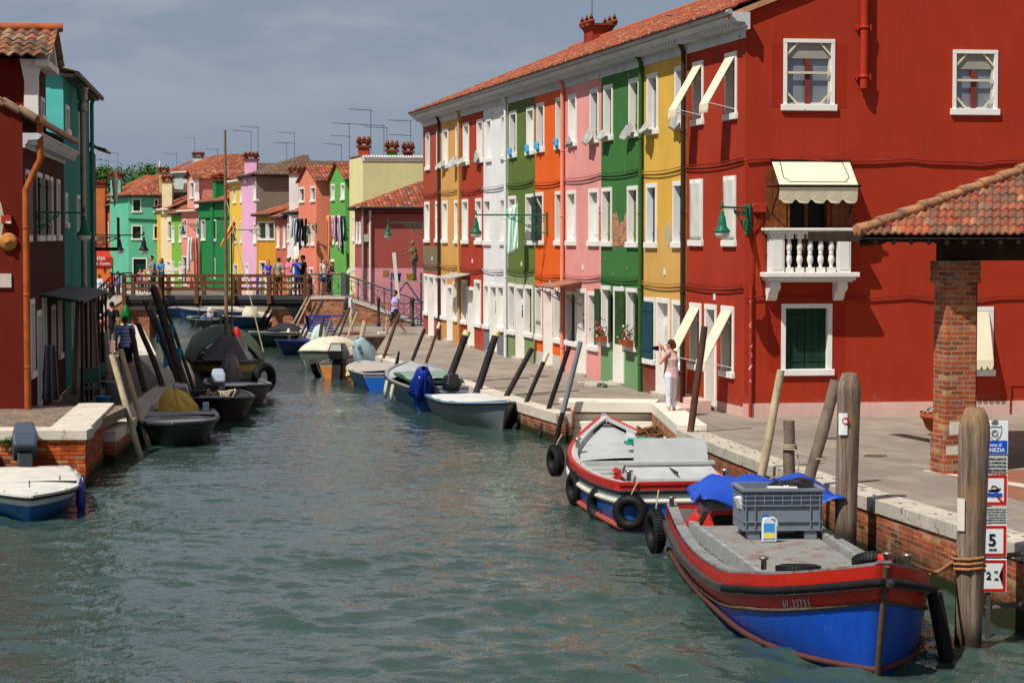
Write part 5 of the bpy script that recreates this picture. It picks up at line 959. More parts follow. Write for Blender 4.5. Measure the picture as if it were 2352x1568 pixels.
# antennas: px of foot, Y, px of top
for i,(fx,fy,ty,Y,ar) in enumerate(((ZQ(262,0)[0],ZQ(0,560)[1],ZQ(0,437)[1],190,1),(ZQ(343,0)[0],ZQ(0,560)[1],ZQ(0,375)[1],190,2),(ZQ(838,0)[0],ZQ(0,500)[1],ZQ(0,383)[1],212,1),(ZQ(988,0)[0],ZQ(0,420)[1],ZQ(0,248)[1],216,1),(ZQ(1183,0)[0],ZQ(0,560)[1],ZQ(0,345)[1],180,1),(ZQ(1466,0)[0],ZQ(0,370)[1],ZQ(0,190)[1],145,1),(ZQ(1525,0)[0],ZQ(0,400)[1],ZQ(0,155)[1],147,1),
        (ZP(425,0)[0],ZP(0,490)[1],ZP(0,388)[1],158,1),(ZP(485,0)[0],ZP(0,490)[1],ZP(0,308)[1],158,2),(ZP(850,0)[0],ZP(0,510)[1],ZP(0,400)[1],135,1),(ZP(912,0)[0],ZP(0,515)[1],ZP(0,238)[1],133,2),(ZP(1080,0)[0],ZP(0,380)[1],ZP(0,130)[1],112,2),(ZP(1182,0)[0],ZP(0,400)[1],ZP(0,250)[1],112,1),(ZP(1205,0)[0],ZP(0,400)[1],ZP(0,268)[1],113,1),(ZP(1390,0)[0],ZP(0,440)[1],ZP(0,215)[1],114,2),(ZQ(540,0)[0],ZQ(0,620)[1],ZQ(0,525)[1],200,1),(ZQ(410,0)[0],ZQ(0,590)[1],ZQ(0,525)[1],200,1))):
    v=at(fx,fy,Y); z1=at(fx,ty,Y).z; labs=['antenna left of the treetop beyond the orange house','twin-armed antenna above the treetop','antenna beside the satellite dish','antenna on the chimney of the long red roof','antenna behind the mast, over the pink house','shorter antenna on the lilac chimney','taller antenna on the lilac chimney','short antenna over the mottled grey-house roof','tall double antenna over the mottled grey-house roof','small antenna beside the brick chimney top','tall grid antenna left of the first cream-house chimney','tallest antenna, with two long arms, by the first chimney','antenna on the green chimney','thin antenna just right of the green chimney','antenna on the last chimney before the terrace','faint antenna over the mint house roof','faint antenna right of the treetop']
    antenna(v.x,v.y,v.z-.6,z1-v.z+.6,ar,i,labs[i])
def tree(px,Y,ztop,r,seed,lab):
    x,y=pxp(px,Y); t=thing('tree',lab,'tree',(x,y,.6)); rr=random.Random(seed); h=ztop-.6; b=MB(); b.tube([(0,0,0),(.1,.1,h*.35),(-.1,.1,h*.6),(.1,0,h*.85)],[.35,.28,.2,.08],8)
    for k in range(7): a=k*.9+rr.random(); b.tube([(0,0,h*(.3+.07*k)),(r*.4*math.cos(a),r*.4*math.sin(a),h*(.45+.07*k)),(r*.75*math.cos(a),r*.75*math.sin(a),h*(.55+.06*k))],[.14,.09,.03],6)
    b.build('trunk',mat('bark',(80,66,50),.95,.3,5,.5),t)
    l=MB()
    cl=[(Vector((r*.75*rr.uniform(-1,1),r*.75*rr.uniform(-1,1),h*rr.uniform(.55,1.03))),rr.uniform(.6,1.3)) for _ in range(26)]
    for k in range(6500):
        c,q=rr.choice(cl); p=c+Vector((rr.gauss(0,1),rr.gauss(0,1),rr.gauss(0,.8)))*q*.5; a=Vector((rr.gauss(0,1),rr.gauss(0,1),rr.gauss(0,.6))).normalized()*.16; d=a.cross(Vector((rr.gauss(0,1),rr.gauss(0,1),1))).normalized()*.1; l.add([p-a,p+d,p+a,p-d],[(0,1,2,3)])
    l.build('crown',mat('tree_leaf',(66,104,36),.6,.4,2),t)
tree(ZQ(300,0)[0],215,at(300,ZQ(0,560)[1],215).z,5.0,3,'bushy green tree showing above the orange roofs, left clump'); tree(ZQ(420,0)[0],218,at(300,ZQ(0,570)[1],218).z,4.5,5,'bushy green tree showing over the mint house roof, right clump')
# ================= FOOTBRIDGE =================
BY=98.0
def bx(px): return (px-CX)*BY/FPX
def bridge():
    x0,x1=bx(286),bx(702); t=thing('footbridge','timber railed footbridge with dark steel deck crossing the canal','bridge',(x0,BY,1.6)); L_=x1-x0; W=2.2
    dk=mat('bridge_steel',(74,74,76),.6,.2,2); tb=mat('bridge_timber',(104,68,44),.75,.25,3,.3,30,streak=.2)
    b=MB(); b.box(-.1,L_+.1,0,W,0.0,.3); b.box(-.1,L_+.1,-.06,0,.14,.32); b.build('deck',dk,t)
    b=MB(); b.box(-.1,L_+.05-1.3,.05,W-.05,-.16,.0); b.prism([(L_-1.5,.1,0),(L_-.3,.1,0),(L_-.3,.1,-.9),(L_-.55,.1,-.9),(L_-.7,.1,-.3)],(0,W-.2,0)); b.build('beam',mat('black_steel',(30,30,32),.6),t)
    for yy in (-.09,W+.03):
        r=MB(); 
        for z,h,w in ((1.2,.1,.14),(.88,.09,.05),(.6,.09,.05)): r.box(-.05,L_+.02,yy-w/2,yy+w/2,z-h/2,z+h/2)
        r.build('rail',tb,t)
        for k in range(6):
            u=L_*k/5; p=MB(); p.box(u-.09,u+.09,yy-.11,yy+.09,-.05,1.148); p.build('post',tb,t,bev=.015)
    # right abutment and ramp
    t=thing('bridge_ramp','brick bridge ramp with white kerb and grey iron railing on the right bank','ramp',(x1,BY,.6)); bk=brick('ramp_brick',(170,92,58),(140,76,50),(176,156,132),bw=.27,bh=.08); 
    xa=bx(789)-x1; xb=bx(972)-x1; zd=1.30
    b=MB(); b.prism([(0,0,-.9),(0,0,zd-.14),(xa,0,zd-.14),(xb-.2,0,.0),(xb-.2,0,-.9)],(0,2.2,0)); b.box(bx(622)-x1,-.002,.3,2.0,-1,zd-.62); b.build('brick_body',bk,t)
    b=MB(); b.prism([(0,-.05,zd-.138),(0,-.05,zd),(xa,-.05,zd),(xb,-.05,.06),(xb,-.05,-.02),(xb-.2,-.05,0.0),(xa,-.05,zd-.138)],(0,.4,0)); b.box(bx(622)-x1-.05,-.05,.2,2.05,zd-.61,zd-.47); b.build('kerb',FARST(),t)
    b=MB(); b.prism([(0,.36,zd-.02),(xa,.36,zd-.02),(xb,.36,.02),(xb,.36,-.05),(0,.36,-.05)],(0,1.84,0)); b.build('paving',mat('ramp_paving',(150,140,124),.85),t)
    ir=mat('grey_iron',(92,92,96),.5,.15,3,metal=.2)
    r=MB(); top=[(0,.1,zd+.98),(xa,.1,zd+.98),(xb,.1,1.02)]
    r.tube(top,.045,6); r.tube([(0,.1,zd+.8),(xa,.1,zd+.8),(xb,.1,.85)],.018,5); r.tube([(0,.1,zd+.12),(xa,.1,zd+.12),(xb,.1,.16)],.022,5)
    def zr(x): return zd if x<=xa else zd+(0.05-zd)*(x-xa)/(xb-xa)
    n=9
    for k in range(n):
        a=xb*k/n; c=xb*(k+1)/n
        r.tube([(a,.1,zr(a)),(a,.1,zr(a)+.98)],.03,5)
        r.tube([(a,.1,zr(a)+.12),(c,.1,zr(c)+.8)],.014,4); r.tube([(a,.1,zr(a)+.8),(c,.1,zr(c)+.12)],.014,4); r.tube([((a+c)/2,.1,zr((a+c)/2)+.12),((a+c)/2,.1,zr((a+c)/2)+.8)],.012,4)
    r.box(xa-.12,xa+.12,.0,.2,zd,zd+1.05); r.build('railing',ir,t)
    # left abutment with stairs
    t=thing('bridge_stairs','shaded brick bridge stairs with white kerb and iron railing on the left bank','ramp',(x0,BY,.6)); xa=bx(262)-x0; xb=bx(196)-x0
    b=MB(); b.prism([(0,0,-.9),(0,0,zd-.14),(xa,0,zd-.14),(xb,0,-.02),(xb,0,-.9)][::-1],(0,2.2,0)); b.box(.002,bx(340)-x0,.3,2,-1,zd-.62); b.build('brick_body',bk,t)
    b=MB(); b.prism([(0,-.05,zd-.138),(0,-.05,zd+.02),(xa,-.05,zd+.02),(xb,-.05,.14),(xb,-.05,0)],(0,.4,0)); b.box(.05,bx(340)-x0+.05,.25,2.05,zd-.615,zd-.47); b.build('kerb',FARST(),t)
    b=MB()
    for k in range(8): u=xa+(xb-xa)*k/8; b.box(u+(xb-xa)/8,u,.36,2.1,-.1,zd-.165*k)
    b.build('step',mat('ramp_paving',(150,140,124)),t)
    r=MB(); r.tube([(0,.1,zd+1),(xa,.1,zd+1),(xb,.1,1.1)],.045,6)
    for k in range(16): u=xb*k/15; z=zd if u>xa else zd+(.1-zd)*(u-xa)/(xb-xa); r.tube([(u,.1,z),(u,.1,z+.98)],.018,4)
    r.build('railing',mat('dark_iron',(30,30,32)),t); r=MB(); r.tube([(0,2.1,zd+1),(xa,2.1,zd+1),(xb,2.1,1.1)],.045,6); r.build('railing',mat('dark_iron',(30,30,32)),t)
bridge()

# ================= BOATS =================
def hull(mb,L,B,sheer,bands,bot=.25,flare=.72,rake=.5,blunt=2.2,stern=.8,nst=22,keel=-.22,vee=0):
    """x from stern 0 to bow L; sheer(t)->z; bands: list of (depth below sheer, material) from the top down; last one runs to the keel"""
    def hb(t):
        a=stern+(1-stern)*math.sin(min(1,t/.45)*math.pi/2) if t<.45 else (1-((t-.45)/.55)**blunt)
        return B/2*max(a,0.0)
    ds=[0]+[d for d,_ in bands[:-1]]
    rows=[]
    def pt(t,z,s,side):
        v=(z-keel)/(s-keel); g=(flare+(1-flare)*v) if z>bot*0 else flare*(.35+.65*max(0,(z-keel)/(0-keel)))
        b=hb(t)*g; x=t*(L-rake*(1-v)*t**2)
        if vee and t>.6: b*=1-(1-v)*.35*(t-.6)/.4
        return Vector((x,side*b,z))
    for side in (1,-1):
        for k in range(nst):
            t0=(k/nst); t1=(k+1)/nst
            t0=1-(1-t0)**1.35; t1=1-(1-t1)**1.35
            def zs(t):
                s=sheer(t); zz=[s-d for d in ds]+[.0,-.12,keel]; return s,zz
            s0,z0=zs(t0); s1,z1=zs(t1)
            for j in range(len(z0)-1):
                m=bands[min(j,len(bands)-1)][1] if j<len(z0)-3 else bands[-1][1]
                a=pt(t0,z0[j],s0,side); b=pt(t1,z1[j],s1,side); c=pt(t1,z1[j+1],s1,side); d=pt(t0,z0[j+1],s0,side)
                mb.add([a,b,c,d] if side<0 else [b,a,d,c],[(0,1,2,3)],m,True)
    s0=sheer(0); zz=[s0-d for d in ds]+[0,-.12,keel]
    for j in range(len(zz)-1):
        m=bands[min(j,len(bands)-1)][1] if j<len(zz)-3 else bands[-1][1]
        mb.add([pt(0,zz[j],s0,-1),pt(0,zz[j],s0,1),pt(0,zz[j+1],s0,1),pt(0,zz[j+1],s0,-1)],[(0,1,2,3)],m)
    return hb
def rim(mb,L,hb,sheer,inset=0,dz=0,w=.06,h=.06,m=0,nst=26,t0=0,t1=1,closed=False,sides=(1,-1),rake=0,round_=False):
    for side in sides:
        pts=[]
        for k in range(nst+1):
            t=t0+(t1-t0)*(1-(1-k/nst)**1.35); pts.append(Vector((t*L-(0 if t<.9 else inset*.8*(t-.9)/.1),side*max(0,hb(t)-inset),sheer(t)+dz)))
        if round_: mb.tube(pts,w,8,m)
        else:
            for a,b in zip(pts,pts[1:]):
                d=(b-a).normalized(); n=Vector((-d.y,d.x,0)).normalized()*w/2; u=Vector((0,0,h/2)); 
                mb.add([a-n-u,a+n-u,a+n+u,a-n+u,b-n-u,b+n-u,b+n+u,b-n+u],[(0,1,5,4),(1,2,6,5),(2,3,7,6),(3,0,4,7),(0,3,2,1),(4,5,6,7)],m,False)
    # close the stern
def inner(mb,L,hb,sheer,floor,inset=.07,t0=.02,t1=.9,m=0,mf=1,nst=20,kf=.62):
    t1=min(t1,.9)
    for side in (1,-1):
        for k in range(nst):
            a=t0+(t1-t0)*k/nst; b=t0+(t1-t0)*(k+1)/nst
            A=Vector((a*L,side*max(.01,hb(a)-inset),sheer(a)-.005)); B_=Vector((b*L,side*max(.01,hb(b)-inset),sheer(b)-.005)); C=Vector((b*L-.5*b*b,side*max(.01,hb(b)-inset)*kf,floor)); D=Vector((a*L-.5*a*a,side*max(.01,hb(a)-inset)*kf,floor))
            mb.add([A,B_,C,D] if side>0 else [B_,A,D,C],[(0,1,2,3)],m,True)
            mb.add([D,C,Vector((b*L-.5*b*b,0,floor)),Vector((a*L-.5*a*a,0,floor))] if side>0 else [C,D,Vector((a*L-.5*a*a,0,floor)),Vector((b*L-.5*b*b,0,floor))],[(0,1,2,3)],mf)
    a=t0; w=hb(a)-inset; mb.add([(a*L,-w,sheer(a)),(a*L,w,sheer(a)),(a*L,w*kf,floor),(a*L,-w*kf,floor)],[(0,1,2,3)],m)
def deckmesh(mb,L,hb,zf,inset,t0,t1,m=0,nst=18,camber=.03,ny=4):
    for k in range(nst):
        a=t0+(t1-t0)*k/nst; b=t0+(t1-t0)*(k+1)/nst
        for j in range(-ny,ny):
            def P(t,q): w=max(.0,hb(t)-inset); y=w*q/ny; return Vector((t*L,y,zf(t)+camber*(1-(q/ny)**2)))
            mb.add([P(a,j),P(b,j),P(b,j+1),P(a,j+1)],[(0,1,2,3)],m,True)
def boat(name,lab,stern,bow,group=None):
    a=math.atan2(bow[1]-stern[1],bow[0]-stern[0]); t=thing(name,lab,'boat',(stern[0],stern[1],0),a,group); return t,math.hypot(bow[0]-stern[0],bow[1]-stern[1])
def blt(mb,x,y,z,h=.16,r=.035): mb.lathe([(r,0),(r,h*.8),(r*1.7,h*.82),(r*1.7,h)],(x,y,z),12)
def paint(n,c,**k): return mat(n,c,k.pop('rough',.38),k.pop('var',.14),k.pop('scale',2.5),k.pop('bump',.06),30,spec=.5,**k)
RUB=lambda: mat('black_rubber',(26,26,28),.55,.25,6,.3,40)
def outboard(mb_parent,x,y,z,cover=(60,64,72),s=1.0,tilt=0,label=None,cloth=None,rz=0,leg=True):
    T=Matrix.Translation((x,y,z))@Matrix.Rotation(rz,4,'Z')@Matrix.Rotation(tilt,4,'Y')@Matrix.Scale(s,4)
    b=MB(); b.box(-.09,.09,-.1,.1,-.75,-.02,T=T); b.box(-.16,.16,-.02,.02,-.85,-.7,T=T); b.box(-.04,.04,-.03,.03,-.35,-.02,T=T) 
    o=b.build('outboard_motor',mat('motor_dark',(36,38,42),.45,.15),mb_parent,bev=.02)
    if label: tag(o,label)
    c=MB(); c.add([Vector(v) for v in ((-.2,-.15,0),(.2,-.15,0),(.2,.15,0),(-.2,.15,0),(-.24,-.17,.18),(.24,-.17,.18),(.24,.17,.18),(-.24,.17,.18),(-.17,-.12,.42),(.2,-.13,.36),(.2,.13,.36),(-.17,.12,.42))],[(0,3,2,1),(0,1,5,4),(1,2,6,5),(2,3,7,6),(3,0,4,7),(4,5,9,8),(5,6,10,9),(6,7,11,10),(7,4,8,11),(8,9,10,11)],0,False,T)
    if cloth:
        c.build('cowling',mat('motor_%d'%hash_(str(cover)),cover,.3,.1,spec=.6),o,bev=.04)
        d=MB(); rr=random.Random(3)
        d.sheet(lambda i,j:T@Vector(((.34+.05*math.sin(14*i*6.28/3)*(1-j))*math.cos(i*6.283)*math.cos(j*1.5)**.6,(.27+.05*math.sin(11*i*6.28/2)*(1-j))*math.sin(i*6.283)*math.cos(j*1.5)**.6,-.28+.78*j**.8+.04*math.sin(7*i*6.28)*(1-j))),36,10)
        d.build('motor_cover',mat('cover_%d'%hash_(str(cloth)),cloth,.6,.15,4,.35,7),o,solid=.01)
    else: c.build('cowling',mat('motor_%d'%hash_(str(cover)),cover,.3,.1,spec=.6),o,bev=.05)
    return o
def tyre(lab,loc,R_=.3,r=.095,face=(0,1,0),flat=1.15,rope=None,grp='tyre fenders on the boats',tilt=0):
    t=thing('tyre_fender',lab,'tyre',loc,0,grp); q=Vector(face).to_track_quat('Z','Y').to_matrix().to_4x4(); b=MB(); b.torus((0,0,0),R_,r,T=q,n=32,k=12,flat=flat)
    for k in range(0,40): 
        a=2*math.pi*k/40; T=q@Matrix.Rotation(a,4,'Z')@Matrix.Translation((R_+r*.93,0,0)); b.box(-.007,.007,-.009,.009,-r*.75,r*.75,T=T)
    b.build('tyre',RUB(),t)
    if rope: c=MB(); c.tube([(0,0,R_+r*.5),(rope[0]*.5,rope[1]*.5,R_+r+rope[2]*.5),rope[:2]+(R_+r+rope[2],)],.012,5); c.tube([(0,0,R_-r),(0.02,0,R_+r)],.012,5); c.build('rope',ROPE(),t)
    return t
ROPE=lambda: mat('rope_pale',(176,164,138),.9,.2,20,.4,80)
def vtx(par,txt,size,mat_,T,ext=.002,align='CENTER',name='lettering'):
    c=bpy.data.curves.new('t','FONT'); c.body=txt; c.size=size; c.align_x=align; c.extrude=ext; c.offset=size*.018; o=bpy.data.objects.new('t',c); sc.collection.objects.link(o); bpy.context.view_layer.update(); me=bpy.data.meshes.new_from_object(o); bpy.data.objects.remove(o); n=bpy.data.objects.new(name,me); me.materials.clear(); me.materials.append(mat_); sc.collection.objects.link(n); n.parent=par; n.matrix_basis=T; return n
# ---- 1: big blue and red cargo boat
def big_boat():
    t,L_=boat('cargo_boat','big blue and red cargo boat with grey deck moored nearest the camera',(3.12,31.4),(3.84,22.2)); B=2.2
    def sh(q): return .72-.16*math.sin(min(1,q/.75)*math.pi)+(.52*((q-.55)/.45)**2.2 if q>.55 else 0)
    red,blue,dk=paint('hull_red',(190,36,20),stain=(126,34,26),sth=.63,ssc=7),paint('hull_blue',(16,76,184),stain=(54,100,172),sth=.64,ssc=6,streak=.18),paint('hull_bottom',(74,32,26),rough=.8)
    def shh(q): return sh(q)+.0
    b=MB(); hb=hull(b,L_,B,shh,[(.34,0),(.0,1)] and [(.40,0),(.401,3),(9,1)],flare=.9,rake=.45,blunt=4.6,stern=.82,keel=-.3)
    h=b.build('hull',[red,blue,dk,mat('old_wood_trim',(92,74,58),.8,.3,6)],t,merge=True)
    # waterline boot: dark lower strake
    m=MB(); pts=[]
    for side in(1,-1):
        pp=[];
        for k in range(25):
            q=1-(1-k/24)**1.35; s=sh(q); v=(.10+.3)/(s+.3); g=.9+.1*v; pp.append(Vector((q*(L_-.45*(1-v)*q*q),side*(hb(q)*g+.012),.08)))
        m.tube(pp,.035,6)
    m.build('bottom_strake',dk,t)
    m=MB()
    for side in (1,-1):
        pp=[]
        for k in range(25):
            q=1-(1-k/24)**1.35; s=sh(q); z=s-.41; v=(z+.3)/(s+.3); g=.9+.1*v; pp.append(Vector((q*(L_-.45*(1-v)*q*q),side*(hb(q)*g+.015),z)))
        m.tube(pp,.022,6)
    m.build('wood_trim',mat('old_wood_trim',(92,74,58)),t)
    gr=paint('deck_grey',(124,126,126),rough=.7,stain=(96,88,80),sth=.54,ssc=4)
    m=MB(); rim(m,L_,hb,lambda q:sh(q),inset=.09,dz=.012,w=.14,h=.03); m.build('gunwale',gr,t)
    m=MB(); rim(m,L_,hb,lambda q:sh(q)-.19,inset=-.03,w=.08,h=.085,t1=1.0); m.build('rubbing_strake',mat('worn_rubber',(66,62,62),.7,.25,5),t)
    m=MB(); rim(m,L_,hb,lambda q:sh(q)-.18,inset=-.045,w=.046,t0=.66,round_=True); m.build('bow_fender',RUB(),t)
    # stem post
    m=MB(); pp=[]
    for k in range(9):
        z=-.3+(sh(1)-.02+.3)*k/8; v=(z+.3)/(sh(1)+.3); pp.append((L_-.45*(1-v)+.02,0,z))
    m.tube(pp,.035,6); m.build('stem',mat('old_wood_trim',(92,74,58)),t)
    # bulwark inside and deck
    m=MB(); inner(m,L_,hb,sh,.46,inset=.16,t0=.03,kf=.96); m.build('bulwark',gr,t)
    m=MB(); deckmesh(m,L_,hb,lambda q:max(.47,sh(q)-.10 if q>.74 else .47),.12,.03,.985,nst=26); m.build('deck',gr,t)
    # flat hatch platform with side coamings
    x0,x1=L_*.175,L_*.80; m=MB(); w0,w1=.72,.62
    m.prism([(x0,-w0,.50),(x1,-w1,.50),(x1,w1,.50),(x0,w0,.50)],(0,0,.13)); m.build('hatch',paint('hatch_grey',(128,128,124),rough=.75,stain=(122,98,88),sth=.53,ssc=2.8),t,bev=.012)
    m=MB()
    for s in(1,-1):
        m.prism([(x0,s*(w0+.03),.5),(x1,s*(w1+.03),.5),(x1,s*(w1+.1),.5),(x0,s*(w0+.1),.5)],(0,0,.2))
        for k in range(12): x=x0+(x1-x0)*(k+.5)/12; w=w0+(w1-w0)*(k+.5)/12; m.box(x-.02,x+.02,s*(w+.06)-.06,s*(w+.06)+.06,.5,.715)
    m.box(x1,x1+.06,-w1-.1,w1+.1,.5,.66); m.build('coaming',paint('coaming_grey',(140,142,140),rough=.7),t)
    # cabin / engine box
    cx0,cx1=.35,1.5; m=MB(); m.add([(cx0,-.68,.5),(cx1,-.62,.5),(cx1,.66,.5),(cx0,.66,.5),(cx0+.1,-.45,.84),(cx1-.1,-.45,.84),(cx1-.1,.5,.84),(cx0+.1,.5,.84)],[(0,1,5,4),(1,2,6,5),(2,3,7,6),(3,0,4,7),(4,5,6,7)]); cb=m.build('engine_box',red,t)
    m=MB(); m.add([(cx0+.04,-.52,.82),(cx1-.04,-.52,.82),(cx1-.04,.56,.82),(cx0+.04,.56,.82),(cx0+.12,-.42,.95),(cx1-.13,-.42,.95),(cx1-.13,.46,.95),(cx0+.12,.46,.95)],[(0,1,5,4),(1,2,6,5),(2,3,7,6),(3,0,4,7),(4,5,6,7),(0,3,2,1)]); m.build('lid',gr,cb,bev=.01)
    m=MB()
    for yy in (-.32,.32): m=MB(); m.add([(cx1-.028,yy-.13,.58),(cx1-.028,yy+.13,.58),(cx1-.075,yy+.13,.75),(cx1-.075,yy-.13,.75)],[(0,1,2,3)]); m.build('vent',RUB(),cb,solid=.012)
    m=MB()
    m.add([(cx0+.7,-.62,.58),(cx0+.95,-.62,.58),(cx0+.95,-.51,.76),(cx0+.7,-.51,.76)],[(0,1,2,3)])
    m.build('vent',RUB(),cb,solid=.012); m=MB(); m.box(cx1-.08,cx1+.01,-.04,.04,.62,.9); m.box(cx1-.1,cx1+.02,-.06,.06,.86,.89); m.build('latch',mat('worn_brass',(120,104,80),.6,.3,metal=.6),cb)
    # fittings
    for (x,y) in ((.25,-.85),(L_*.64,-.62),(L_*.955,.12),(L_*.93,.62)):
        q=min(x/L_,.98); m=MB(); blt(m,x,y if x<1 else math.copysign(min(abs(y),hb(q)-.12),y),sh(q)+.02,.15,.034); m.build('bollard',mat('galvanised',(130,128,122),.4,.2,metal=.8),t)
    m=MB()
    for x in (1.0,2.6): 
        m.torus((0,0,0),.09,.014,T=Matrix.Translation((x,-hb(x/L_)+.28,.5))@Matrix.Rotation(R(90),4,'X'),n=16,k=6)
    m.build('ring',mat('galvanised',(130,128,122)),t)
    m=MB(); m.torus((0,0,0),.11,.012,T=Matrix.Translation((L_*.82,.05,.56)),n=16,k=5); m.tube([(L_*.8,.2,.6),(L_*.84,.1,.58),(L_*.83,-.15,.62),(L_*.86,-.3,.57),(L_*.84,.3,.6)],.012,5); m.build('rope',ROPE(),t)
    m=MB(); m.lathe([(.05,0),(.08,.02),(.09,.12),(.06,.13)],(L_*.945,.12,sh(.945)+.03),12); m.build('fairlead',red,t)
    # lettering on the port bow
    wt=mat('faded_white_letters',(196,196,200),.6,.2,20,stain=(150,30,20),sth=.62,ssc=30)
    q=.905
    def side_pt(q,z): s=sh(q); v=(z+.3)/(s+.3); return Vector((q*(L_-.45*(1-v)*q*q),-hb(q)*(.9+.1*v),z))
    txt='6V.23731'
    for i,ch in enumerate(txt):
        # port side as seen by the camera is the -y side; reading runs from stern to bow
        q=.866+.0066*i; p=side_pt(q,sh(q)-.385); p2=side_pt(q+.006,sh(q+.006)-.385); p3=side_pt(q,sh(q)-.28); ax=(p2-p).normalized(); uz=(p3-p).normalized(); nz_=ax.cross(uz).normalized(); uz=nz_.cross(ax)
        M=Matrix((ax,uz,nz_)).transposed().to_4x4(); M=Matrix.Translation(p+nz_*.006)@M; vtx(t,ch,.125,wt,M@Matrix.Scale(.72,4,(1,0,0)),name='registration_number')
    return t,L_,hb,sh
BB,BBL,BBhb,BBsh=big_boat()
def BW(x,y,z): bpy.context.view_layer.update(); return BB.matrix_world@Vector((x,y,z))
# cargo on it
def sc8(o): o.scale=(.8,.8,.7); return o
def crate():
    p=Vector((3.52,28.75,.635)); t=thing('plastic_crate','large grey ribbed plastic crate standing on the deck of the big blue boat','crate',p,R(4)); m=mat('crate_grey',(112,122,132),.5,.1,3,.1); W,D,Hh=1.26,.9,.95
    t.scale=(.8,.8,.7)
    b=MB(); 
    for (x0,x1,y0,y1) in ((-W/2,W/2,-D/2,-D/2+.02),(-W/2,W/2,D/2-.02,D/2),(-W/2,-W/2+.02,-D/2+.02,D/2-.02),(W/2-.02,W/2,-D/2+.02,D/2-.02)): b.box(x0,x1,y0,y1,.16,Hh)
    b.box(-W/2+.02,W/2-.02,-D/2+.02,D/2-.02,.16,.19)
    for sx in(-1,1):
        for sy in(-1,1): b.box(sx*(W/2-.16)-.1,sx*(W/2-.16)+.1,sy*(D/2-.1)-.1,sy*(D/2-.1)+.1,0,.16)
    o=b.build('body',m,t)
    r=MB()
    for z,hh,e in ((.16,.025,.03),(.32,.02,.03),(.62,.02,.035),(.72,.02,.035),(.81,.02,.035),(.9,.05,.06)): 
        r.box(-W/2-e,W/2+e,-D/2-e,-D/2-.001,z,z+hh); r.box(-W/2-e,W/2+e,D/2+.001,D/2+e,z,z+hh); r.box(-W/2-e,-W/2-.001,-D/2,D/2,z,z+hh); r.box(W/2+.001,W/2+e,-D/2,D/2,z,z+hh)
    for k in range(9):
        x=-W/2+.02+(W-.04)*k/8; top=.92; bo=.16 if k in(0,1,7,8) else .62; r.box(x-.008,x+.008,-D/2-.034,-D/2-.001,bo,top)
    for k in range(7): y=-D/2+.02+(D-.04)*k/6; r.box(-W/2-.034,-W/2-.001,y-.008,y+.008,.16,.92); r.box(W/2+.001,W/2+.034,y-.008,y+.008,.16,.92)
    for s in(-1,1):
        r.prism([(s*.48,-D/2-.026,.34),(s*.46,-D/2-.026,.34),(s*.3,-D/2-.026,.5),(s*.32,-D/2-.026,.5)],(0,.024,0)) if 0 else None
        r.prism([(s*.44,-D/2-.002,.58),(s*.41,-D/2-.002,.58),(s*.27,-D/2-.002,.61),(s*.30,-D/2-.002,.61)],(0,-.02,0))
    r.build('ribs',m,t)
    g=MB(); g.ell((.25,-.05,.93),(.33,.26,.13),12); g.ell((.42,.12,.96),(.2,.18,.12),10); g.ell((.05,.1,.94),(.2,.16,.09),10)
    for v in range(len(g.V)): g.V[v]+=Vector((math.sin(37*g.V[v].y+9*g.V[v].z),math.sin(31*g.V[v].x),math.sin(29*g.V[v].x+23*g.V[v].y)))*.02
    tag(sc8(g.build('rubbish_bag',mat('black_plastic',(16,16,18),.22,.2,8,.5,14,spec=.7),None,loc=p)),'shiny black rubbish bag heaped in the top of the grey crate','bag')
    c=MB(); T=Matrix.Rotation(R(-18),4,'Y'); c.box(-.5,-.2,-.3,-.05,.72,.94,T=T@Matrix.Rotation(R(12),4,'Z')); o=c.build('carton',mat('carton_white',(214,212,206),.6,.1,5),None,loc=p,bev=.004); sc8(o); tag(o,'small white carton tilted in the left end of the grey crate','box')
    c=MB(); c.box(-.2,.28,-.42,-.2,.93,.965); o=c.build('foam_lid',mat('carton_white',(214,212,206)),None,loc=p); sc8(o); tag(o,'flat white foam lid lying on the rim of the grey crate','lid')
crate()
def bottle():
    p=Vector((3.34,28.12,.635)); t=thing('detergent_bottle','white cleaner bottle with blue cap and yellow and blue label in front of the crate','bottle',p,R(6)); t.scale=(.82,.82,.8); w=mat('bottle_plastic',(206,214,218),.25,.05,2,0,spec=.6)
    b=MB(); prof=[(-.115,.0),(.115,.0),(.12,.05),(.12,.27),(.10,.31),(.06,.345),(-.02,.40),(-.045,.41),(-.085,.41),(-.11,.36),(-.12,.28),(-.12,.05)]
    b.prism([(x,-.05,z) for x,z in prof],(0,.1,0)); o=b.build('bottle_body',w,t,bev=.02)
    h=MB(); h.tube([(.0,0,.385),(.06,0,.395),(.115,0,.36),(.13,0,.28),(.115,0,.2)],.018,8); h.build('grip',w,t)
    c=MB(); c.lathe([(.034,0),(.036,.02),(.032,.055),(.0,.056)],(-.065,0,.408),12); c.build('cap',mat('cap_blue',(30,90,180),.4),t)
    l=MB(); l.box(-.10,.075,-.0535,-.0515,.07,.16,0); l.box(-.10,.075,-.0535,-.0515,.16,.31,1); l.box(-.102,.077,-.0535,-.0515,.045,.07,2); l.build('printed_label',[mat('label_yellow',(226,214,90),.5),mat('label_blue',(60,140,205),.5),mat('label_navy',(30,50,140),.5)],t)
    vtx(t,'Professional',.03,mat('print_white',(225,225,225),.5),Matrix.Translation((-.012,-.0545,.051))@Matrix.Rotation(R(90),4,'X'))
bottle()
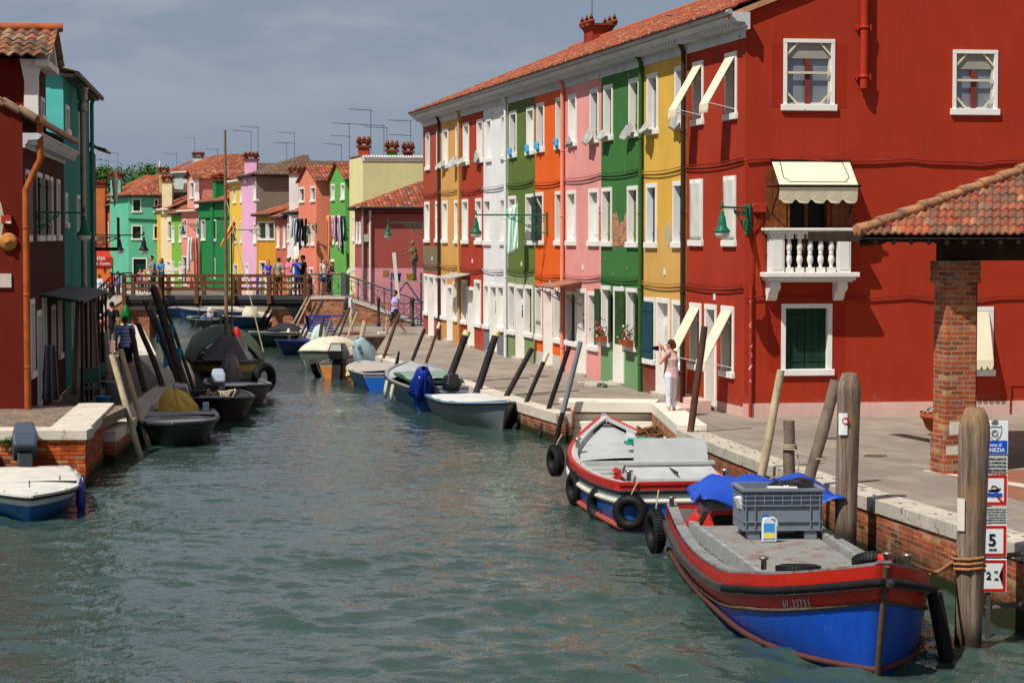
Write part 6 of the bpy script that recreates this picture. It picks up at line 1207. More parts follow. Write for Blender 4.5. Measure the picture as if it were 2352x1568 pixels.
def tarp_blue():
    p=BW(1.0,.2,.93); t=MB(); 
    def f(i,j):
        x=-.8+1.5*i; y=-.85+2.0*j; e=max(abs(i-.5),abs(j-.5))*2; z=.25-.5*max(0,e-.5)**1.1+.05*math.sin(9*i+4*j)+.045*math.sin(13*j-5*i)+.02*math.sin(31*i+17*j); 
        return (x,y,z)
    t.sheet(f,30,34); o=t.build('blue_tarpaulin',mat('tarp_blue',(20,66,168),.4,.12,3,.4,9,spec=.5),None,loc=p,solid=.008); o.rotation_euler=(0,0,BB.rotation_euler[2]); tag(o,'crumpled bright blue tarpaulin over the engine box of the big boat','tarpaulin')
    c=MB(); c.tube([(.62,-.3,.0),(.5,-.1,.12),(.3,.1,.24),(0,.3,.26),(-.3,.4,.26)],.012,5); o=c.build('cord',ROPE(),None,loc=p+Vector((0,0,.03))); o.rotation_euler=(0,0,BB.rotation_euler[2]); tag(o,'pale cord tied across the blue tarpaulin','cord')
tarp_blue()
tyre('black tyre hung at the outer stern corner of the big blue boat',BW(.1,-1.06,.36),.24,.085,(.97,.2,0),rope=(.05,.1,.25))
tyre('black tyre lying flat beside the mooring post on the foredeck',Vector((3.36,25.4,.69)),.2,.065,(0,.1,1),flat=1)
tyre('black tyre resting on the inner rail of the big blue boat bow',Vector((3.92,23.45,1.06)),.17,.065,(0.05,.5,.85),flat=1.1)
m=MB(); m.tube([(0,0,0),(.14,-.02,-.72)],.085,12); m.tube([(0,0,.02),(-.25,.2,.2)],.012,5); o=m.build('roll_fender',RUB(),None,loc=at(2146,1362,23.3)); tag(o,'black cylindrical fender hanging off the bow of the big blue boat','fender')
# ---- 2: white, red and blue boat
def boat2():
    t,L_=boat('cargo_boat','open cargo boat with red rail, white band and blue hull behind the big blue boat',(2.62,33.9),(1.72,41.0)); B=2.25
    def sh(q): return .74-.08*math.sin(min(1,q/.7)*math.pi)+(.5*((q-.55)/.45)**2.4 if q>.55 else 0)
    red,wh,bl,dk,pg=paint('rail_red',(178,34,24)),paint('band_white',(206,200,184),stain=(160,150,130),sth=.66),paint('hull_blue_worn',(28,92,168),stain=(110,150,180),sth=.64,ssc=3),paint('antifoul_red',(150,64,48),rough=.8,stain=(90,60,50)),paint('pale_green_band',(160,178,172))
    b=MB(); hb=hull(b,L_,B,sh,[(.10,0),(.27,1),(9,2)],flare=.93,rake=.4,blunt=2.8,stern=.86,keel=-.3); b.build('hull',[red,pg,bl],t,merge=True)
    def strip(z_of,mm,w,name,r=.03):
        m=MB()
        for side in(1,-1):
            pp=[]
            for k in range(25):
                q=1-(1-k/24)**1.35; s=sh(q); z=z_of(q); v=(z+.3)/(s+.3); g=.93+.07*v; pp.append(Vector((q*(L_-.4*(1-v)*q*q),side*(hb(q)*g+.01),z)))
            m.tube(pp,r,6)
        pp=[Vector((-.012,(-1+2*k/4)*hb(0)*(.93+.07*((z_of(0)+.3)/(sh(0)+.3))),z_of(0))) for k in range(5)]; m.tube(pp,r,6)
        m.build(name,mm,t)
    strip(lambda q:sh(q)-.28,wh,.1,'white_strake',.042); strip(lambda q:sh(q)-.13,RUB(),.1,'rubbing_strake',.032); strip(lambda q:.07,dk,.1,'bottom_strake',.05)
    gr=paint('deck_pale_grey',(172,176,176),rough=.45,stain=(146,140,126),sth=.62)
    m=MB(); rim(m,L_,hb,sh,inset=.035,dz=.012,w=.07,h=.03); m.box(-.02,.05,-hb(0)+.02,hb(0)-.02,sh(0)-.02,sh(0)+.03); m.build('rail',red,t)
    m=MB(); rim(m,L_,hb,sh,inset=.12,dz=.005,w=.11,h=.04); m.box(.05,.14,-hb(0)+.1,hb(0)-.1,sh(0)-.02,sh(0)+.02); m.build('side_deck',gr,t)
    m=MB(); inner(m,L_,hb,sh,.3,inset=.17,t0=.03,kf=.9); m.build('bulwark',[gr,mat('dark_bilge',(60,60,58),.9)],t)  # floor painted dark so the gaps between the hold boards look shaded
    m=MB(); deckmesh(m,L_,hb,lambda q:sh(q)-.1 if q>.62 else .4,.1,.63,.99,nst=16,camber=.06); m.box(L_*.62,L_*.635,-hb(.62)+.17,hb(.62)-.17,.3,sh(.63)-.09); m.build('foredeck',gr,t)
    m=MB(); n=9
    for k in range(n):
        a=L_*(.19+.43*k/n); w=hb((a)/L_)-.2; m.box(a+.012,a+L_*.43/n-.035,-w,w,.52+.012*(k%2),.56+.012*(k%2))
    m.build('hold_boards',paint('board_grey',(158,160,154),rough=.7,stain=(120,116,104),sth=.58),t)
    # stern engine housing with raised hatch
    m=MB(); m.add([(.12,-.8,.4),(1.2,-.85,.4),(1.2,.8,.4),(.12,.75,.4),(.16,-.7,.80),(1.12,-.72,.93),(1.12,.68,.93),(.16,.62,.80)],[(0,1,5,4),(1,2,6,5),(2,3,7,6),(3,0,4,7),(4,5,6,7)]); eb=m.build('engine_housing',gr,t)
    m=MB(); m.box(1.0,1.2,-.78,.78,.935,.97); m.add([(1.12,-.7,.97),(1.12,.52,.97),(1.25,.5,1.33),(1.25,-.68,1.33)],[(0,1,2,3)]); m.build('open_hatch',gr,eb,solid=.03)
    m=MB(); m.box(.75,1.16,.79,.84,.5,.88)
    for k in range(6): m.box(.77,1.14,.835,.875,.53+.06*k,.55+.06*k)
    m.build('louvre',red,eb)
    m=MB(); m.box(.93,.95,-.71,.66,.78,.915); m.box(.2,.92,-.02,0,.85,.9); m.build('joint',RUB(),eb)
    for (x,y) in ((.3,-.8),(.3,.75),(L_*.72,-.8),(L_*.72,.8)): m=MB(); q=x/L_; blt(m,x,math.copysign(min(abs(y),hb(q)-.1),y),sh(q)+.03,.17,.04); m.build('bollard',mat('steel_bright',(170,170,168),.25,.1,metal=.9),t)
    m=MB(); m.torus((0,0,0),.05,.015,T=Matrix.Translation((L_*.95,0,sh(.95)))@Matrix.Rotation(R(90),4,'X'),n=12,k=5); m.box(L_*.93,L_*.96,-.08,.08,sh(.95)-.06,sh(.95)-.02); m.build('bow_ring',mat('steel_bright',(170,170,168)),t)
    return t,L_,hb,sh
B2,B2L,B2hb,B2sh=boat2()
def W2(x,y,z): bpy.context.view_layer.update(); return B2.matrix_world@Vector((x,y,z))
def scrib(mb,c,rx,ry,h,n,r,seed):
    rr=random.Random(seed); pts=[]
    for k in range(n): a=k*.9+rr.random(); q=rr.uniform(.35,1); pts.append(Vector(c)+Vector((rx*q*math.cos(a),ry*q*math.sin(a),rr.uniform(0,h))))
    sm=[]
    for i in range(len(pts)-1):
        p0=pts[max(0,i-1)];p1=pts[i];p2=pts[i+1];p3=pts[min(len(pts)-1,i+2)]
        for q in range(5):
            s=q/5; sm.append(.5*((2*p1)+(-p0+p2)*s+(2*p0-5*p1+4*p2-p3)*s*s+(-p0+3*p1-3*p2+p3)*s**3))
    mb.tube(sm,r,6)
p=Vector((2.5,39.4,.80))
m=MB(); scrib(m,(0,0,.05),.5,.28,.12,26,.03,3); o=m.build('rope_coil',mat('rope_teal',(30,140,118),.8,.2,30,.5,60),None,loc=p+Vector((.02,-.5,.0))); tag(o,'tangled teal green rope on the foredeck edge of the second boat','rope')
m=MB(); scrib(m,(0,0,.1),.28,.2,.22,30,.022,8); o=m.build('rope_coil',mat('rope_brown',(110,74,50),.9,.3,20,.5,60),None,loc=p+Vector((.0,.15,.03))); tag(o,'heap of brown and white old rope beside the teal rope','rope')
for k,(px,py,Y,lab) in enumerate(((1276,1057,39.0,'black tyre near the bow corner of the second boat, furthest left'),(1321,1120,37.1,'first of three tyres along the side of the second boat, counted from its bow'),(1377,1160,35.3,'middle of three tyres along the side of the second boat'),(1448,1176,33.75,'largest looking tyre, tied at the stern corner of the second boat'))):
    face=[(.95,.35,0),(-.95,-.3,0),(-.85,-.55,0),(-.35,-.93,0)][k]
    tyre(lab,at(px,py,Y),.2,.085,face,rope=(.12,.04,.18))
# ---- generic small boats
def small(name,lab,stern,bow,B,hgt,cols,deck=(.62,1.0),floor=.1,bands=None,grp='small boats moored along the canal',rise=.22,blunt=2.4,cover=None,motor=None,seat=True,stern_w=.82,rimc=None,bot=None,decks=None,flare=.72,vee=1,stern_deck=0):
    t,L_=boat(name,lab,stern,bow,grp); sh=lambda q:hgt+rise*max(0,q-.35)**1.6
    M_=[paint('hullp_%d'%hash_(str(c)),c,rough=.42,stain=tuple(min(255,int(v*1.25+20)) for v in c),sth=.68,ssc=2.5) for c in cols]
    b=MB(); hb=hull(b,L_,B,sh,bands or [(.1,0),(9,min(1,len(M_)-1))],flare=flare,rake=.45,blunt=blunt,stern=stern_w,keel=-.15,vee=vee); b.build('hull',M_,t,merge=True)
    rc=rimc or (150,152,152); rm=paint('rim_%d'%hash_(str(rc)),rc)
    m=MB(); rim(m,L_,hb,sh,inset=.04,dz=.01,w=.09,h=.035); m.box(-.02,.06,-hb(0)+.03,hb(0)-.03,sh(0)-.02,sh(0)+.03); m.build('gunwale',rm,t)
    m=MB(); rim(m,L_,hb,lambda q:sh(q)-.03,inset=-.015,w=.025,round_=True); m.build('rubbing_strake',RUB(),t)
    inn=paint('inn_%d'%hash_(str(rc)+'i'),tuple(int(v*.75) for v in rc),rough=.7)
    m=MB(); inner(m,L_,hb,sh,floor,inset=.07,t0=.02,t1=.97); m.build('interior',inn,t)
    if deck: m=MB(); deckmesh(m,L_,hb,lambda q:sh(q)-.02,.05,deck[0],deck[1],camber=.05); m.build('foredeck',rm if not decks else paint('dk_%d'%hash_(str(decks)),decks),t)
    if stern_deck: m=MB(); m.box(.02,stern_deck,-hb(0)+.08,hb(0)-.08,sh(0)-.1,sh(0)-.05); m.build('stern_deck',rm,t)
    if seat:
        m=MB(); 
        for q in (.2,.45): m.box(q*L_,q*L_+.24,-hb(q)+.09,hb(q)-.09,hgt-.16,hgt-.12)
        m.build('thwart',paint('thwart',(120,110,96),rough=.8),t)
    if cover:
        c,a0,a1,hh=cover; m=MB()
        def f(i,j):
            q=a0+(a1-a0)*i; w=hb(min(q,.985))-.02; y=w*(2*j-1); e=math.sin(math.pi*min(1,max(0,i)))**.5; return (q*L_,y,sh(q)+.03+hh*(1-(2*j-1)**2)**.7*e+.015*math.sin(17*i+5*j))
        m.sheet(f,22,16); m.build('boat_cover',mat('bcov_%d'%hash_(str(c)),c,.7,.12,3,.3,10),t,solid=.01)
    if motor: outboard(t,-.1,motor.get('y',0),sh(0)+.08,**{k:v for k,v in motor.items() if k!='y'})
    return t,L_,hb,sh
def pl(px,py,z=0): v=G(px,py,z); return (v.x,v.y)
# right bank, near to far
t,_,_,_=small('small_boat','grey dinghy with pale blue rail lying beside the quay, nearest of the small boats',(-1.55,56.2),(-.1,51.3),1.75,.5,[(120,128,132),(116,122,126)],rimc=(120,160,190),deck=(.35,1.0),decks=(150,154,160),rise=.35,cover=((196,196,192),.1,.7,.1),motor=dict(cover=(30,32,38),s=1.15,rz=R(180),label='black outboard motor'),seat=False)
t,L4,hb4,sh4=small('small_boat','blue boat with green tarpaulin hatch and blue wrapped motor',(-1.85,57.3),(-3.05,64.8),2.15,.62,[(138,136,140),(24,84,160)],rimc=(142,142,146),deck=(.5,1.0),decks=(168,174,174),rise=.5,bands=[(.14,0),(9,1)],blunt=2.8,seat=False,stern_deck=.5)
m=MB(); m.prism([(.9,-.72,.66),(4.1,-.85,.70),(4.4,0,.70),(4.1,.85,.70),(.9,.72,.66)],(0,0,.07)); hh=m.build('hatch',paint('hatch_green_edge',(24,74,52)),t,bev=.01)
m=MB(); m.sheet(lambda i,j:(.95+3.3*i,(-.7+1.4*j)*(1+.12*i),.775+.025*math.sin(8*i+3*j)+.01*math.sin(30*j)),16,12); m.build('green_tarpaulin',mat('tarp_glaucous',(122,146,134),.5,.2,2,.3,9),hh,solid=.008)
outboard(t,-.25,.55,.75,cover=(20,50,130),cloth=(18,44,140),s=1.1,tilt=R(42),rz=R(180),label='outboard motor wrapped in dark blue sheeting tied with cord')
for k in range(2): x=1.5+1.6*k; m=MB(); m.tube([(x,1.12,.6),(x-.03,1.17,.35),(x,1.18,.14),(x+.12,1.18,.1),(x+.2,1.17,.35),(x+.2,1.12,.6)],.04,7); m.build('rope_fender',mat('rope_yellow',(206,196,140),.8,.2,20),t)
t,_,_,_=small('small_boat','small bright blue open boat with pale grey interior beyond the green hatch boat',(-3.75,64.8),(-4.75,69.6),1.7,.5,[(150,158,166),(26,100,190)],rimc=(172,178,184),deck=(.75,1.0),cover=((168,160,150),.2,.8,.03),seat=False,bands=[(.1,0),(9,1)])
m=MB(); m.tube([(.3,-.2,.5),(.25,-.35,.75),(.1,-.4,1.15)],[.05,.06,.03],8); m.build('tiller',mat('motor_dark',(36,38,42)),t)
m=MB(); scrib(m,(2.2,.86,.3),.3,.05,.25,14,.03,5); m.build('rope_fender',mat('rope_yellow',(206,196,140)),t)
t,_,_,_=small('small_boat','worn orange and white workboat with tall black outboard motor',(-5.6,70.2),(-4.6,75.0),1.6,.5,[(150,140,120),(196,120,50)],rimc=(120,110,92),deck=None,bands=[(.12,0),(9,1)],motor=dict(cover=(28,28,32),s=1.5,rz=R(180),tilt=R(-12),label='tall black outboard motor with red stripe'))
m=MB(); m.tube([(-.1,.85,.55),(.5,.95,.2),(.9,.95,.0)],.1,10); m.build('roll_fender',RUB(),t)
outboard(t,1.3,-.5,.75,cover=(90,104,120),cloth=(150,176,184),s=1.2,tilt=R(30),rz=R(150),label='tilted motor under a pale blue striped cloth')
m=MB(); m.lathe([(.05,0),(.1,.02),(.42,.5),(.44,.52),(.4,.52)],(2.2,-.55,.75),14); m.lathe([(.06,-.6),(.1,-.3),(.12,0)],(2.2,-.55,.75),8); m.build('hopper',mat('rusty_hopper',(96,78,62),.7,.3,4,stain=(120,90,70)),t)
small('small_boat','white boat under a rounded cream canvas cover',(-5.9,78.9),(-7.25,75.3),1.7,.5,[(196,196,188),(204,206,202)],rimc=(90,94,88),deck=(.7,1.0),decks=(200,198,186),cover=((206,198,178),.0,.8,.5),seat=False)
small('small_boat','navy and royal blue boat with small blue deck locker',(-7.7,86.0),(-9.0,83.6),1.6,.5,[(24,62,140),(16,40,86)],rimc=(30,74,160),deck=(.3,1.0),decks=(24,70,160),motor=dict(cover=(180,190,180),cloth=(170,190,184),s=1.1,rz=R(180),tilt=R(20)))
small('small_boat','white and dark grey motor dinghy with hanging fender and folded black hood',(-9.3,92.6),(-10.75,89.6),1.7,.55,[(206,206,204),(40,50,54)],rimc=(206,208,208),deck=(.55,1.0),decks=(196,198,200),cover=((44,42,44),.05,.3,.35))
m=MB(); m.ell((0,0,0),(.09,.09,.26),10); o=m.build('boat_fender',mat('fender_white',(206,200,180),.5),None,loc=at(663,768,90.8)); tag(o,'white sausage fender hanging from the white and grey dinghy','fender')
small('small_boat','blue boat with white deck and bundled cream sail beyond the bridge',(-12.3,110.2),(-14.3,107.6),1.8,.55,[(34,84,140),(26,70,120)],rimc=(210,214,212),deck=(.2,1.0),decks=(214,218,216))
m=MB(); m.lathe([(.5,0),(.4,.25),(.35,.6),(.15,1.0),(.22,1.3),(.05,1.5)],n=14)
for v in range(len(m.V)): m.V[v]*=1+.12*math.sin(11*m.V[v].z+5*m.V[v].x)
o=m.build('bundled_sail',mat('sail_cream',(196,188,164),.85,.1,4,.5,8),None,loc=(-13.1,109.2,.5)); tag(o,'bundled cream sail cloth standing on the white-decked blue boat','sail')
t,_,_,_=small('small_boat','low grey and blue skiff with a man seated in it just past the bridge',(-14.5,108.6),(-16.5,110.9),1.5,.42,[(70,76,80),(56,62,66)],rimc=(110,116,118),deck=(.78,1.0),motor=dict(cover=(44,50,58),s=1.1,rz=R(180)))
for i,(p,b_,c,l) in enumerate((((-14.0,117),(-18.5,120.5),[(40,90,160),(34,80,150)],'blue hulled boat moored beyond the seated man'),((-18.4,123),(-22.2,127),[(60,100,160),(30,60,120)],'dark blue boat with orange trim further along the far quay'),((-22.4,131.5),(-26.5,137),[(206,200,190),(180,176,168)],'off-white boat at the bend of the canal'),((-18.2,109.5),(-21.2,113.5),[(196,200,204),(120,130,130)],'white motorboat tied against the left bank beyond the bridge'),((-20.6,117.5),(-24.0,123),[(50,60,70),(40,46,54)],'dark boat with green cover against the left bank beyond the bridge'))):
    small('small_boat',l,p,b_,1.9,.55,c,deck=(.5,1),seat=True,cover=((30,110,84),.1,.6,.25) if i==4 else None)
# left bank
t,L_,hbw,shw=small('motorboat','blue and white motorboat with tilted grey outboard at the lower left edge',(-8.8,39.2),(-7.72,34.7),1.85,.41,[(222,224,218),(30,104,168)],rimc=(214,214,206),deck=(.38,1.0),decks=(212,212,204),bands=[(.16,0),(9,1)],rise=.02,seat=False,blunt=2.6,cover=((196,192,182),.06,.55,.07),flare=.68)
outboard(t,-.1,.0,.66,cover=(66,76,92),s=1.35,rz=R(180),tilt=R(38),label='dark grey outboard motor tilted up at the stern')
m=MB(); 
for (x,y) in ((L_*.8,-.5),(L_*.8,.5),(L_*.93,0)): m.tube([(x-.06,y,.6),(x,y,.63),(x+.06,y,.6)],.014,5); m.tube([(x,y,.55),(x,y,.66)],.012,5)
m.build('cleat',mat('steel_bright',(170,170,168)),t)
m=MB(); m.lathe([(.015,-.32),(.07,-.22),(.09,0),(.06,.2),(.02,.28),(.015,.36)],n=12); o=m.build('boat_fender',paint('fender_navy',(20,36,120)),None,loc=at(186,1140,36.4)); tag(o,'dark blue pear fender hanging off the blue and white motorboat','fender')
t,L_,h_,s_=small('small_boat','dark hulled boat with grey deck and a yellow draped motor beside two leaning poles',(-7.8,51.2),(-7.35,46.9),1.85,.5,[(60,62,64),(44,46,48)],rimc=(66,66,70),deck=(.3,1.0),decks=(112,114,120),rise=.1,blunt=4.5,seat=False,cover=((176,176,172),.2,.4,.03))
outboard(t,.5,0,.62,cover=(90,90,90),s=1.3,label='motor draped in yellow cloth',cloth=None)
m=MB()
def yc_(i,j):
    a=6.283*i; f=max(.03,1-j**3.2)**.5; w=1+.22*mnoise.noise(Vector((2*math.cos(a),2*math.sin(a),1.5)))+(.25*mnoise.noise(Vector((5*math.cos(a),5*math.sin(a),2*j))))*(1-j*.5)
    return (.95+.27*f*w*math.cos(a)+.1*j,(.36+.08*(1-j))*f*w*math.sin(a)-.12*j,.5+.56*j+.08*mnoise.noise(Vector((4*math.cos(a),4*math.sin(a),3))))
m.sheet(yc_,56,22); m.build('yellow_cloth',mat('yellow_cloth',(222,186,92),.85,.12,5,.5,9),t,solid=.01)
m=MB(); m.box(L_*.22,L_*.28,.55,.68,.56,.76); m.build('bait_box',paint('pale_blue_box',(140,176,190)),t)
t,L_,h_,s_=small('small_boat','black boat with tilted white-topped outboard behind the yellow cloth boat',(-7.9,57.6),(-7.1,53.2),1.85,.5,[(52,50,50),(36,34,36)],rimc=(62,60,62),deck=(.6,1.0),decks=(60,58,62),rise=.25,blunt=3)
outboard(t,.2,.1,.62,cover=(150,160,176),s=1.15,rz=R(180),tilt=R(40)); m=MB(); scrib(m,(1.6,0,.35),.6,.5,.3,40,.02,12); m.build('rope',ROPE(),t)
small('small_boat','slate grey boat with a cloth-wrapped motor in front of the masted boat',(-8.1,62.6),(-7.1,57.9),1.8,.5,[(70,74,82),(58,60,66)],rimc=(110,116,128),deck=(.4,1.0),decks=(92,98,110),rise=.25,blunt=3,motor=dict(cover=(120,120,120),cloth=(120,114,110),s=1.25,rz=R(180)))
# ---- masted working boat
def masted():
    t,L_=boat('sailing_boat','dark wooden sailing boat with tall mast and green tarpaulin on the left',(-10.0,73.6),(-8.12,62.9)); B=2.2; sh=lambda q:.8+.5*max(0,q-.4)**2
    blk,ye,=paint('hull_black',(26,24,26)),paint('band_yellow',(190,140,30)); b=MB(); hb=hull(b,L_,B,sh,[(.12,0),(.3,1),(9,0)],flare=.75,rake=.5,blunt=3.5,stern=.8,keel=-.2); b.build('hull',[blk,ye],t,merge=True)
    m=MB(); rim(m,L_,hb,sh,inset=.05,w=.14,h=.06); m.build('gunwale',blk,t)
    m=MB(); deckmesh(m,L_,hb,lambda q:sh(q)-.12,.1,.02,.98,nst=20); m.build('deck',mat('dark_deck',(70,66,62),.8,.2,3),t)
    g=mat('tarp_olive',(66,82,62),.6,.2,2,.4,6); m=MB()
    def f(i,j): x=L_*(.08+.7*i); w=hb(.08+.7*i)+.06; a=math.pi*j; rr=1+.04*math.sin(5*a+9*i); return (x,w*math.cos(a)*rr*(1.02-.3*math.sin(a)),sh(.08+.7*i)-.1+(1.1-.35*(2*i-1)**2)*math.sin(a)**.7+.05*math.sin(12*i))
    m.sheet(f,26,22); m.build('tarpaulin',g,t,solid=.01)
    m=MB()
    m.sheet(lambda i,j:(L_*(.79+.1*i),(hb(.8)*.9)*(2*j-1),sh(.8)+.02+(.75*(1-(2*j-1)**2)*(1-i)**1.3)+.04*math.sin(20*j+7*i)),12,18); m.build('awning_cloth',mat('cloth_grey',(96,92,98),.8,.15,4,.3,8),t,solid=.01)
    xm=L_*.70; zt=at(514,298,66).z; m=MB(); m.tube([(xm,.0,.6),(xm,.0,zt*.5),(xm,.0,zt)],[.065,.055,.035],10); m.build('mast',mat('mast_wood',(134,110,84),.7,.25,6,.2,streak=.3),t)
    m=MB(); m.tube([(xm-.12,.18,.9),(xm-.12,.18,zt*.6)],.028,8); m.build('sprit',mat('mast_wood',(134,110,84)),t)
    yc=mat('sail_yellow',(224,172,70),.85,.12,4,.3,8); z0=at(540,470,66).z; z1=at(500,560,66).z
    m=MB(); m.tube([(xm-.05,0,z0+.3),(L_*.9,1.0,sh(1)+.2)],.008,5); m.tube([(xm-.05,0,z0+.25),(L_*.86,1.0,sh(1)+.2)],.008,5); m.tube([(xm,0,z0),(.5,-.8,1.3)],.012,5); m.build('rigging',ROPE(),t)
    m=MB(); m.tube([(xm+.3,.3,.8),(xm+.3,.3,1.05),(xm+.28,.3,1.7),(xm+.3,.3,1.85)],[.12,.14,.13,.04],10); m.box(xm+.34,xm+.4,.0,.75,.6,1.0); m.build('red_canister',paint('canister_red',(190,34,22)),t)
    return t,L_,hb,sh
MT,ML,Mhb,Msh=masted()
tyre('big black tyre hung on the bow of the dark sailing boat',at(606,868,62.5),.32,.12,(.75,-.6,0))
m=MB(); Yb=150; A=at(540,470,Yb); 
m.sheet(lambda i,j:Vector(at(546-40*j*(1-.0*i)+ (26-14*j)*i,473+95*j-10*i*j,Yb))+Vector((0,.25*math.sin(9*i+4*j),0)),10,14); o=m.build('hanging_cloth',stripemat('cloth_orange',(228,172,84),(216,150,66),8,0)); o.modifiers.new('t','SOLIDIFY').thickness=.03; tag(o,'large orange-yellow cloth strung out in front of the yellow house','cloth')
# ================= MOORING POLES =================
def pole(lab,bx_,by,tx,ty,Yb,Yt,r=.07,col='grey',name='mooring_pole',taper=.85,bend=0,band=None,grp='mooring poles leaning along the canal',zext=.9):
    a=at(bx_,by,Yb); b=at(tx,ty,Yt); d=(b-a).normalized(); t=thing(name,lab,'mooring pole',a,0,grp)
    mt={'grey':lambda:mat('pole_grey',(120,106,92),.9,.3,3,.6,18,streak=.45),'black':lambda:mat('pole_black',(34,34,36),.45,.3,3,.1),'pale':lambda:mat('pole_pale',(176,160,132),.85,.2,4,.5,18,streak=.4),'brown':lambda:mat('pole_brown',(84,58,44),.85,.3,3,.4),'dark':lambda:mat('pole_dark',(70,62,54),.9,.3,4,.5)}[col]()
    n=8; pts=[]; rr=[]; rnd_=random.Random(hash_(lab)); sd=d.cross(Vector((0,1,0))).normalized()
    Z=Vector((0,0,0))-d*zext
    for k in range(n+1): s=k/n; pts.append(Z.lerp(b-a,s)+sd*bend*math.sin(math.pi*s)+Vector((rnd_.uniform(-1,1),0,rnd_.uniform(-1,1)))*r*(.12 if col!='black' else 0)); rr.append(r*(1-(1-taper)*s)*(1+(rnd_.uniform(-.07,.07) if col!='black' else 0)))
    m=MB(); m.tube(pts,rr,12); m.build('pole',mt,t)
    if band: m=MB(); e=pts[-1]; m.tube([e-d*band[0],e+d*.02],[r*(1-(1-taper)*(1-band[0]/(b-a).length))*1.1,r*taper*1.12],12); m.build('pole_cap',mat('cap_%d'%hash_(str(band[1])),band[1],.6,.15),t)
    return t
cr=(214,200,150)
for a in (
 ('thin black pole, first from the left in the gap before the second boat',1237,1008,1308,795,49.6,49.6,.062,'black',dict(band=None)),
 ('black and grey pole just left of the second boat bow',1272,1030,1333,786,48.0,48.0,.058,'black',dict(band=(1.6,(120,126,132)))),
 ('black pole with white top beside the grey dinghy',1195,955,1257,812,51.6,51.9,.06,'black',dict(band=(.22,(206,196,170)))),
 ('plain black pole leaning at the bow of the grey dinghy',1155,925,1222,800,53.5,53.8,.075,'black',{}),
 ('thick black pole with cream cap in front of the white house',1092,912,1141,762,56.0,56.4,.105,'black',dict(band=(.12,cr))),
 ('thick black pole with cream cap in front of the brick-red house',1032,870,1073,762,60.0,60.3,.11,'black',dict(band=(.12,cr))),
 ('thin pole with blue lower end below the ochre house',976,842,1010,742,64.8,65.2,.05,'brown',dict(band=(.18,(200,196,180)))),
 ('plain black pole at the bow of the green hatch boat',944,835,975,756,65.8,66.1,.06,'black',{}),
 ('dark brown pole leaning past the sweeping man',878,830,917,720,70.0,70.6,.06,'brown',{}),
 ('crooked pale driftwood pole beside the tall black motor',808,820,838,737,76.8,77.0,.1,'pale',dict(bend=-.12)),
 ('slim bamboo coloured pole behind the tall black motor',784,810,820,718,78.5,79,.04,'pale',{}),
 ('dark pole right of the folded blue chairs',772,790,804,706,81,81.3,.05,'dark',{}),
 ('dark pole left of the standing white-haired person',757,785,792,716,82,82.3,.05,'dark',{}),
 ('grey-brown pole in front of the folded blue chairs',733,790,742,726,85,85.2,.075,'dark',{}),
 ('pale brown pole leaning by the folded blue chairs',743,786,761,733,84.6,85,.06,'grey',{}),
 ('dark pole leaning right against the brick ramp',700,772,742,690,88,88.4,.055,'dark',{}),
 ('second dark pole against the brick ramp, left of the first',690,772,727,694,89,89.4,.055,'dark',{}),
 ('left one of the two thin white rods leaning at the bridge ramp',668,752,706,682,92.4,92.6,.035,'pale',dict(taper=1)),
 ('right one of the two thin white rods leaning at the bridge ramp',677,756,713,684,92.0,92.2,.035,'pale',dict(taper=1)),
 ('leaning brown pole under the right end of the footbridge',610,722,628,690,100.8,101,.08,'brown',{}),
 ('second leaning brown pole under the right end of the footbridge',622,725,641,694,100.4,100.6,.08,'brown',{}),
 ('third pole under the right end of the footbridge, nearest the pier',632,728,650,700,100.2,100.4,.07,'grey',{}),
 ('tall dark red-brown pole rising beside the corner house door',1577,1050,1619,750,43.2,43.4,.075,'brown',{}),
 ('thin pale-topped pole leaning in front of the red wall',1745,1115,1793,850,35.2,35.4,.075,'pale',{}),
 ('short upright grey post tied with rope to its neighbour',1812,1150,1813,965,32.9,32.9,.10,'grey',{}),
 ('grey pole leaning right against the tall thick post',1842,1150,1921,875,32.2,32.4,.10,'grey',{}),
 # left bank
 ('nearer of two pale poles crossing in front of the shaded quay',314,1020,257,815,45.6,46.0,.075,'pale',{}),
 ('second of two pale poles beside the yellow draped boat',330,985,277,802,47.6,48,.07,'pale',{}),
 ('tall dark pole leaning left over the shaded quay, rightmost of its cluster',430,905,352,660,57,58,.12,'dark',{}),
 ('dark pole second in the cluster above the masted boat stern',420,905,357,735,58.5,60,.07,'dark',{}),
 ('dark crooked pole left of the tall cluster, near the man in stripes',352,930,302,755,55.2,56.2,.08,'dark',dict(bend=.1)),
 ('dark pole beside the quay steps, right of the man in stripes',377,915,317,745,57,58,.08,'dark',dict(bend=-.08)),
 ('thin dark pole behind the cluster, leaning left under the bridge',395,850,330,690,66,67,.05,'dark',{}),
 ('slim pole leaning left by the green bag',410,860,341,690,66.5,67.5,.06,'grey',{}),
 ('slim pole with blue rag, tallest behind the cluster',440,880,376,690,61,62,.06,'dark',{}),
 ('slim dark pole with blue cloth low in the cluster',436,900,383,755,60,61,.05,'dark',{})):
    pole(*a[:9],**a[9])
# rags on poles
for (x,y,Y,l) in ((380,765,61,'blue rag tied on a dark pole, upper one'),(397,820,60,'blue rag tied on a dark pole, lower one')):
    m=MB(); m.sheet(lambda i,j:(-.25+.5*i,.1*math.sin(5*i),-.3+.6*j+.06*math.sin(6*i)),6,6); o=m.build('blue_rag',mat('rag_blue',(60,150,190),.8,.15,5),None,loc=at(x,y,Y)); o.modifiers.new('t','SOLIDIFY').thickness=.02; tag(o,l,'cloth')
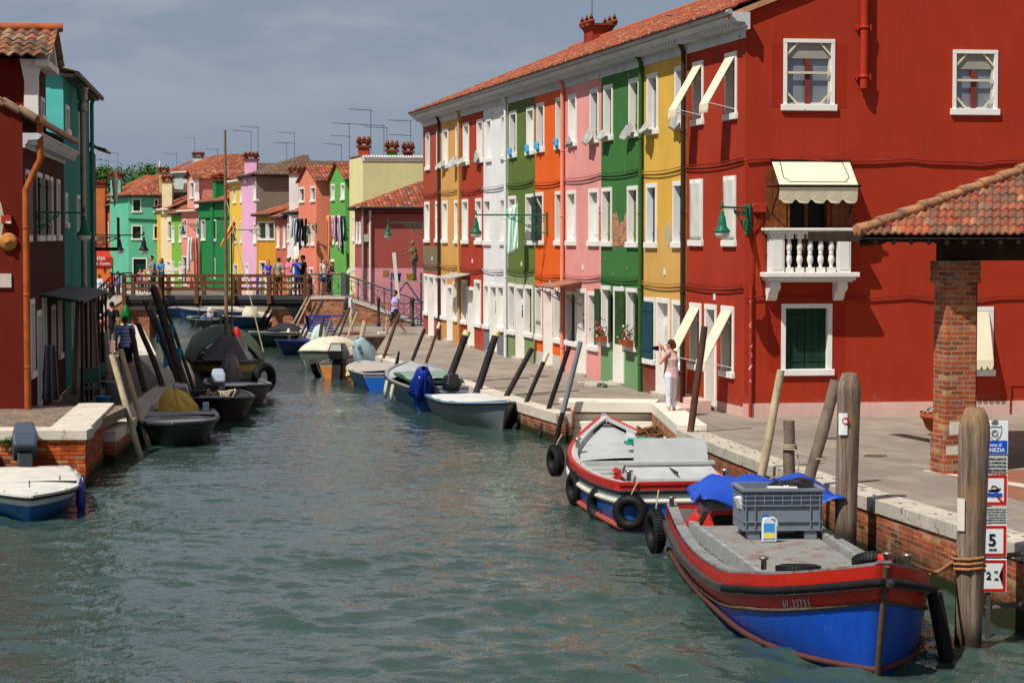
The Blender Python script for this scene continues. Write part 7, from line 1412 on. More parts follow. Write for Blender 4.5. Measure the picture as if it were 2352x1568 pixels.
# the thick posts
def post(lab,bx_,by,tx,ty,Y,r0,r1,seed):
    a=at(bx_,by,Y); b=at(tx,ty,Y); t=thing('wooden_post',lab,'mooring post',a); h=b.z-a.z; n=20; rr=random.Random(seed); m=MB(); vs=[]; N_=28; dx=(b.x-a.x)
    fl=[rr.uniform(-.09,.09) for _ in range(N_)]
    K_=[(-.08,1.0),(0,.98),(.12,.96),(.35,1.0),(.6,1.02),(.82,1.05),(.89,1.08),(.93,1.02),(.965,.86),(1,.62)]
    for s,q in K_:
        for j in range(N_):
            an=2*math.pi*j/N_; rad=(r0+(r1-r0)*max(0,s))*q*(1+fl[j]*(.35+.9*max(0,s-.5))*.6+rr.uniform(-.012,.012)); vs.append((dx*s+rad*math.cos(an),rad*math.sin(an),h*s+(rr.uniform(-.02,.01) if s==1 else 0)))
    fs=[(i*N_+j,i*N_+(j+1)%N_,(i+1)*N_+(j+1)%N_,(i+1)*N_+j) for i in range(len(K_)-1) for j in range(N_)]+[tuple((len(K_)-1)*N_+j for j in range(N_))]
    m.add(vs,fs,0,True); m.build('post',postmat(),t); return t,h,dx
def postmat():
    if 'weathered_post' in MC: return MC['weathered_post']
    m=bpy.data.materials.new('weathered_post'); m.use_nodes=True; t=m.node_tree; L=t.links.new; b=t.nodes['Principled BSDF']; MC['weathered_post']=m; b.inputs['Roughness'].default_value=.85
    tc=N(t,'ShaderNodeTexCoord'); mp=N(t,'ShaderNodeMapping'); mp.inputs['Scale'].default_value=(9,9,.55); L(tc.outputs['Object'],mp.inputs[0]); n=N(t,'ShaderNodeTexNoise',Scale=2.0,Detail=9.0,Roughness=.7); L(mp.outputs[0],n.inputs['Vector'])
    r=N(t,'ShaderNodeValToRGB'); e=r.color_ramp.elements; e[0].position=.32; e[0].color=lin((54,42,34))+(1,); e[1].position=.7; e[1].color=lin((150,138,124))+(1,); x=e.new(.5); x.color=lin((112,94,78))+(1,); L(n.outputs[0],r.inputs[0])
    n2=N(t,'ShaderNodeTexNoise',Scale=1.3,Detail=4.0); L(tc.outputs['Object'],n2.inputs['Vector']); m2=N(t,'ShaderNodeMapRange'); m2.inputs[1].default_value=.5; m2.inputs[2].default_value=.66; m2.inputs[4].default_value=.7; L(n2.outputs[0],m2.inputs[0])
    mx=N(t,'ShaderNodeMix',data_type='RGBA'); L(m2.outputs[0],mx.inputs[0]); L(r.outputs[0],mx.inputs[6]); mx.inputs[7].default_value=lin((150,112,68))+(1,)
    sp=N(t,'ShaderNodeSeparateXYZ'); L(tc.outputs['Object'],sp.inputs[0]); m3=N(t,'ShaderNodeMapRange'); m3.inputs[1].default_value=.42; m3.inputs[2].default_value=.2; L(sp.outputs[2],m3.inputs[0]); m4=N(t,'ShaderNodeMix',data_type='RGBA'); L(m3.outputs[0],m4.inputs[0]); L(mx.outputs[2],m4.inputs[6]); m4.inputs[7].default_value=lin((44,34,24))+(1,); L(m4.outputs[2],b.inputs['Base Color'])
    bp=N(t,'ShaderNodeBump',Strength=.9,Distance=.02); L(n.outputs[0],bp.inputs['Height']); L(bp.outputs[0],b.inputs['Normal']); return m
PT,PH,_=post('thick weathered mooring post with faceted top, right in front of the road signs',2222,1506,2240,935,23.9,.155,.165,1)
P2,P2h,_=post('thick grey mooring post standing between the big boat and the brick canal wall',1941,1262,1951,856,30.0,.155,.15,2)
m=MB(); q=[]; 
for k in range(26): a=k*.9; q.append((.185*math.cos(a),.185*math.sin(a),.95+.008*k))
m.tube(q,.02,6); g=BW(BBL*.93,.35,1.1)-PT.location; m.tube([(-.17,0,1.0),(-.5,g.y*.4,.98),(g.x*.7,g.y*.7,.98),(g.x,g.y,g.z)],.02,6); m.tube([(-.15,.05,1.05),(g.x*.5,g.y*.5,1.0),(g.x*.95,g.y,g.z+.05)],.018,6); o=m.build('mooring_rope',mat('rope_tan',(160,110,74),.9,.2,20,.5,60),None,loc=PT.location); tag(o,'tan mooring rope from the big boat bow looped round the signpost pole','rope')
m=MB(); a_=at(1812,1030,32.9); b_=at(1880,1052,32.3)
for k in range(3): m.torus((0,0,0),.115,.014,T=Matrix.Translation((0,0,.03*k)),n=18,k=6)
dd=b_-a_; m.tube([(0,0,.03),(dd.x*.4,dd.y*.4-.05,-.05),(dd.x,dd.y,dd.z)],.012,5); m.tube([(.1,-.05,.03),(.14,-.1,-.2),(.12,-.1,-.35)],.012,5); m.torus((0,0,0),.12,.014,T=Matrix.Translation(dd),n=18,k=6); o=m.build('tie_rope',ROPE(),None,loc=a_); tag(o,'pale rope lashed round the short post and its leaning neighbour','rope')
# sign stack
def signs():
    Y=24.75; wh=mat('sign_white',(216,222,224),.35,.03,2,0); bl=mat('sign_blue',(16,80,190),.35,.03); rd=mat('sign_red',(186,26,20),.35,.03); bk=mat('sign_black',(18,18,20),.4); gy=mat('sign_grey',(176,180,180),.35,.03); gt=mat('print_grey',(96,98,102),.5)
    a=at(2247,1362,Y); x1=at(2312,1362,Y).x; u=1/ (FPX/Y)  # metres per display pixel
    t=thing('sign_stack','stack of white waterway signs on a steel post half hidden by the thick mooring post','sign',(a.x,Y,0)); W=x1-a.x
    def zz(py): return at(2260,py,Y).z
    rx=Matrix.Rotation(R(90),4,'X')
    def plate(y0,y1,m,name='sign_plate',e=.0):
        b=MB(); z0,z1=zz(y1),zz(y0); b.box(0,W,0,.02,z0,z1); o=b.build(name,m,t,bev=.006); return o,z0,z1
    def fr(z0,z1,m,o,w=.032,ins=.012):
        b=MB(); y=-.003; b.box(ins,W-ins,y,-.0005,z0+ins,z0+ins+w); b.box(ins,W-ins,y,-.0005,z1-ins-w,z1-ins); b.box(ins,ins+w,y,-.0005,z0+ins+w,z1-ins-w); b.box(W-ins-w,W-ins,y,-.0005,z0+ins+w,z1-ins-w); b.build('border',m,o)
    S=2352/2352
    o,z0,z1=plate(966,1044,wh); h=z1-z0
    b=MB(); b.box(.012,W-.012,-.003,-.0005,z0+.012,z0+h*.42); b.build('blue_field',bl,o)
    vtx(o,'Comune di',.05,wh,Matrix.Translation((W*.42,-.004,z0+h*.25))@rx); vtx(o,'VENEZIA',.062,wh,Matrix.Translation((W*.5,-.004,z0+h*.09))@rx)
    cx=W*.52; cz=z0+h*.66; b=MB()
    sh_=[(-.075,.075),(-.05,.06),(0,.07),(.05,.06),(.075,.075),(.08,.02),(.06,-.05),(0,-.1),(-.06,-.05),(-.08,.02)]
    b.tube([(cx+x,-.004,cz+z) for x,z in sh_+sh_[:1]],.004,4); b.torus((0,0,0),.035,.005,T=Matrix.Translation((cx,-.004,cz-.01))@rx,n=14,k=4); b.tube([(cx-.03,-.004,cz-.04),(cx,-.004,cz+.02),(cx+.03,-.004,cz-.04)],.004,4); b.box(cx-.035,cx+.035,-.004,-.001,cz+.09,cz+.1); b.prism([(cx-.035,-.004,cz+.1),(cx+.035,-.004,cz+.1),(cx+.04,-.004,cz+.13),(cx+.0,-.004,cz+.145),(cx-.04,-.004,cz+.12)],(0,.003,0)); b.build('crest',gt,o)
    o,z0,z1=plate(1047,1084,gy)
    for k,s in enumerate(('TRAFFICO LIMITATO','ALL INTERNO DEL','CENTRO STORICO','VEDI ORDINANZA','n. 310 del 4/06/82')): vtx(o,s,.026,bk,Matrix.Translation((W-.02,-.003,z1-.042*(k+1)+.0))@rx,align='RIGHT')
    o,z0,z1=plate(1088,1161,wh); fr(z0,z1,rd,o); h=z1-z0
    b=MB(); b.prism([(W*.3,-.004,z0+h*.5),(W*.78,-.004,z0+h*.55),(W*.66,-.004,z0+h*.43),(W*.34,-.004,z0+h*.43)],(0,.003,0)); b.tube([(W*.42,-.004,z0+h*.55),(W*.46,-.004,z0+h*.63),(W*.55,-.004,z0+h*.62),(W*.66,-.004,z0+h*.55)],.006,4); b.build('boat_symbol',bk,o)
    b=MB()
    for q in (.38,.32): b.tube([(W*(.25+.055*k),-.004,z0+h*(q+.012*math.sin(k*1.3))) for k in range(11)],.009,4)
    b.build('wave_symbol',bl,o); b=MB(); b.prism([(W*.18,-.0045,z0+h*.84),(W*.24,-.0045,z0+h*.84),(W*.86,-.0045,z0+h*.14),(W*.78,-.0045,z0+h*.14)][::-1],(0,.001,0)) if 0 else b.prism([(W*.56,-.0045,z0+h*.31),(W*.66,-.0045,z0+h*.31),(W*.86,-.0045,z0+h*.12),(W*.76,-.0045,z0+h*.12)],(0,.001,0)); b.build('red_bar',rd,o)
    o,z0,z1=plate(1164,1202,gy)
    for k,s in enumerate(('NAVIGAZIONE VIETATA ALLE','UNITA DA TRASPORTO COSE','STAZZA LORDA SUP. A 10TON.','DALLE 16.00 ALLE 6.00','SUCCESSIVO E NEI GIORNI','DALLE 0.00 ALLE 24.00')): vtx(o,s,.02,gt,Matrix.Translation((W-.02,-.003,z1-.03*(k+1)-.002))@rx,align='RIGHT')
    o,z0,z1=plate(1204,1279,wh); fr(z0,z1,rd,o); h=z1-z0; vtx(o,'5',.19,bk,Matrix.Translation((W*.47,-.004,z0+h*.36))@rx,.004); vtx(o,'km/h',.045,bk,Matrix.Translation((W*.5,-.004,z0+h*.2))@rx)
    o,z0,z1=plate(1283,1360,wh); fr(z0,z1,rd,o); h=z1-z0; b=MB(); b.prism([(W-.046,-.004,z0+h*.2),(W-.046,-.004,z0+h*.8),(W-.09,-.004,z0+h*.5)],(0,.003,0)); b.build('arrow',bk,o); vtx(o,'2',.12,bk,Matrix.Translation((W*.36,-.004,z0+h*.4))@rx,.003); vtx(o,'m',.055,bk,Matrix.Translation((W*.62,-.004,z0+h*.58))@rx); vtx(o,'.40',.045,bk,Matrix.Translation((W*.62,-.004,z0+h*.36))@rx)
    b=MB(); b.box(W*.3,W*.45,.02,.08,-.3,zz(975)); b.tube([(W*.33,.05,zz(1396)),(W*.33+.0,.05,zz(1396)),(2.2,1.0,zz(1390))],.035,6); b.tube([(W*.33,.05,zz(1280)),(2.2,1.0,zz(1275))],.03,6); b.build('steel_post',mat('galv_dark',(92,90,86),.5,.2,metal=.5),t)
signs()
m=MB(); m.sheet(lambda i,j:(.165*math.cos(R(205+35*i)),.165*math.sin(R(205+35*i)),.0+.36*j),4,6); o=m.build('paper_notice',mat('paper',(208,204,192),.7,.1,9),None,loc=PT.location+Vector((.005,-.005,at(2215,1180,23.9).z-PT.location.z-.17))); tag(o,'small white notice wrapped on the left side of the thick post','notice')
m=MB(); m.sheet(lambda i,j:(.158*math.cos(R(230+45*i)),.158*math.sin(R(230+45*i)),.30*j),5,3); o=m.build('paper_notice',mat('sign_white',(216,222,224)),None,loc=P2.location+Vector((-.02,-.012,at(1931,996,30).z-P2.location.z))); tag(o,'small white no-entry notice on the grey post by the canal wall','notice')
m=MB(); T=Matrix.Translation(P2.location+Vector((-.035,-.17,at(1931,964,30).z-P2.location.z)))@Matrix.Rotation(R(-20),4,'Z')@Matrix.Rotation(R(90),4,'X'); m.torus((0,0,0),.04,.01,T=T,n=18,k=5); o=m.build('prohibition_ring',mat('sign_red',(186,26,20))); tag(o,'tiny red prohibition ring printed on the notice of the grey post','notice')
# ================= PEOPLE =================
def remesh(mb,vox,name,m,parent,extra=None):
    me=bpy.data.meshes.new('tmp'); me.from_pydata([tuple(v) for v in mb.V],[],mb.F); o=bpy.data.objects.new('tmp',me); sc.collection.objects.link(o)
    q=o.modifiers.new('r','REMESH'); q.mode='VOXEL'; q.voxel_size=vox; q.use_smooth_shade=True; s=o.modifiers.new('s','SMOOTH'); s.iterations=2; s.factor=.5
    bpy.context.view_layer.update(); dg=bpy.context.evaluated_depsgraph_get(); n=bpy.data.meshes.new_from_object(o.evaluated_get(dg)); bpy.data.objects.remove(o)
    n.name=name; n.materials.clear(); n.materials.append(m); n.polygons.foreach_set('use_smooth',[True]*len(n.polygons)); ob=bpy.data.objects.new(name,n); sc.collection.objects.link(ob); ob.parent=parent; return ob
def cap(mb,a,b,ra,rb,n=10):
    a=Vector(a);b=Vector(b); mb.tube([a,b],[ra,rb],n); mb.ell(a,(ra,ra,ra),n,k=6); mb.ell(b,(rb,rb,rb),n,k=6)
SK=lambda c=(196,140,112): mat('skin_%d'%hash_(str(c)),c,.55,.06,4,.05)
def person(lab,loc,rz,h=1.7,top=(90,90,90),bottom=(50,50,70),hair=(60,44,34),skin=(196,140,112),pose='stand',sleeve=.5,leg=1.0,hairlen=.0,hat=None,shoes=(60,52,46),fem=False,arms=None,legs=None,lean=0,vox=.016,skirt=False,topmat=None,seat=False,group=None,headturn=0,fat=1.0):
    t=thing('person',lab,'person',loc,rz,group); S=h/1.7; sm=SK(skin); w=.155 if fem else .18; f=fat
    T=Matrix.Scale(S,4)
    hz=.92; hips=[Vector((sx*.085,0,hz-.02)) for sx in(-1,1)]
    kn=[Vector((sx*.095,0,.5)) for sx in(-1,1)]; an=[Vector((sx*.1,.02,.09)) for sx in(-1,1)]
    if pose=='walk': kn=[Vector((-.09,-.17,.53)),Vector((.09,.06,.5))]; an=[Vector((-.09,-.32,.12)),Vector((.09,.36,.16))]
    if seat: kn=[Vector((sx*.13,-.42,hz-.05)) for sx in(-1,1)]; an=[Vector((sx*.14,-.5,hz-.45)) for sx in (-1,1)]
    if legs: kn,an=legs
    def LN(z): return Vector((0,-lean*(z-hz),0))
    sh=[Vector((sx*w,0,1.40))+LN(1.4) for sx in(-1,1)]
    el=[Vector((sx*(w+.06),.02,1.12))+LN(1.12) for sx in(-1,1)]; ha=[Vector((sx*(w+.07),-.06,.88))+LN(.9) for sx in(-1,1)]
    if pose=='photo': el=[Vector((sx*(w+.09),-.12,1.2)) for sx in(-1,1)]; ha=[Vector((sx*.07,-.25,1.5)) for sx in(-1,1)]
    if pose=='rail': el=[Vector((sx*(w+.06),-.1,1.14)) for sx in(-1,1)]; ha=[Vector((sx*.12,-.32,1.08)) for sx in(-1,1)]
    if pose=='clasp': el=[Vector((sx*(w+.08),-.05,1.13)) for sx in(-1,1)]; ha=[Vector((sx*.05,-.26,1.16)) for sx in(-1,1)]
    if arms: el,ha=arms
    nk=Vector((0,.01,1.45))+LN(1.45); hd=Vector((0,-.02,1.585))+LN(1.585)
    HT=Matrix.Translation(hd)@Matrix.Rotation(headturn,4,'Z')
    b=MB()
    for i in(0,1):
        cap(b,hips[i],kn[i],.078*f,.052); cap(b,kn[i],an[i],.052,.034); cap(b,an[i]+Vector((0,.03,-.045)),an[i]+Vector((0,-.14,-.06)),.036,.028); b.ell(kn[i].lerp(an[i],.3)+Vector((0,.015,0)),(.053,.055,.11),8)
        cap(b,sh[i],el[i],.045*f,.036); cap(b,el[i],ha[i],.037,.024)
        d=(ha[i]-el[i]).normalized(); b.ell(ha[i]+d*.04,(.036,.022,.045),8)
        side=d.cross(Vector((0,1,0))); side=side.normalized() if side.length>.1 else Vector((1,0,0)); sgn=-1 if i==0 else 1
        for k in range(4):
            o=side*(-.027+.018*k); l=(.07,.082,.078,.06)[k]; b.tube([ha[i]+d*.07+o,ha[i]+d*(.07+l*.55)+o+Vector((0,-.012,0)),ha[i]+d*(.07+l)+o+Vector((0,-.03,0))],[.0095,.009,.0075],6)
        b.tube([ha[i]+d*.02-side*.03*sgn*-1,ha[i]+d*.06+side*.055*sgn+Vector((0,-.01,0)),ha[i]+d*.09+side*.055*sgn+Vector((0,-.02,0))],[.012,.0105,.008],6)
    b.ell((0,0,hz),(.15*f,.105*f,.13)); b.tube([(0,0,.9),Vector((0,0,1.1))+LN(1.1),Vector((0,0,1.28))+LN(1.28),Vector((0,0,1.42))+LN(1.42)],[.135*f,.118*f,.14*f,.10],12,flat=.72)
    cap(b,sh[0]*.9+nk*.1,sh[1]*.9+nk*.1,.05,.05); cap(b,nk-Vector((0,0,.06)),hd-Vector((0,-.01,.06)),.058,.05)
    b.ell((0,.01,.015),(.074,.092,.105),14,T=HT,k=10); b.ell((0,-.035,-.055),(.052,.055,.06),10,T=HT); b.ell((0,-.098,-.012),(.013,.02,.024),8,T=HT); b.ell((0,-.092,.03),(.05,.012,.014),8,T=HT)
    for sx in(-1,1): b.ell((sx*.077,.015,0),(.012,.02,.03),8,T=HT)
    for i in range(len(b.V)): b.V[i]=T@b.V[i]
    body=remesh(b,vox*.8,'body',sm,t)
    e=MB()
    for sx in(-1,1): e.ell((sx*.03,-.088,.012),(.013,.006,.009),8,T=T@HT)
    e.build('eyes',mat('eye_dark',(40,30,26),.3,0),t); e=MB(); e.ell((0,-.094,-.06),(.022,.006,.007),8,T=T@HT); e.build('mouth',mat('lips',(150,76,66),.5,0),t)
    # clothes
    tm=topmat or mat('cloth_%d'%hash_(str(top)),top,.88,.12,5,.25,30); c=MB(); e_=.018
    c.tube([(0,0,.86),Vector((0,0,1.0)),Vector((0,0,1.12))+LN(1.12),Vector((0,0,1.28))+LN(1.28),Vector((0,0,1.41))+LN(1.41)],[(.16+e_)*f,(.145+e_)*f,(.128+e_)*f,(.15+e_)*f,.11],14,flat=.76)
    cap(c,sh[0]*.92+nk*.08,sh[1]*.92+nk*.08,.062,.062); c.ell(Vector((0,-.02,1.28))+LN(1.28),(.15*f,.115*f,.11))
    if fem: c.ell(Vector((0,-.075,1.27))+LN(1.27),(.125,.07,.06))
    if sleeve>0:
        for i in (0,1):
            p=sh[i].lerp(el[i],min(1,sleeve*1.25)); cap(c,sh[i],p,.062*f,.056*f)
            if sleeve>.85: cap(c,el[i],el[i].lerp(ha[i],(sleeve-.8)*4.5),.05,.042)
    for i in range(len(c.V)): c.V[i]=T@c.V[i]
    remesh(c,vox,'shirt',tm,t)
    c=MB(); bm_=mat('cloth_%d'%hash_(str(bottom)),bottom,.88,.12,5,.25,30)
    if skirt: c.tube([(0,0,.98),(0,0,.85),(0,-.01,.62),(0,-.01,.98-leg*.85)],[.135,.175,.2,.24],16,flat=.85)
    else:
        c.ell((0,0,.92),(.168*f,.125*f,.13)); 
        for i in(0,1):
            L1=min(1,leg*1.9); cap(c,hips[i],hips[i].lerp(kn[i],L1),.096*f,(.096-.028*L1)*f)
            if leg>.53: cap(c,kn[i],kn[i].lerp(an[i],(leg-.5)*1.9),.07,.06 if leg>.8 else .066)
    for i in range(len(c.V)): c.V[i]=T@c.V[i]
    remesh(c,vox,'skirt' if skirt else 'trousers',bm_,t)
    if hair:
        c=MB(); c.ell((0,.028,.04),(.086,.095,.098),14,k=10,T=HT); 
        for v in c.V: pass
        if hairlen: c.tube([(0,.06,.04),(0,.075,-.06),(0,.085,-.06-hairlen)],[.085,.085,.05],12,T=HT,flat=.6)
        for i in range(len(c.V)):
            v=c.V[i]; l=HT.inverted()@v
            if l.y<-.045 and l.z<.085: l.y=-.045
            c.V[i]=T@(HT@l)
        remesh(c,vox*.75,'hair',mat('hair_%d'%hash_(str(hair)),hair,.7,.3,30,.5,90),t)
    if hat:
        c=MB(); kind,col=hat
        if kind=='brim': c.lathe([(.17,.05),(.17,.06),(.098,.075),(.09,.14),(.06,.165),(.0,.168)],n=18,T=T@HT@Matrix.Rotation(R(8),4,'X'))
        else: c.lathe([(.098,.05),(.1,.08),(.085,.135),(.04,.16),(0,.163)],n=18,T=T@HT); c.box(-.07,.07,-.19,-.07,.055,.065,T=T@HT)
        c.build('hat',mat('hat_%d'%hash_(str(col)),col,.85,.1,20),t)
    c=MB(); 
    for i in(0,1): cap(c,an[i]+Vector((0,.04,-.055)),an[i]+Vector((0,-.15,-.065)),.04,.034)
    for i in range(len(c.V)): c.V[i]=T@c.V[i]; c.V[i].z=max(c.V[i].z,.004) if not seat and pose!='walk' else c.V[i].z
    remesh(c,vox,'shoes',mat('shoe_%d'%hash_(str(shoes)),shoes,.7),t)
    return t
def small_prop(par,b,name,m): return b.build(name,m,par)
# woman photographing
p=at(1541,945,47.5); p.z=.652
floral=mat('floral_blouse',(198,160,156),.88,.25,14,.2,40,stain=(120,70,80),sth=.6,ssc=22)
pw=person('woman in pink floral top and white trousers photographing the canal by the quay steps',p,R(-128),1.68,(198,160,156),(216,216,224),(70,36,26),(206,150,124),fem=True,sleeve=0,leg=.82,pose='photo',hairlen=.02,topmat=floral,vox=.011,fat=1.08,shoes=(150,120,100))
b=MB(); b.box(-.075,.075,-.06,.03,-.05,.05); T_=Matrix.Rotation(R(90),4,'X'); b.lathe([(.04,0),(.042,.1),(.038,.1)],n=14,T=Matrix.Translation((0,-.06,0))@T_); o=b.build('camera',mat('camera_black',(22,22,24),.4),None,loc=p+Matrix.Rotation(R(-128),3,'Z')@Vector((0,-.32,1.49)),bev=.01); o.rotation_euler=(0,0,R(-128)); tag(o,'black camera held up by the woman in the floral top','camera')
# standing white-haired person with backpack
p=at(808,765,G(808,765).y); p.z=.65
ph=person('white haired person in a pale shirt carrying a grey backpack on the quay',p,R(75),1.66,(206,206,200),(190,178,150),(190,186,178),(206,150,130),sleeve=.95,leg=.62,shoes=(90,60,50),arms=([Vector((-.22,-.02,1.14)),Vector((.22,.02,1.12))],[Vector((-.24,-.1,.9)),Vector((.2,-.16,.95))]))
b=MB(); b.ell((0,.22,1.22),(.17,.12,.25),12); b.ell((.02,.26,1.05),(.16,.1,.14),12); remesh(b,.02,'backpack',mat('backpack_grey',(58,62,66),.8,.25,6,.4,14),None); o=bpy.data.objects[-1] if False else None
for o in list(sc.objects):
    if o.name=='backpack': o.location=p; o.rotation_euler=(0,0,R(75)); tag(o,'grey backpack on the white haired person on the quay','backpack')
# sweeping man
p=at(908,768,G(908,768).y); p.z=.65
pm=person('man in lilac T-shirt and dark shorts walking with a broom and dustpan',p,R(-70),1.76,(172,160,214),(52,54,48),(34,26,24),(168,104,76),pose='walk',sleeve=.45,leg=.5,shoes=(140,136,124),arms=([Vector((-.2,-.12,1.16)),Vector((.22,.02,1.14))],[Vector((-.14,-.36,1.12)),Vector((.16,-.3,1.1))]))
Rz=Matrix.Rotation(R(-70),3,'Z')
b=MB(); b.tube([(-.14,-.36,1.35),(-.2,-.45,.25)],.014,6); b.prism([(-.32,-.4,.02),(-.08,-.55,.02),(-.12,-.52,.25),(-.26,-.42,.25)],(.03,.05,0)); o=b.build('broom',mat('broom_wood',(150,130,96),.8),None,loc=p); o.rotation_euler=(0,0,R(-70)); tag(o,'long broom held upright by the man in lilac','broom')
b=MB(); b.prism([(-.05,-.75,.02),(.25,-.75,.02),(.25,-.45,.02),(-.05,-.45,.02)],(0,0,.1)); b.tube([(.1,-.46,.1),(.14,-.35,1.05)],.012,6); o=b.build('dustpan',mat('pan_white',(206,206,200),.6),None,loc=p,bev=.01); o.rotation_euler=(0,0,R(-70)); tag(o,'white long-handled dustpan held by the man in lilac','dustpan')
# man in stripes (left quay, back view)
p=at(289,868,0) if False else G(289,870); 
person('heavy man in blue and white striped polo and black shorts, back turned',(p.x,p.y,.64),R(180),1.74,(120,140,200),(22,24,30),(70,64,60),(176,126,104),sleeve=.5,leg=.5,fat=1.25,topmat=stripemat('polo_stripes',(96,110,196),(176,190,224),13,2),shoes=(150,150,150))
p=G(232,812); person('child in red shirt and pale cap walking in the shade',(p.x,p.y,.64),R(180),1.3,(120,30,30),(40,40,50),(60,40,30),leg=1,hat=('cap',(170,180,200)),vox=.02)
p=G(258,812); person('person with dark backpack and khaki shorts in deep shade on the left quay',(p.x,p.y,.64),R(170),1.75,(34,34,34),(90,84,66),(40,30,26),leg=.55,vox=.02)
p=G(228,775); person('dark dressed person standing tall at the left quay wall',(p.x,p.y,.64),R(200),1.8,(26,26,28),(26,26,30),(26,22,20),vox=.02)
# painter on scaffold
SY=96.0
def scaffold():
    xl=at(898,700,SY).x; xr=at(966,700,SY).x; zp=at(930,645,SY).z; t=thing('scaffold','blue tubular scaffold tower with a plank deck against the rose wall','scaffold',(xl,SY,.65)); W=xr-xl; H=zp-.65; m=mat('scaffold_blue',(70,92,140),.5,.3,4,stain=(120,80,60),sth=.6,ssc=6)
    b=MB()
    for x in(0,W):
        for y in(0,.8): b.tube([(x,y,0),(x,y,H+.35)],.028,6)
    for y in(0,.8): b.tube([(0,y,H*.5),(W*.5,y,H-.05)],.02,5); b.tube([(W,y,H*.5),(W*.5,y,H-.05)],.02,5); b.tube([(0,y,.3),(W,y,.3)],.02,5)
    b.build('frame',m,t); b=MB(); b.box(-.05,W+.05,-.05,.42,H-.06,H); b.box(-.05,W+.05,.45,.85,H-.06,H-.003); b.build('deck_board',mat('plank',(150,144,130),.85,.2,4),t)
    for x,c,l in ((.25,(30,70,170),'blue bucket on the scaffold deck'),(.85,(206,180,60),'yellow bucket on the scaffold deck')):
        q=MB(); q.lathe([(.14,0),(.2,.32),(.21,.33),(.18,.32)],n=16); o=q.build('bucket',mat('bucket_%d'%hash_(str(c)),c,.5),None,loc=(xl+x,SY+.3,zp)); tag(o,l,'bucket')
    q=MB(); a=at(915,662,SY-.2); b_=at(903,606,SY-.2); q.box(-.08,.08,-.02,.02,-.9,1.15,T=Matrix.Rotation(R(-5),4,'Y')); o=q.build('plank',mat('plank_white',(206,204,196),.8),None,loc=at(910,640,SY-.12)); tag(o,'pale upright plank leaning on the scaffold','plank')
    person('painter in camouflage T-shirt standing on the scaffold with his arm at the wall',(at(951,645,SY).x,SY+.35,zp+.003),R(-75),1.76,(80,84,56),(70,76,84),(120,110,100),(150,90,66),sleeve=.45,leg=1,topmat=mat('camouflage',(96,98,60),.85,.6,9,.1),lean=.12,arms=([Vector((-.2,-.2,1.22)),Vector((.24,.0,1.14))],[Vector((-.12,-.42,1.12)),Vector((.2,-.14,.95))]))
scaffold()
# people on the bridge: px, Y offset, height, rz (0 faces camera)
D0=1.90
def onb(px,dy,lab,rz,h,**k): X=(px-CX)*(BY+dy)/FPX; return person(lab,(X,BY+dy,D0+.003),rz,h,vox=.02,group='people on the footbridge',**k)
onb(352,.7,'man in grey T-shirt at the left end of the bridge, looking down',R(-60),1.8,top=(120,124,130),bottom=(40,44,54),hair=(44,30,26),sleeve=.5,pose='rail',lean=.1)
onb(371,1.0,'woman with long light brown hair and blue top beside the man in grey',R(-40),1.68,top=(40,120,180),bottom=(34,34,46),hair=(120,76,44),hairlen=.16,fem=True,sleeve=.4,pose='rail')
onb(617,.5,'smiling woman in royal blue sleeveless top and white trousers with clasped hands',R(10),1.6,top=(30,64,200),bottom=(214,214,218),hair=(80,44,30),hairlen=.08,fem=True,sleeve=0,pose='clasp')
onb(641,.6,'dark haired person in grey patterned shirt seen from behind on the bridge',R(165),1.7,top=(150,146,140),bottom=(70,56,34),hair=(30,22,20),sleeve=.5,topmat=mat('patterned_shirt',(150,146,140),.85,.5,16,.1))
onb(665,.45,'man in pink check shirt and white cap leaning on the bridge rail',R(-50),1.76,top=(220,120,150),bottom=(184,170,148),hair=(90,80,70),hat=('cap',(200,206,204)),sleeve=.5,pose='rail')
onb(683,1.2,'person in blue T-shirt and straw hat holding up a camera on the bridge',R(-30),1.74,top=(24,80,180),bottom=(34,56,100),hair=(60,40,30),hat=('brim',(206,184,130)),sleeve=.5,pose='photo')
onb(697,1.6,'man in black shirt with dark cap at the back of the bridge group',R(-60),1.78,top=(20,20,22),bottom=(30,40,70),hair=(26,20,18),hat=('cap',(24,24,28)),sleeve=.5)
onb(742,.7,'woman with sunglasses in white vest and denim shorts on the bridge ramp',R(50),1.68,top=(206,206,214),bottom=(50,66,100),hair=(60,34,28),hairlen=.08,fem=True,sleeve=0,leg=.3,pose='clasp')
onb(757,1.1,'woman in cream sun hat and olive top bending beside the woman in white vest',R(60),1.6,top=(84,84,64),bottom=(60,56,44),hair=(44,30,24),hat=('brim',(216,204,160)),fem=True,sleeve=0,pose='rail',lean=.25)
# people beyond the bridge
def far(px,py,Y,lab,rz,h,**k): X=(px-CX)*Y/FPX; return person(lab,(X,Y,.643),rz,h,vox=.026,**k)
far(256,0,131,'man in bright orange-red T-shirt under the restaurant awning',R(170),1.78,top=(220,60,30),bottom=(60,60,70),sleeve=.5)
far(271,0,133,'man in lilac shirt standing right of the man in orange-red',R(120),1.8,top=(140,110,180),bottom=(60,60,80),sleeve=.9)
far(213,0,127,'person in white top and jeans at the foot of the left bridge stairs',R(160),1.7,top=(200,200,206),bottom=(60,90,120),hairlen=.05)
far(229,0,124,'person in white shirt and green shorts by the left bridge stairs',R(150),1.76,top=(190,196,214),bottom=(110,170,100),leg=.5)
far(322,0,152,'woman in pink vest beyond the bridge rail',R(20),1.65,top=(180,110,160),bottom=(60,50,60),fem=True,hairlen=.08,sleeve=0)
far(332,0,152,'woman in beige top and sunglasses beyond the bridge rail',R(10),1.64,top=(200,170,140),bottom=(40,40,40),fem=True,hairlen=.1)
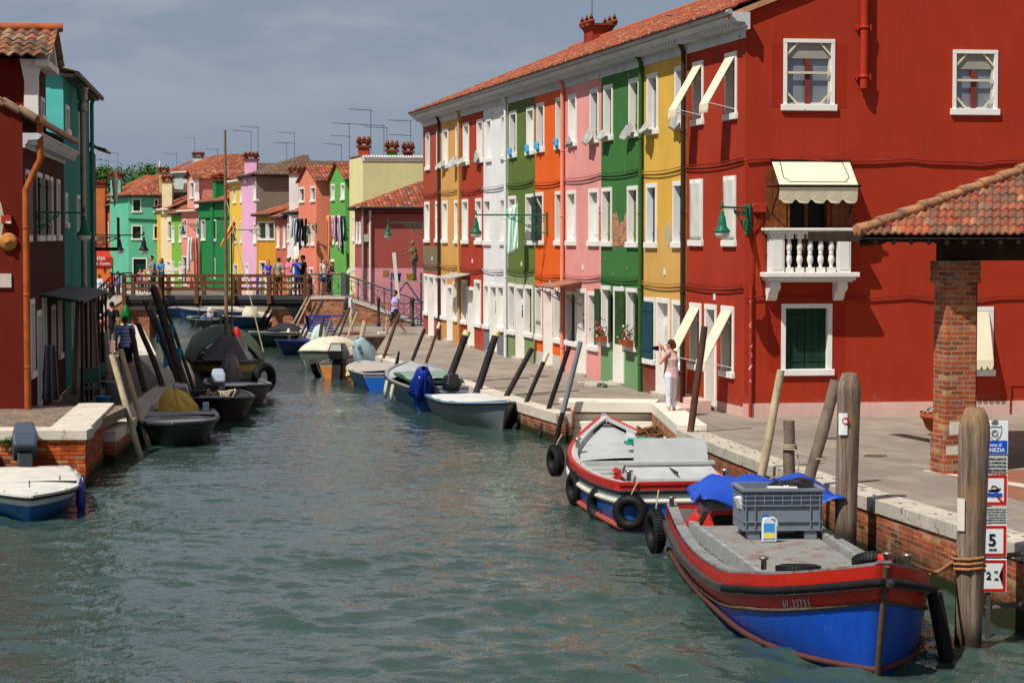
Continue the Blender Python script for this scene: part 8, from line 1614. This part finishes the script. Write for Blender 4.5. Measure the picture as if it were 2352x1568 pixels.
far(345,0,150,'man in pale yellow shirt beyond the bridge, taller than his neighbours',R(0),1.8,top=(190,190,130),bottom=(60,60,60))
far(540,0,130,'seated-looking person in dark shirt in front of the emerald house',R(30),1.6,top=(50,50,56),bottom=(40,40,40))
far(574,0,128,'person in white top walking in front of the lilac house',R(-90),1.65,top=(200,200,206),bottom=(200,200,206))
far(714,0,112,'person in grey shirt and blue shorts behind the bridge end post',R(60),1.7,top=(150,156,170),bottom=(50,60,90))
far(600,0,129,'person in pale clothes passing in front of the mustard house',R(90),1.68,top=(196,190,180),bottom=(120,110,100))
# man in skiff
px_=at(483,745,109.4); person('man in white T-shirt seated in the low skiff past the bridge',(px_.x,px_.y,-.42),R(-60),1.72,seat=True,top=(196,190,178),bottom=(60,90,130),hair=(90,70,60),sleeve=.5,vox=.02,leg=1,arms=([Vector((-.2,-.05,1.12)),Vector((.22,.08,1.12))],[Vector((-.2,-.3,1.0)),Vector((.26,-.1,.92))]))
# ================= STREET LAMPS ON BRACKETS =================
def wall_lamp(lab,root,ang,L_,drop=.35,s=1.0,col=(26,104,76),scroll=True,straight=0):
    """bracket leaves the wall at root along direction ang; lantern hangs at its end"""
    t=thing('wall_lamp',lab,'street lamp',root,ang,'green bracket street lamps'); g=mat('lamp_green_%d'%hash_(str(col)),col,.4,.15,4,.05); b=MB()
    b.tube([(0,0,0),(L_,0,0)],.022*s,8); b.box(-.02,.03,-.06*s,.06*s,-.55*s,.08*s); b.lathe([(.05*s,0),(.02*s,.05*s),(.03*s,.09*s),(.005,.13*s)],(L_,0,0),8)
    if scroll:
        l=L_*.52; 
        b.tube([(.02,0,-.5*s),(l*.35,0,-.42*s),(l*.7,0,-.2*s),(l,0,-.1*s),(l*1.05,0,-.03*s)],.016*s,6)
        for (x,z,r_) in ((.12,-.14,.09),(.32,-.13,.085),(.17,-.34,.09),(.38,-.3,.05),(.55,-.12,.06),(.72,-.09,.045)):
            X=x*l/.8; pts=[]
            for k in range(20): a=k*.5; rr=r_*s*(1-k/24); pts.append((X+rr*math.cos(a),0,z*s+rr*math.sin(a)))
            b.tube(pts,.011*s,5)
    b.build('bracket',g,t); z=-.06*s
    b=MB(); b.lathe([(.02,0),(.045,-.05),(.04,-.1),(.07,-.14),(.085,-.28),(.10,-.34),(.17,-.42),(.17,-.44),(.08,-.43)],n=16,T=Matrix.Translation((L_,0,z))@Matrix.Scale(s,4)); b.build('lantern',g,t)
    b=MB(); b.lathe([(.145,-.44),(.15,-.47),(.13,-.54),(.07,-.56),(0,-.565)],n=16,T=Matrix.Translation((L_,0,z))@Matrix.Scale(s,4)); b.build('glass_shade',mat('lamp_glass',(206,204,194),.2,.05,4,0,spec=.7),t); return t
# on the corner house: root on the gable corner
q=SW.uz(ZE(482,160)); rt=SW.loc(q[0],-.02,q[1]); tp=at((2200+296/2.24)/K,(600+165/2.24)/K,46.3); d=tp-rt; wall_lamp('green bracket lamp at the corner of the big red house',rt,math.atan2(d.y,d.x),math.hypot(d.x,d.y),s=1.05)
# on the orange house
q=ROW.uz(ZA(735,775)); rt=ROW.loc(q[0],-.02,q[1]); nrm=-ROW.n; wall_lamp('green bracket lamp on the orange house in front of the striped towel',rt,math.atan2(nrm.y,nrm.x)-R(6),2.15,s=1.1)
rt=at(972,512,89.5); wall_lamp('green bracket lamp reaching left from the end of the terrace over the rose wall',Vector((rt.x,rt.y,rt.z)),R(183),1.45,s=1.0)
L0_=at(64,488,48.2); wall_lamp('ornate green bracket lamp on the red house at the left, nearest the camera',L0_,R(15),1.22,s=1.0)
for (x0,y0,x1,Y,l,s) in ((207,540,330,97,'black long-armed lamp over the left bridge stairs',1.35),(215,545,275,100,'black hanging lamp left of the mint house',1.2),(818,528,793,114,'green lamp on the corner of the lime house',.95),(727,515,708,119.5,'green lamp on the corner of the salmon house',.95),(455,515,420,163,'small green lamp between pink and cream far houses',1.3),(615,528,537,140,'small lamp on a long arm beside the lilac house',1.2)):
    a=at(x0,y0,Y); b_=at(x1,y0,Y); wall_lamp(l,a,R(0) if x1>x0 else R(180),abs(b_.x-a.x),s=s,col=(16,30,26) if 'black' in l else (22,80,60))
# ================= LAUNDRY =================
def laundry(lab,x0,y0,x1,Y,items,seed):
    a=at(x0,y0,Y); b=at(x1,y0,Y); t=thing('washing_line',lab,'laundry',a); m=MB(); m.tube([(0,0,0),tuple(b-a)],.015,5); m.build('line',ROPE(),t); rr=random.Random(seed); n=len(items); W=(b-a).x
    for i,(c,l) in enumerate(items):
        u0=W*i/n; w=W/n*.92; ph=rr.random()*6; q=MB(); q.sheet(lambda p,r_:(u0+w*p*(1-.25*r_*rr.random()*0)+.03*math.sin(5*r_+ph),.07*math.sin(7*p+ph)-.02*i%2,-l*r_-.05*math.sin(4*p+ph)*r_),6,8); o=q.build('garment',mat('laundry_%d'%hash_(str(c)),c,.85,.1,6),t,solid=.01)
laundry('washing with dark jeans and shirts hung on the salmon house',668,502,705,118.5,[((150,170,200),1.0),((200,206,210),1.5),((24,26,36),1.3),((40,50,80),1.7),((20,20,26),1.2),((26,26,32),1.5)],1)
laundry('colourful small washing hung on the lime house',750,495,796,113.5,[((226,160,110),2.6),((220,120,110),1.6),((200,206,214),1.2),((150,40,120),1.4),((210,206,200),1.8),((60,66,90),2.0),((30,90,80),1.3)],2)
laundry('white and pink washing hung on the far pink house',430,545,458,162,[((220,220,222),2.6),((214,214,214),1.8),((206,130,110),3.2),((190,90,80),3.0)],3)
laundry('striped white and blue cloths hung in front of the mustard house',588,632,620,134.5,[((40,70,150),2.2),((200,196,180),2.4),((180,176,160),2.2),((20,60,50),2.4)],4)
# ================= MORE THINGS =================
# restaurant awning
a=at(186,588,118); t=thing('restaurant_awning','red restaurant awning with white lettering and scalloped edge in the shade','awning',a); W=at(268,588,118).x-a.x
rdm=mat('awning_red',(170,50,34),.85,.1); m=MB(); m.prism([(.3,0,.6),(W*.45,0,.75),(W,-1.2,-.05),(W,-1.25,-.1),(.6,-1.25,-.1),(.3,-1.2,.0)],(0,0,.02)); m.box(.6,W,-1.27,-1.25,-.55,-.1)
for k in range(7): m.lathe([(.0,-.02),(.13,-.02),(.13,0),(0,0)],n=10,T=Matrix.Translation((.75+k*(W-.9)/6,-1.26,-.56))@Matrix.Rotation(R(90),4,'X'))
m.build('canvas',rdm,t); vtx(t,'RIVA ROSA',.24,WHITE(),Matrix.Translation((W*.5,-1.28,-.2))@Matrix.Rotation(R(90),4,'X')); vtx(t,'Ristorante  Cucina',.2,WHITE(),Matrix.Translation((W*.55,-1.28,-.45))@Matrix.Rotation(R(90),4,'X'))
m=MB(); m.tube([(.6,-1.2,-.1),(.6,-1.2,-2.6)],.03,5); m.tube([(W,-1.2,-.1),(W,-1.2,-2.6)],.03,5); m.build('pole',mat('dark_iron',(30,30,32)),t)
# folded blue chairs
p=G(742,768); t=thing('stacked_chairs','stack of folded royal blue chairs on the far quay','chairs',(p.x,p.y,.65)); m=MB()
for k in range(6): m.box(-.5+.03*k,.45-.03*k,-.25,.25,.1+.11*k,.16+.11*k); 
for k in range(6): m.prism([(-.6+.02*k,-.22,.12+.11*k),(-.52+.02*k,-.22,.12+.11*k),(-.62,-.22,.75),(-.7,-.22,.75)],(0,.44,0))
m.box(-.55,1.0,-.05,.02,.72,.78); m.build('frame',paint('chair_blue',(24,50,140)),t)
m=MB(); m.ell((1.2,-.3,.06),(.45,.2,.08)); o=m.build('net_heap',mat('net_red',(110,66,60),.9,.4,20,.6,60),None,loc=(p.x,p.y,.65)); tag(o,'reddish heap of net beside the blue chairs','net')
# rubbish bags
for (x,y,Y,s,l) in ((1014,776,0,.36,'white bulging rubbish bag by the terrace wall'),):
    p=G(x,y); m=MB(); m.ell((0,0,s*.9),(s*.8,s*.65,s),16,k=12)
    for i in range(len(m.V)): v=m.V[i]; v*=1+.12*mnoise.noise(v*7); 
    m.lathe([(.03,0),(.1,.1),(.14,.16)],(0,0,s*1.75),10); o=m.build('rubbish_bag',mat('bag_white',(206,206,206),.35,.1,8,.4,12),None,loc=(p.x,p.y,.65)); tag(o,l,'bag')
m=MB(); m.lathe([(.02,.5),(.12,.35),(.3,.0),(.36,-.35),(.3,-.6),(.1,-.75),(0,-.78)],n=14)
for i in range(len(m.V)): m.V[i]*=1+.12*mnoise.noise(m.V[i]*4)
o=m.build('hanging_bag',mat('bag_green',(22,96,44),.4,.2,4,.3,10),None,loc=at(289,716,97.5)); o.scale=(.75,.75,.72); tag(o,'green plastic bag hanging from the left end of the bridge','bag')
# plant on the pier
def tuft(lab,loc,n,r,h,seed,name='plant'):
    t=thing(name,lab,'plant',loc); rr=random.Random(seed); m=MB()
    for k in range(n):
        a=rr.random()*6.28; q=rr.random()**.5; c=Vector((r*q*math.cos(a),r*.5*q*math.sin(a),h*rr.random()*(1-q*.6))); v=Vector((math.cos(a),math.sin(a)*.6,rr.uniform(-.2,1))).normalized()*rr.uniform(.05,.11); s=v.cross(Vector((rr.gauss(0,1),rr.gauss(0,1),1))).normalized()*.012; m.add([c-s,c+s,c+v],[(0,1,2)])
    m.build('foliage',mat('weed_green',(70,104,46),.7,.35,6),t); return t
q=G(48,1015,.9); tuft('green bushy weed growing from the brick face of the pier',at(48,1022,39.78),900,.36,.24,1)
q=G(1566,918); tuft('small weed at the foot of the black drainpipe',(q.x,q.y,.65),180,.14,.22,2); q=G(1382,890); tuft('small weed by the pink house wall',(q.x,q.y,.65),120,.12,.16,3)
# left quay clutter
def ly(s,off): return (LX(s)[0]+off,LX(s)[1])
t=thing('quay_awning_frame','low iron canopy frame with hanging cloths along the shaded left facade','canopy',(LX(4)[0],LX(4)[1],.64)); m=MB()
for k in range(7): 
    x=LT*k*1.5+.9; y=k*1.5; m.tube([(x,y,0),(x,y,2.45)],.03,6); m.tube([(x,y,2.45),(x-.9,y,2.6)],.02,5)
m.tube([(.9,0,2.45),(LT*9+.9,9,2.45)],.035,6); m.build('frame',mat('dark_iron',(30,30,32)),t)
m=MB(); m.prism([(0,0,2.62),(.95,0,2.47),(LT*9+.95,9,2.47),(LT*9,9,2.62)],(0,0,.03)); m.build('canopy_sheet',mat('old_metal',(84,84,80),.6,.3,3),t)
def cloth(lab,s,off,z0,z1,w,c,seed,name='hanging_curtain'):
    x,y=ly(s,off); q=MB(); q.sheet(lambda p,r_:(-w/2*(1-.35*r_)+w*p*(1-.35*r_),.06*math.sin(16*p+seed),z0+(z1-z0)*r_),18,6); o=q.build(name,mat('curtain_%d'%hash_(str(c)),c,.88,.1,5),None,loc=(x,y,0),solid=.01); tag(o,lab,'curtain')
cloth('long beige door curtain hanging in the shade of the left facade',7.3,.75,.75,3.0,.75,(176,152,138),1); cloth('striped grey cloth hung by the nearest green door',2.6,.3,1.0,2.2,.4,(110,112,124),2); cloth('pale curtain further along the left facade',11.5,.8,.7,2.1,.7,(150,134,124),4)
for (s,off,l,rz) in ((5.2,1.0,'metal folding chair nearest on the left quay',.3),(7.6,1.15,'second folding chair near the beige curtain',.9)):
    x,y=ly(s,off); t=thing('folding_chair',l,'chair',(x,y,.64),rz); m=MB(); c=mat('chair_grey',(96,110,104),.5,.1,metal=.3)
    for sx in(-.22,.22): m.tube([(sx,-.25,0),(sx,.2,.85)],.014,5); m.tube([(sx,.25,0),(sx,-.2,.62),(sx,.1,.64)],.014,5)
    m.build('frame',c,t); m=MB(); m.box(-.22,.22,-.2,.2,.42,.45); m.build('seat',mat('chair_cloth',(60,96,84),.8),t); m=MB(); m.box(-.22,.22,.12,.15,.55,.88); m.build('backrest',mat('chair_cloth',(60,96,84)),t)
x,y=ly(4.3,1.35); m=MB(); m.lathe([(.13,0),(.17,.3),(.18,.31),(.15,.3)],n=16); o=m.build('bucket',paint('bucket_cyan',(40,120,160)),None,loc=(x,y,.64)); tag(o,'small blue bucket on the shaded quay','bucket')
x,y=ly(6.3,1.5); m=MB(); m.lathe([(.2,0),(.24,.5),(.25,.51),(.22,.5)],n=16); o=m.build('bin',mat('bin_pale',(130,134,130),.6),None,loc=(x,y,.64)); tag(o,'pale plastic tub behind the blue bucket','tub')
# parasol frame / cafe canopy beyond bridge
for (x0,x1,y,Y,l) in ((372,425,628,165,'grey flat shade canopy in front of the far cream and green fronts'),(797,830,631,106,'pale canvas shade at the top of the bridge ramp')):
    a=at(x0,y,Y); b_=at(x1,y-8,Y); t=thing('shade_canopy',l,'canopy',a); m=MB(); W=(b_-a).x; m.prism([(0,-1,0),(W,-1,.25),(W,.8,.5),(0,.8,.25)],(0,0,.05)); m.build('canvas',mat('canvas_grey',(170,164,150),.8,.1),t); m=MB(); h=a.z-.65
    for x in (0.05,W-.05): m.tube([(x,-.95,-h),(x,-.95,.0)],.03,5)
    m.build('pole',mat('dark_iron',(30,30,32)),t)
# pole shadow lines on the right bank, none built
for k,(x0,y0,x1,y1,Y) in enumerate(((1180,905,1262,889,54.5),(1255,925,1320,917,51.3),(1095,872,1180,868,58.9),(1340,965,1430,955,49.0))):
    pass
# old railing behind scaffold: low iron fence with posts
p=G(965,738); t=thing('iron_fence','low dark iron fence with cast posts between ramp and terrace','fence',(p.x-1.6,95.5,.65)); m=MB()
for x in (0,1.5,2.3): m.lathe([(.09,0),(.09,.15),(.06,.18),(.06,1.05),(.09,1.08),(.08,1.2),(.03,1.28)],(x,0,0),10)
m.build('post',mat('cast_iron',(52,52,56),.6),t); m=MB(); 
for z in (.2,1.0): m.tube([(0,0,z),(2.3,0,z)],.022,5)
for x in (0,.75,1.5): m.tube([(x,0,.2),(x+.75,0,1.0)],.014,4); m.tube([(x,0,1.0),(x+.75,0,.2)],.014,4)
m.build('rail',mat('cast_iron',(52,52,56)),t)
# cast shadows of the poles, imitated by thin dark tubes across the paving
for k,(x0,y0,x1,y1,Y0,Y1,l) in enumerate(((1262,930,1435,921,50.9,53.5,'thin dark strip imitating a pole shadow on the paving, nearest the steps'),(1185,908,1330,897,54.1,57,'thin dark strip imitating a pole shadow on the paving behind the grey dinghy'),(1086,876,1215,868,58.6,62,'thin dark strip imitating a pole shadow on the paving by the capped poles'))):
    a=G(x0,y0,.67); b_=G(x1,y1,.66); m=MB(); m.tube([(0,0,-.5),(0,0,.02),tuple(b_-a+Vector((0,0,.01)))],.012,5); o=m.build('pole_shadow_strip',mat('line_dark',(50,48,46),.8),None,loc=a); tag(o,l,'line')

# lewis holes of the near coping: flat quads, hole shade painted dark, drain covers
rr=random.Random(2); m=MB()
for i in range(len(KN)-3):
    a=Vector((*KN[i+2],0)); b_=Vector((*KN[i+3],0)); d=(b_-a); l=d.length; d/=l; n_=Vector((-d.y,d.x,0)); k=.5
    while k<l-.3:
        for q in (.13,.3):
            c=a+d*(k+q*.5)+n_*q; z=zq(c.y)+.0205; m.add([c-d*.05-n_*.018+Vector((0,0,z)),c+d*.05-n_*.018+Vector((0,0,z)),c+d*.05+n_*.018+Vector((0,0,z)),c-d*.05+n_*.018+Vector((0,0,z))],[(0,1,2,3)])
        k+=rr.uniform(1.1,1.5)
o=m.build('lewis_holes',mat('hole_dark',(40,36,32),.95)); tag(o,'flat dark quads painted as shaded slots on the near stone coping','slots',kind='stuff')
for (x,y,l,rd) in ((1905,1010,'round iron drain cover on the paving in front of the red gable',.28),(2010,1060,'small square-looking drain cover nearer the kerb',.2),(1240,860,'drain cover on the terrace pavement by the orange house',.28)):
    p=G(x,y,.7); m=MB(); m.lathe([(rd,-.01),(rd,.006),(rd*.93,.009),(rd*.9,.005),(0,.005)],n=24); o=m.build('drain_cover',mat('cast_cover',(84,78,72),.7,.3,30,.6,60),None,loc=(p.x,p.y,zq(p.y)+.004)); tag(o,l,'drain cover')
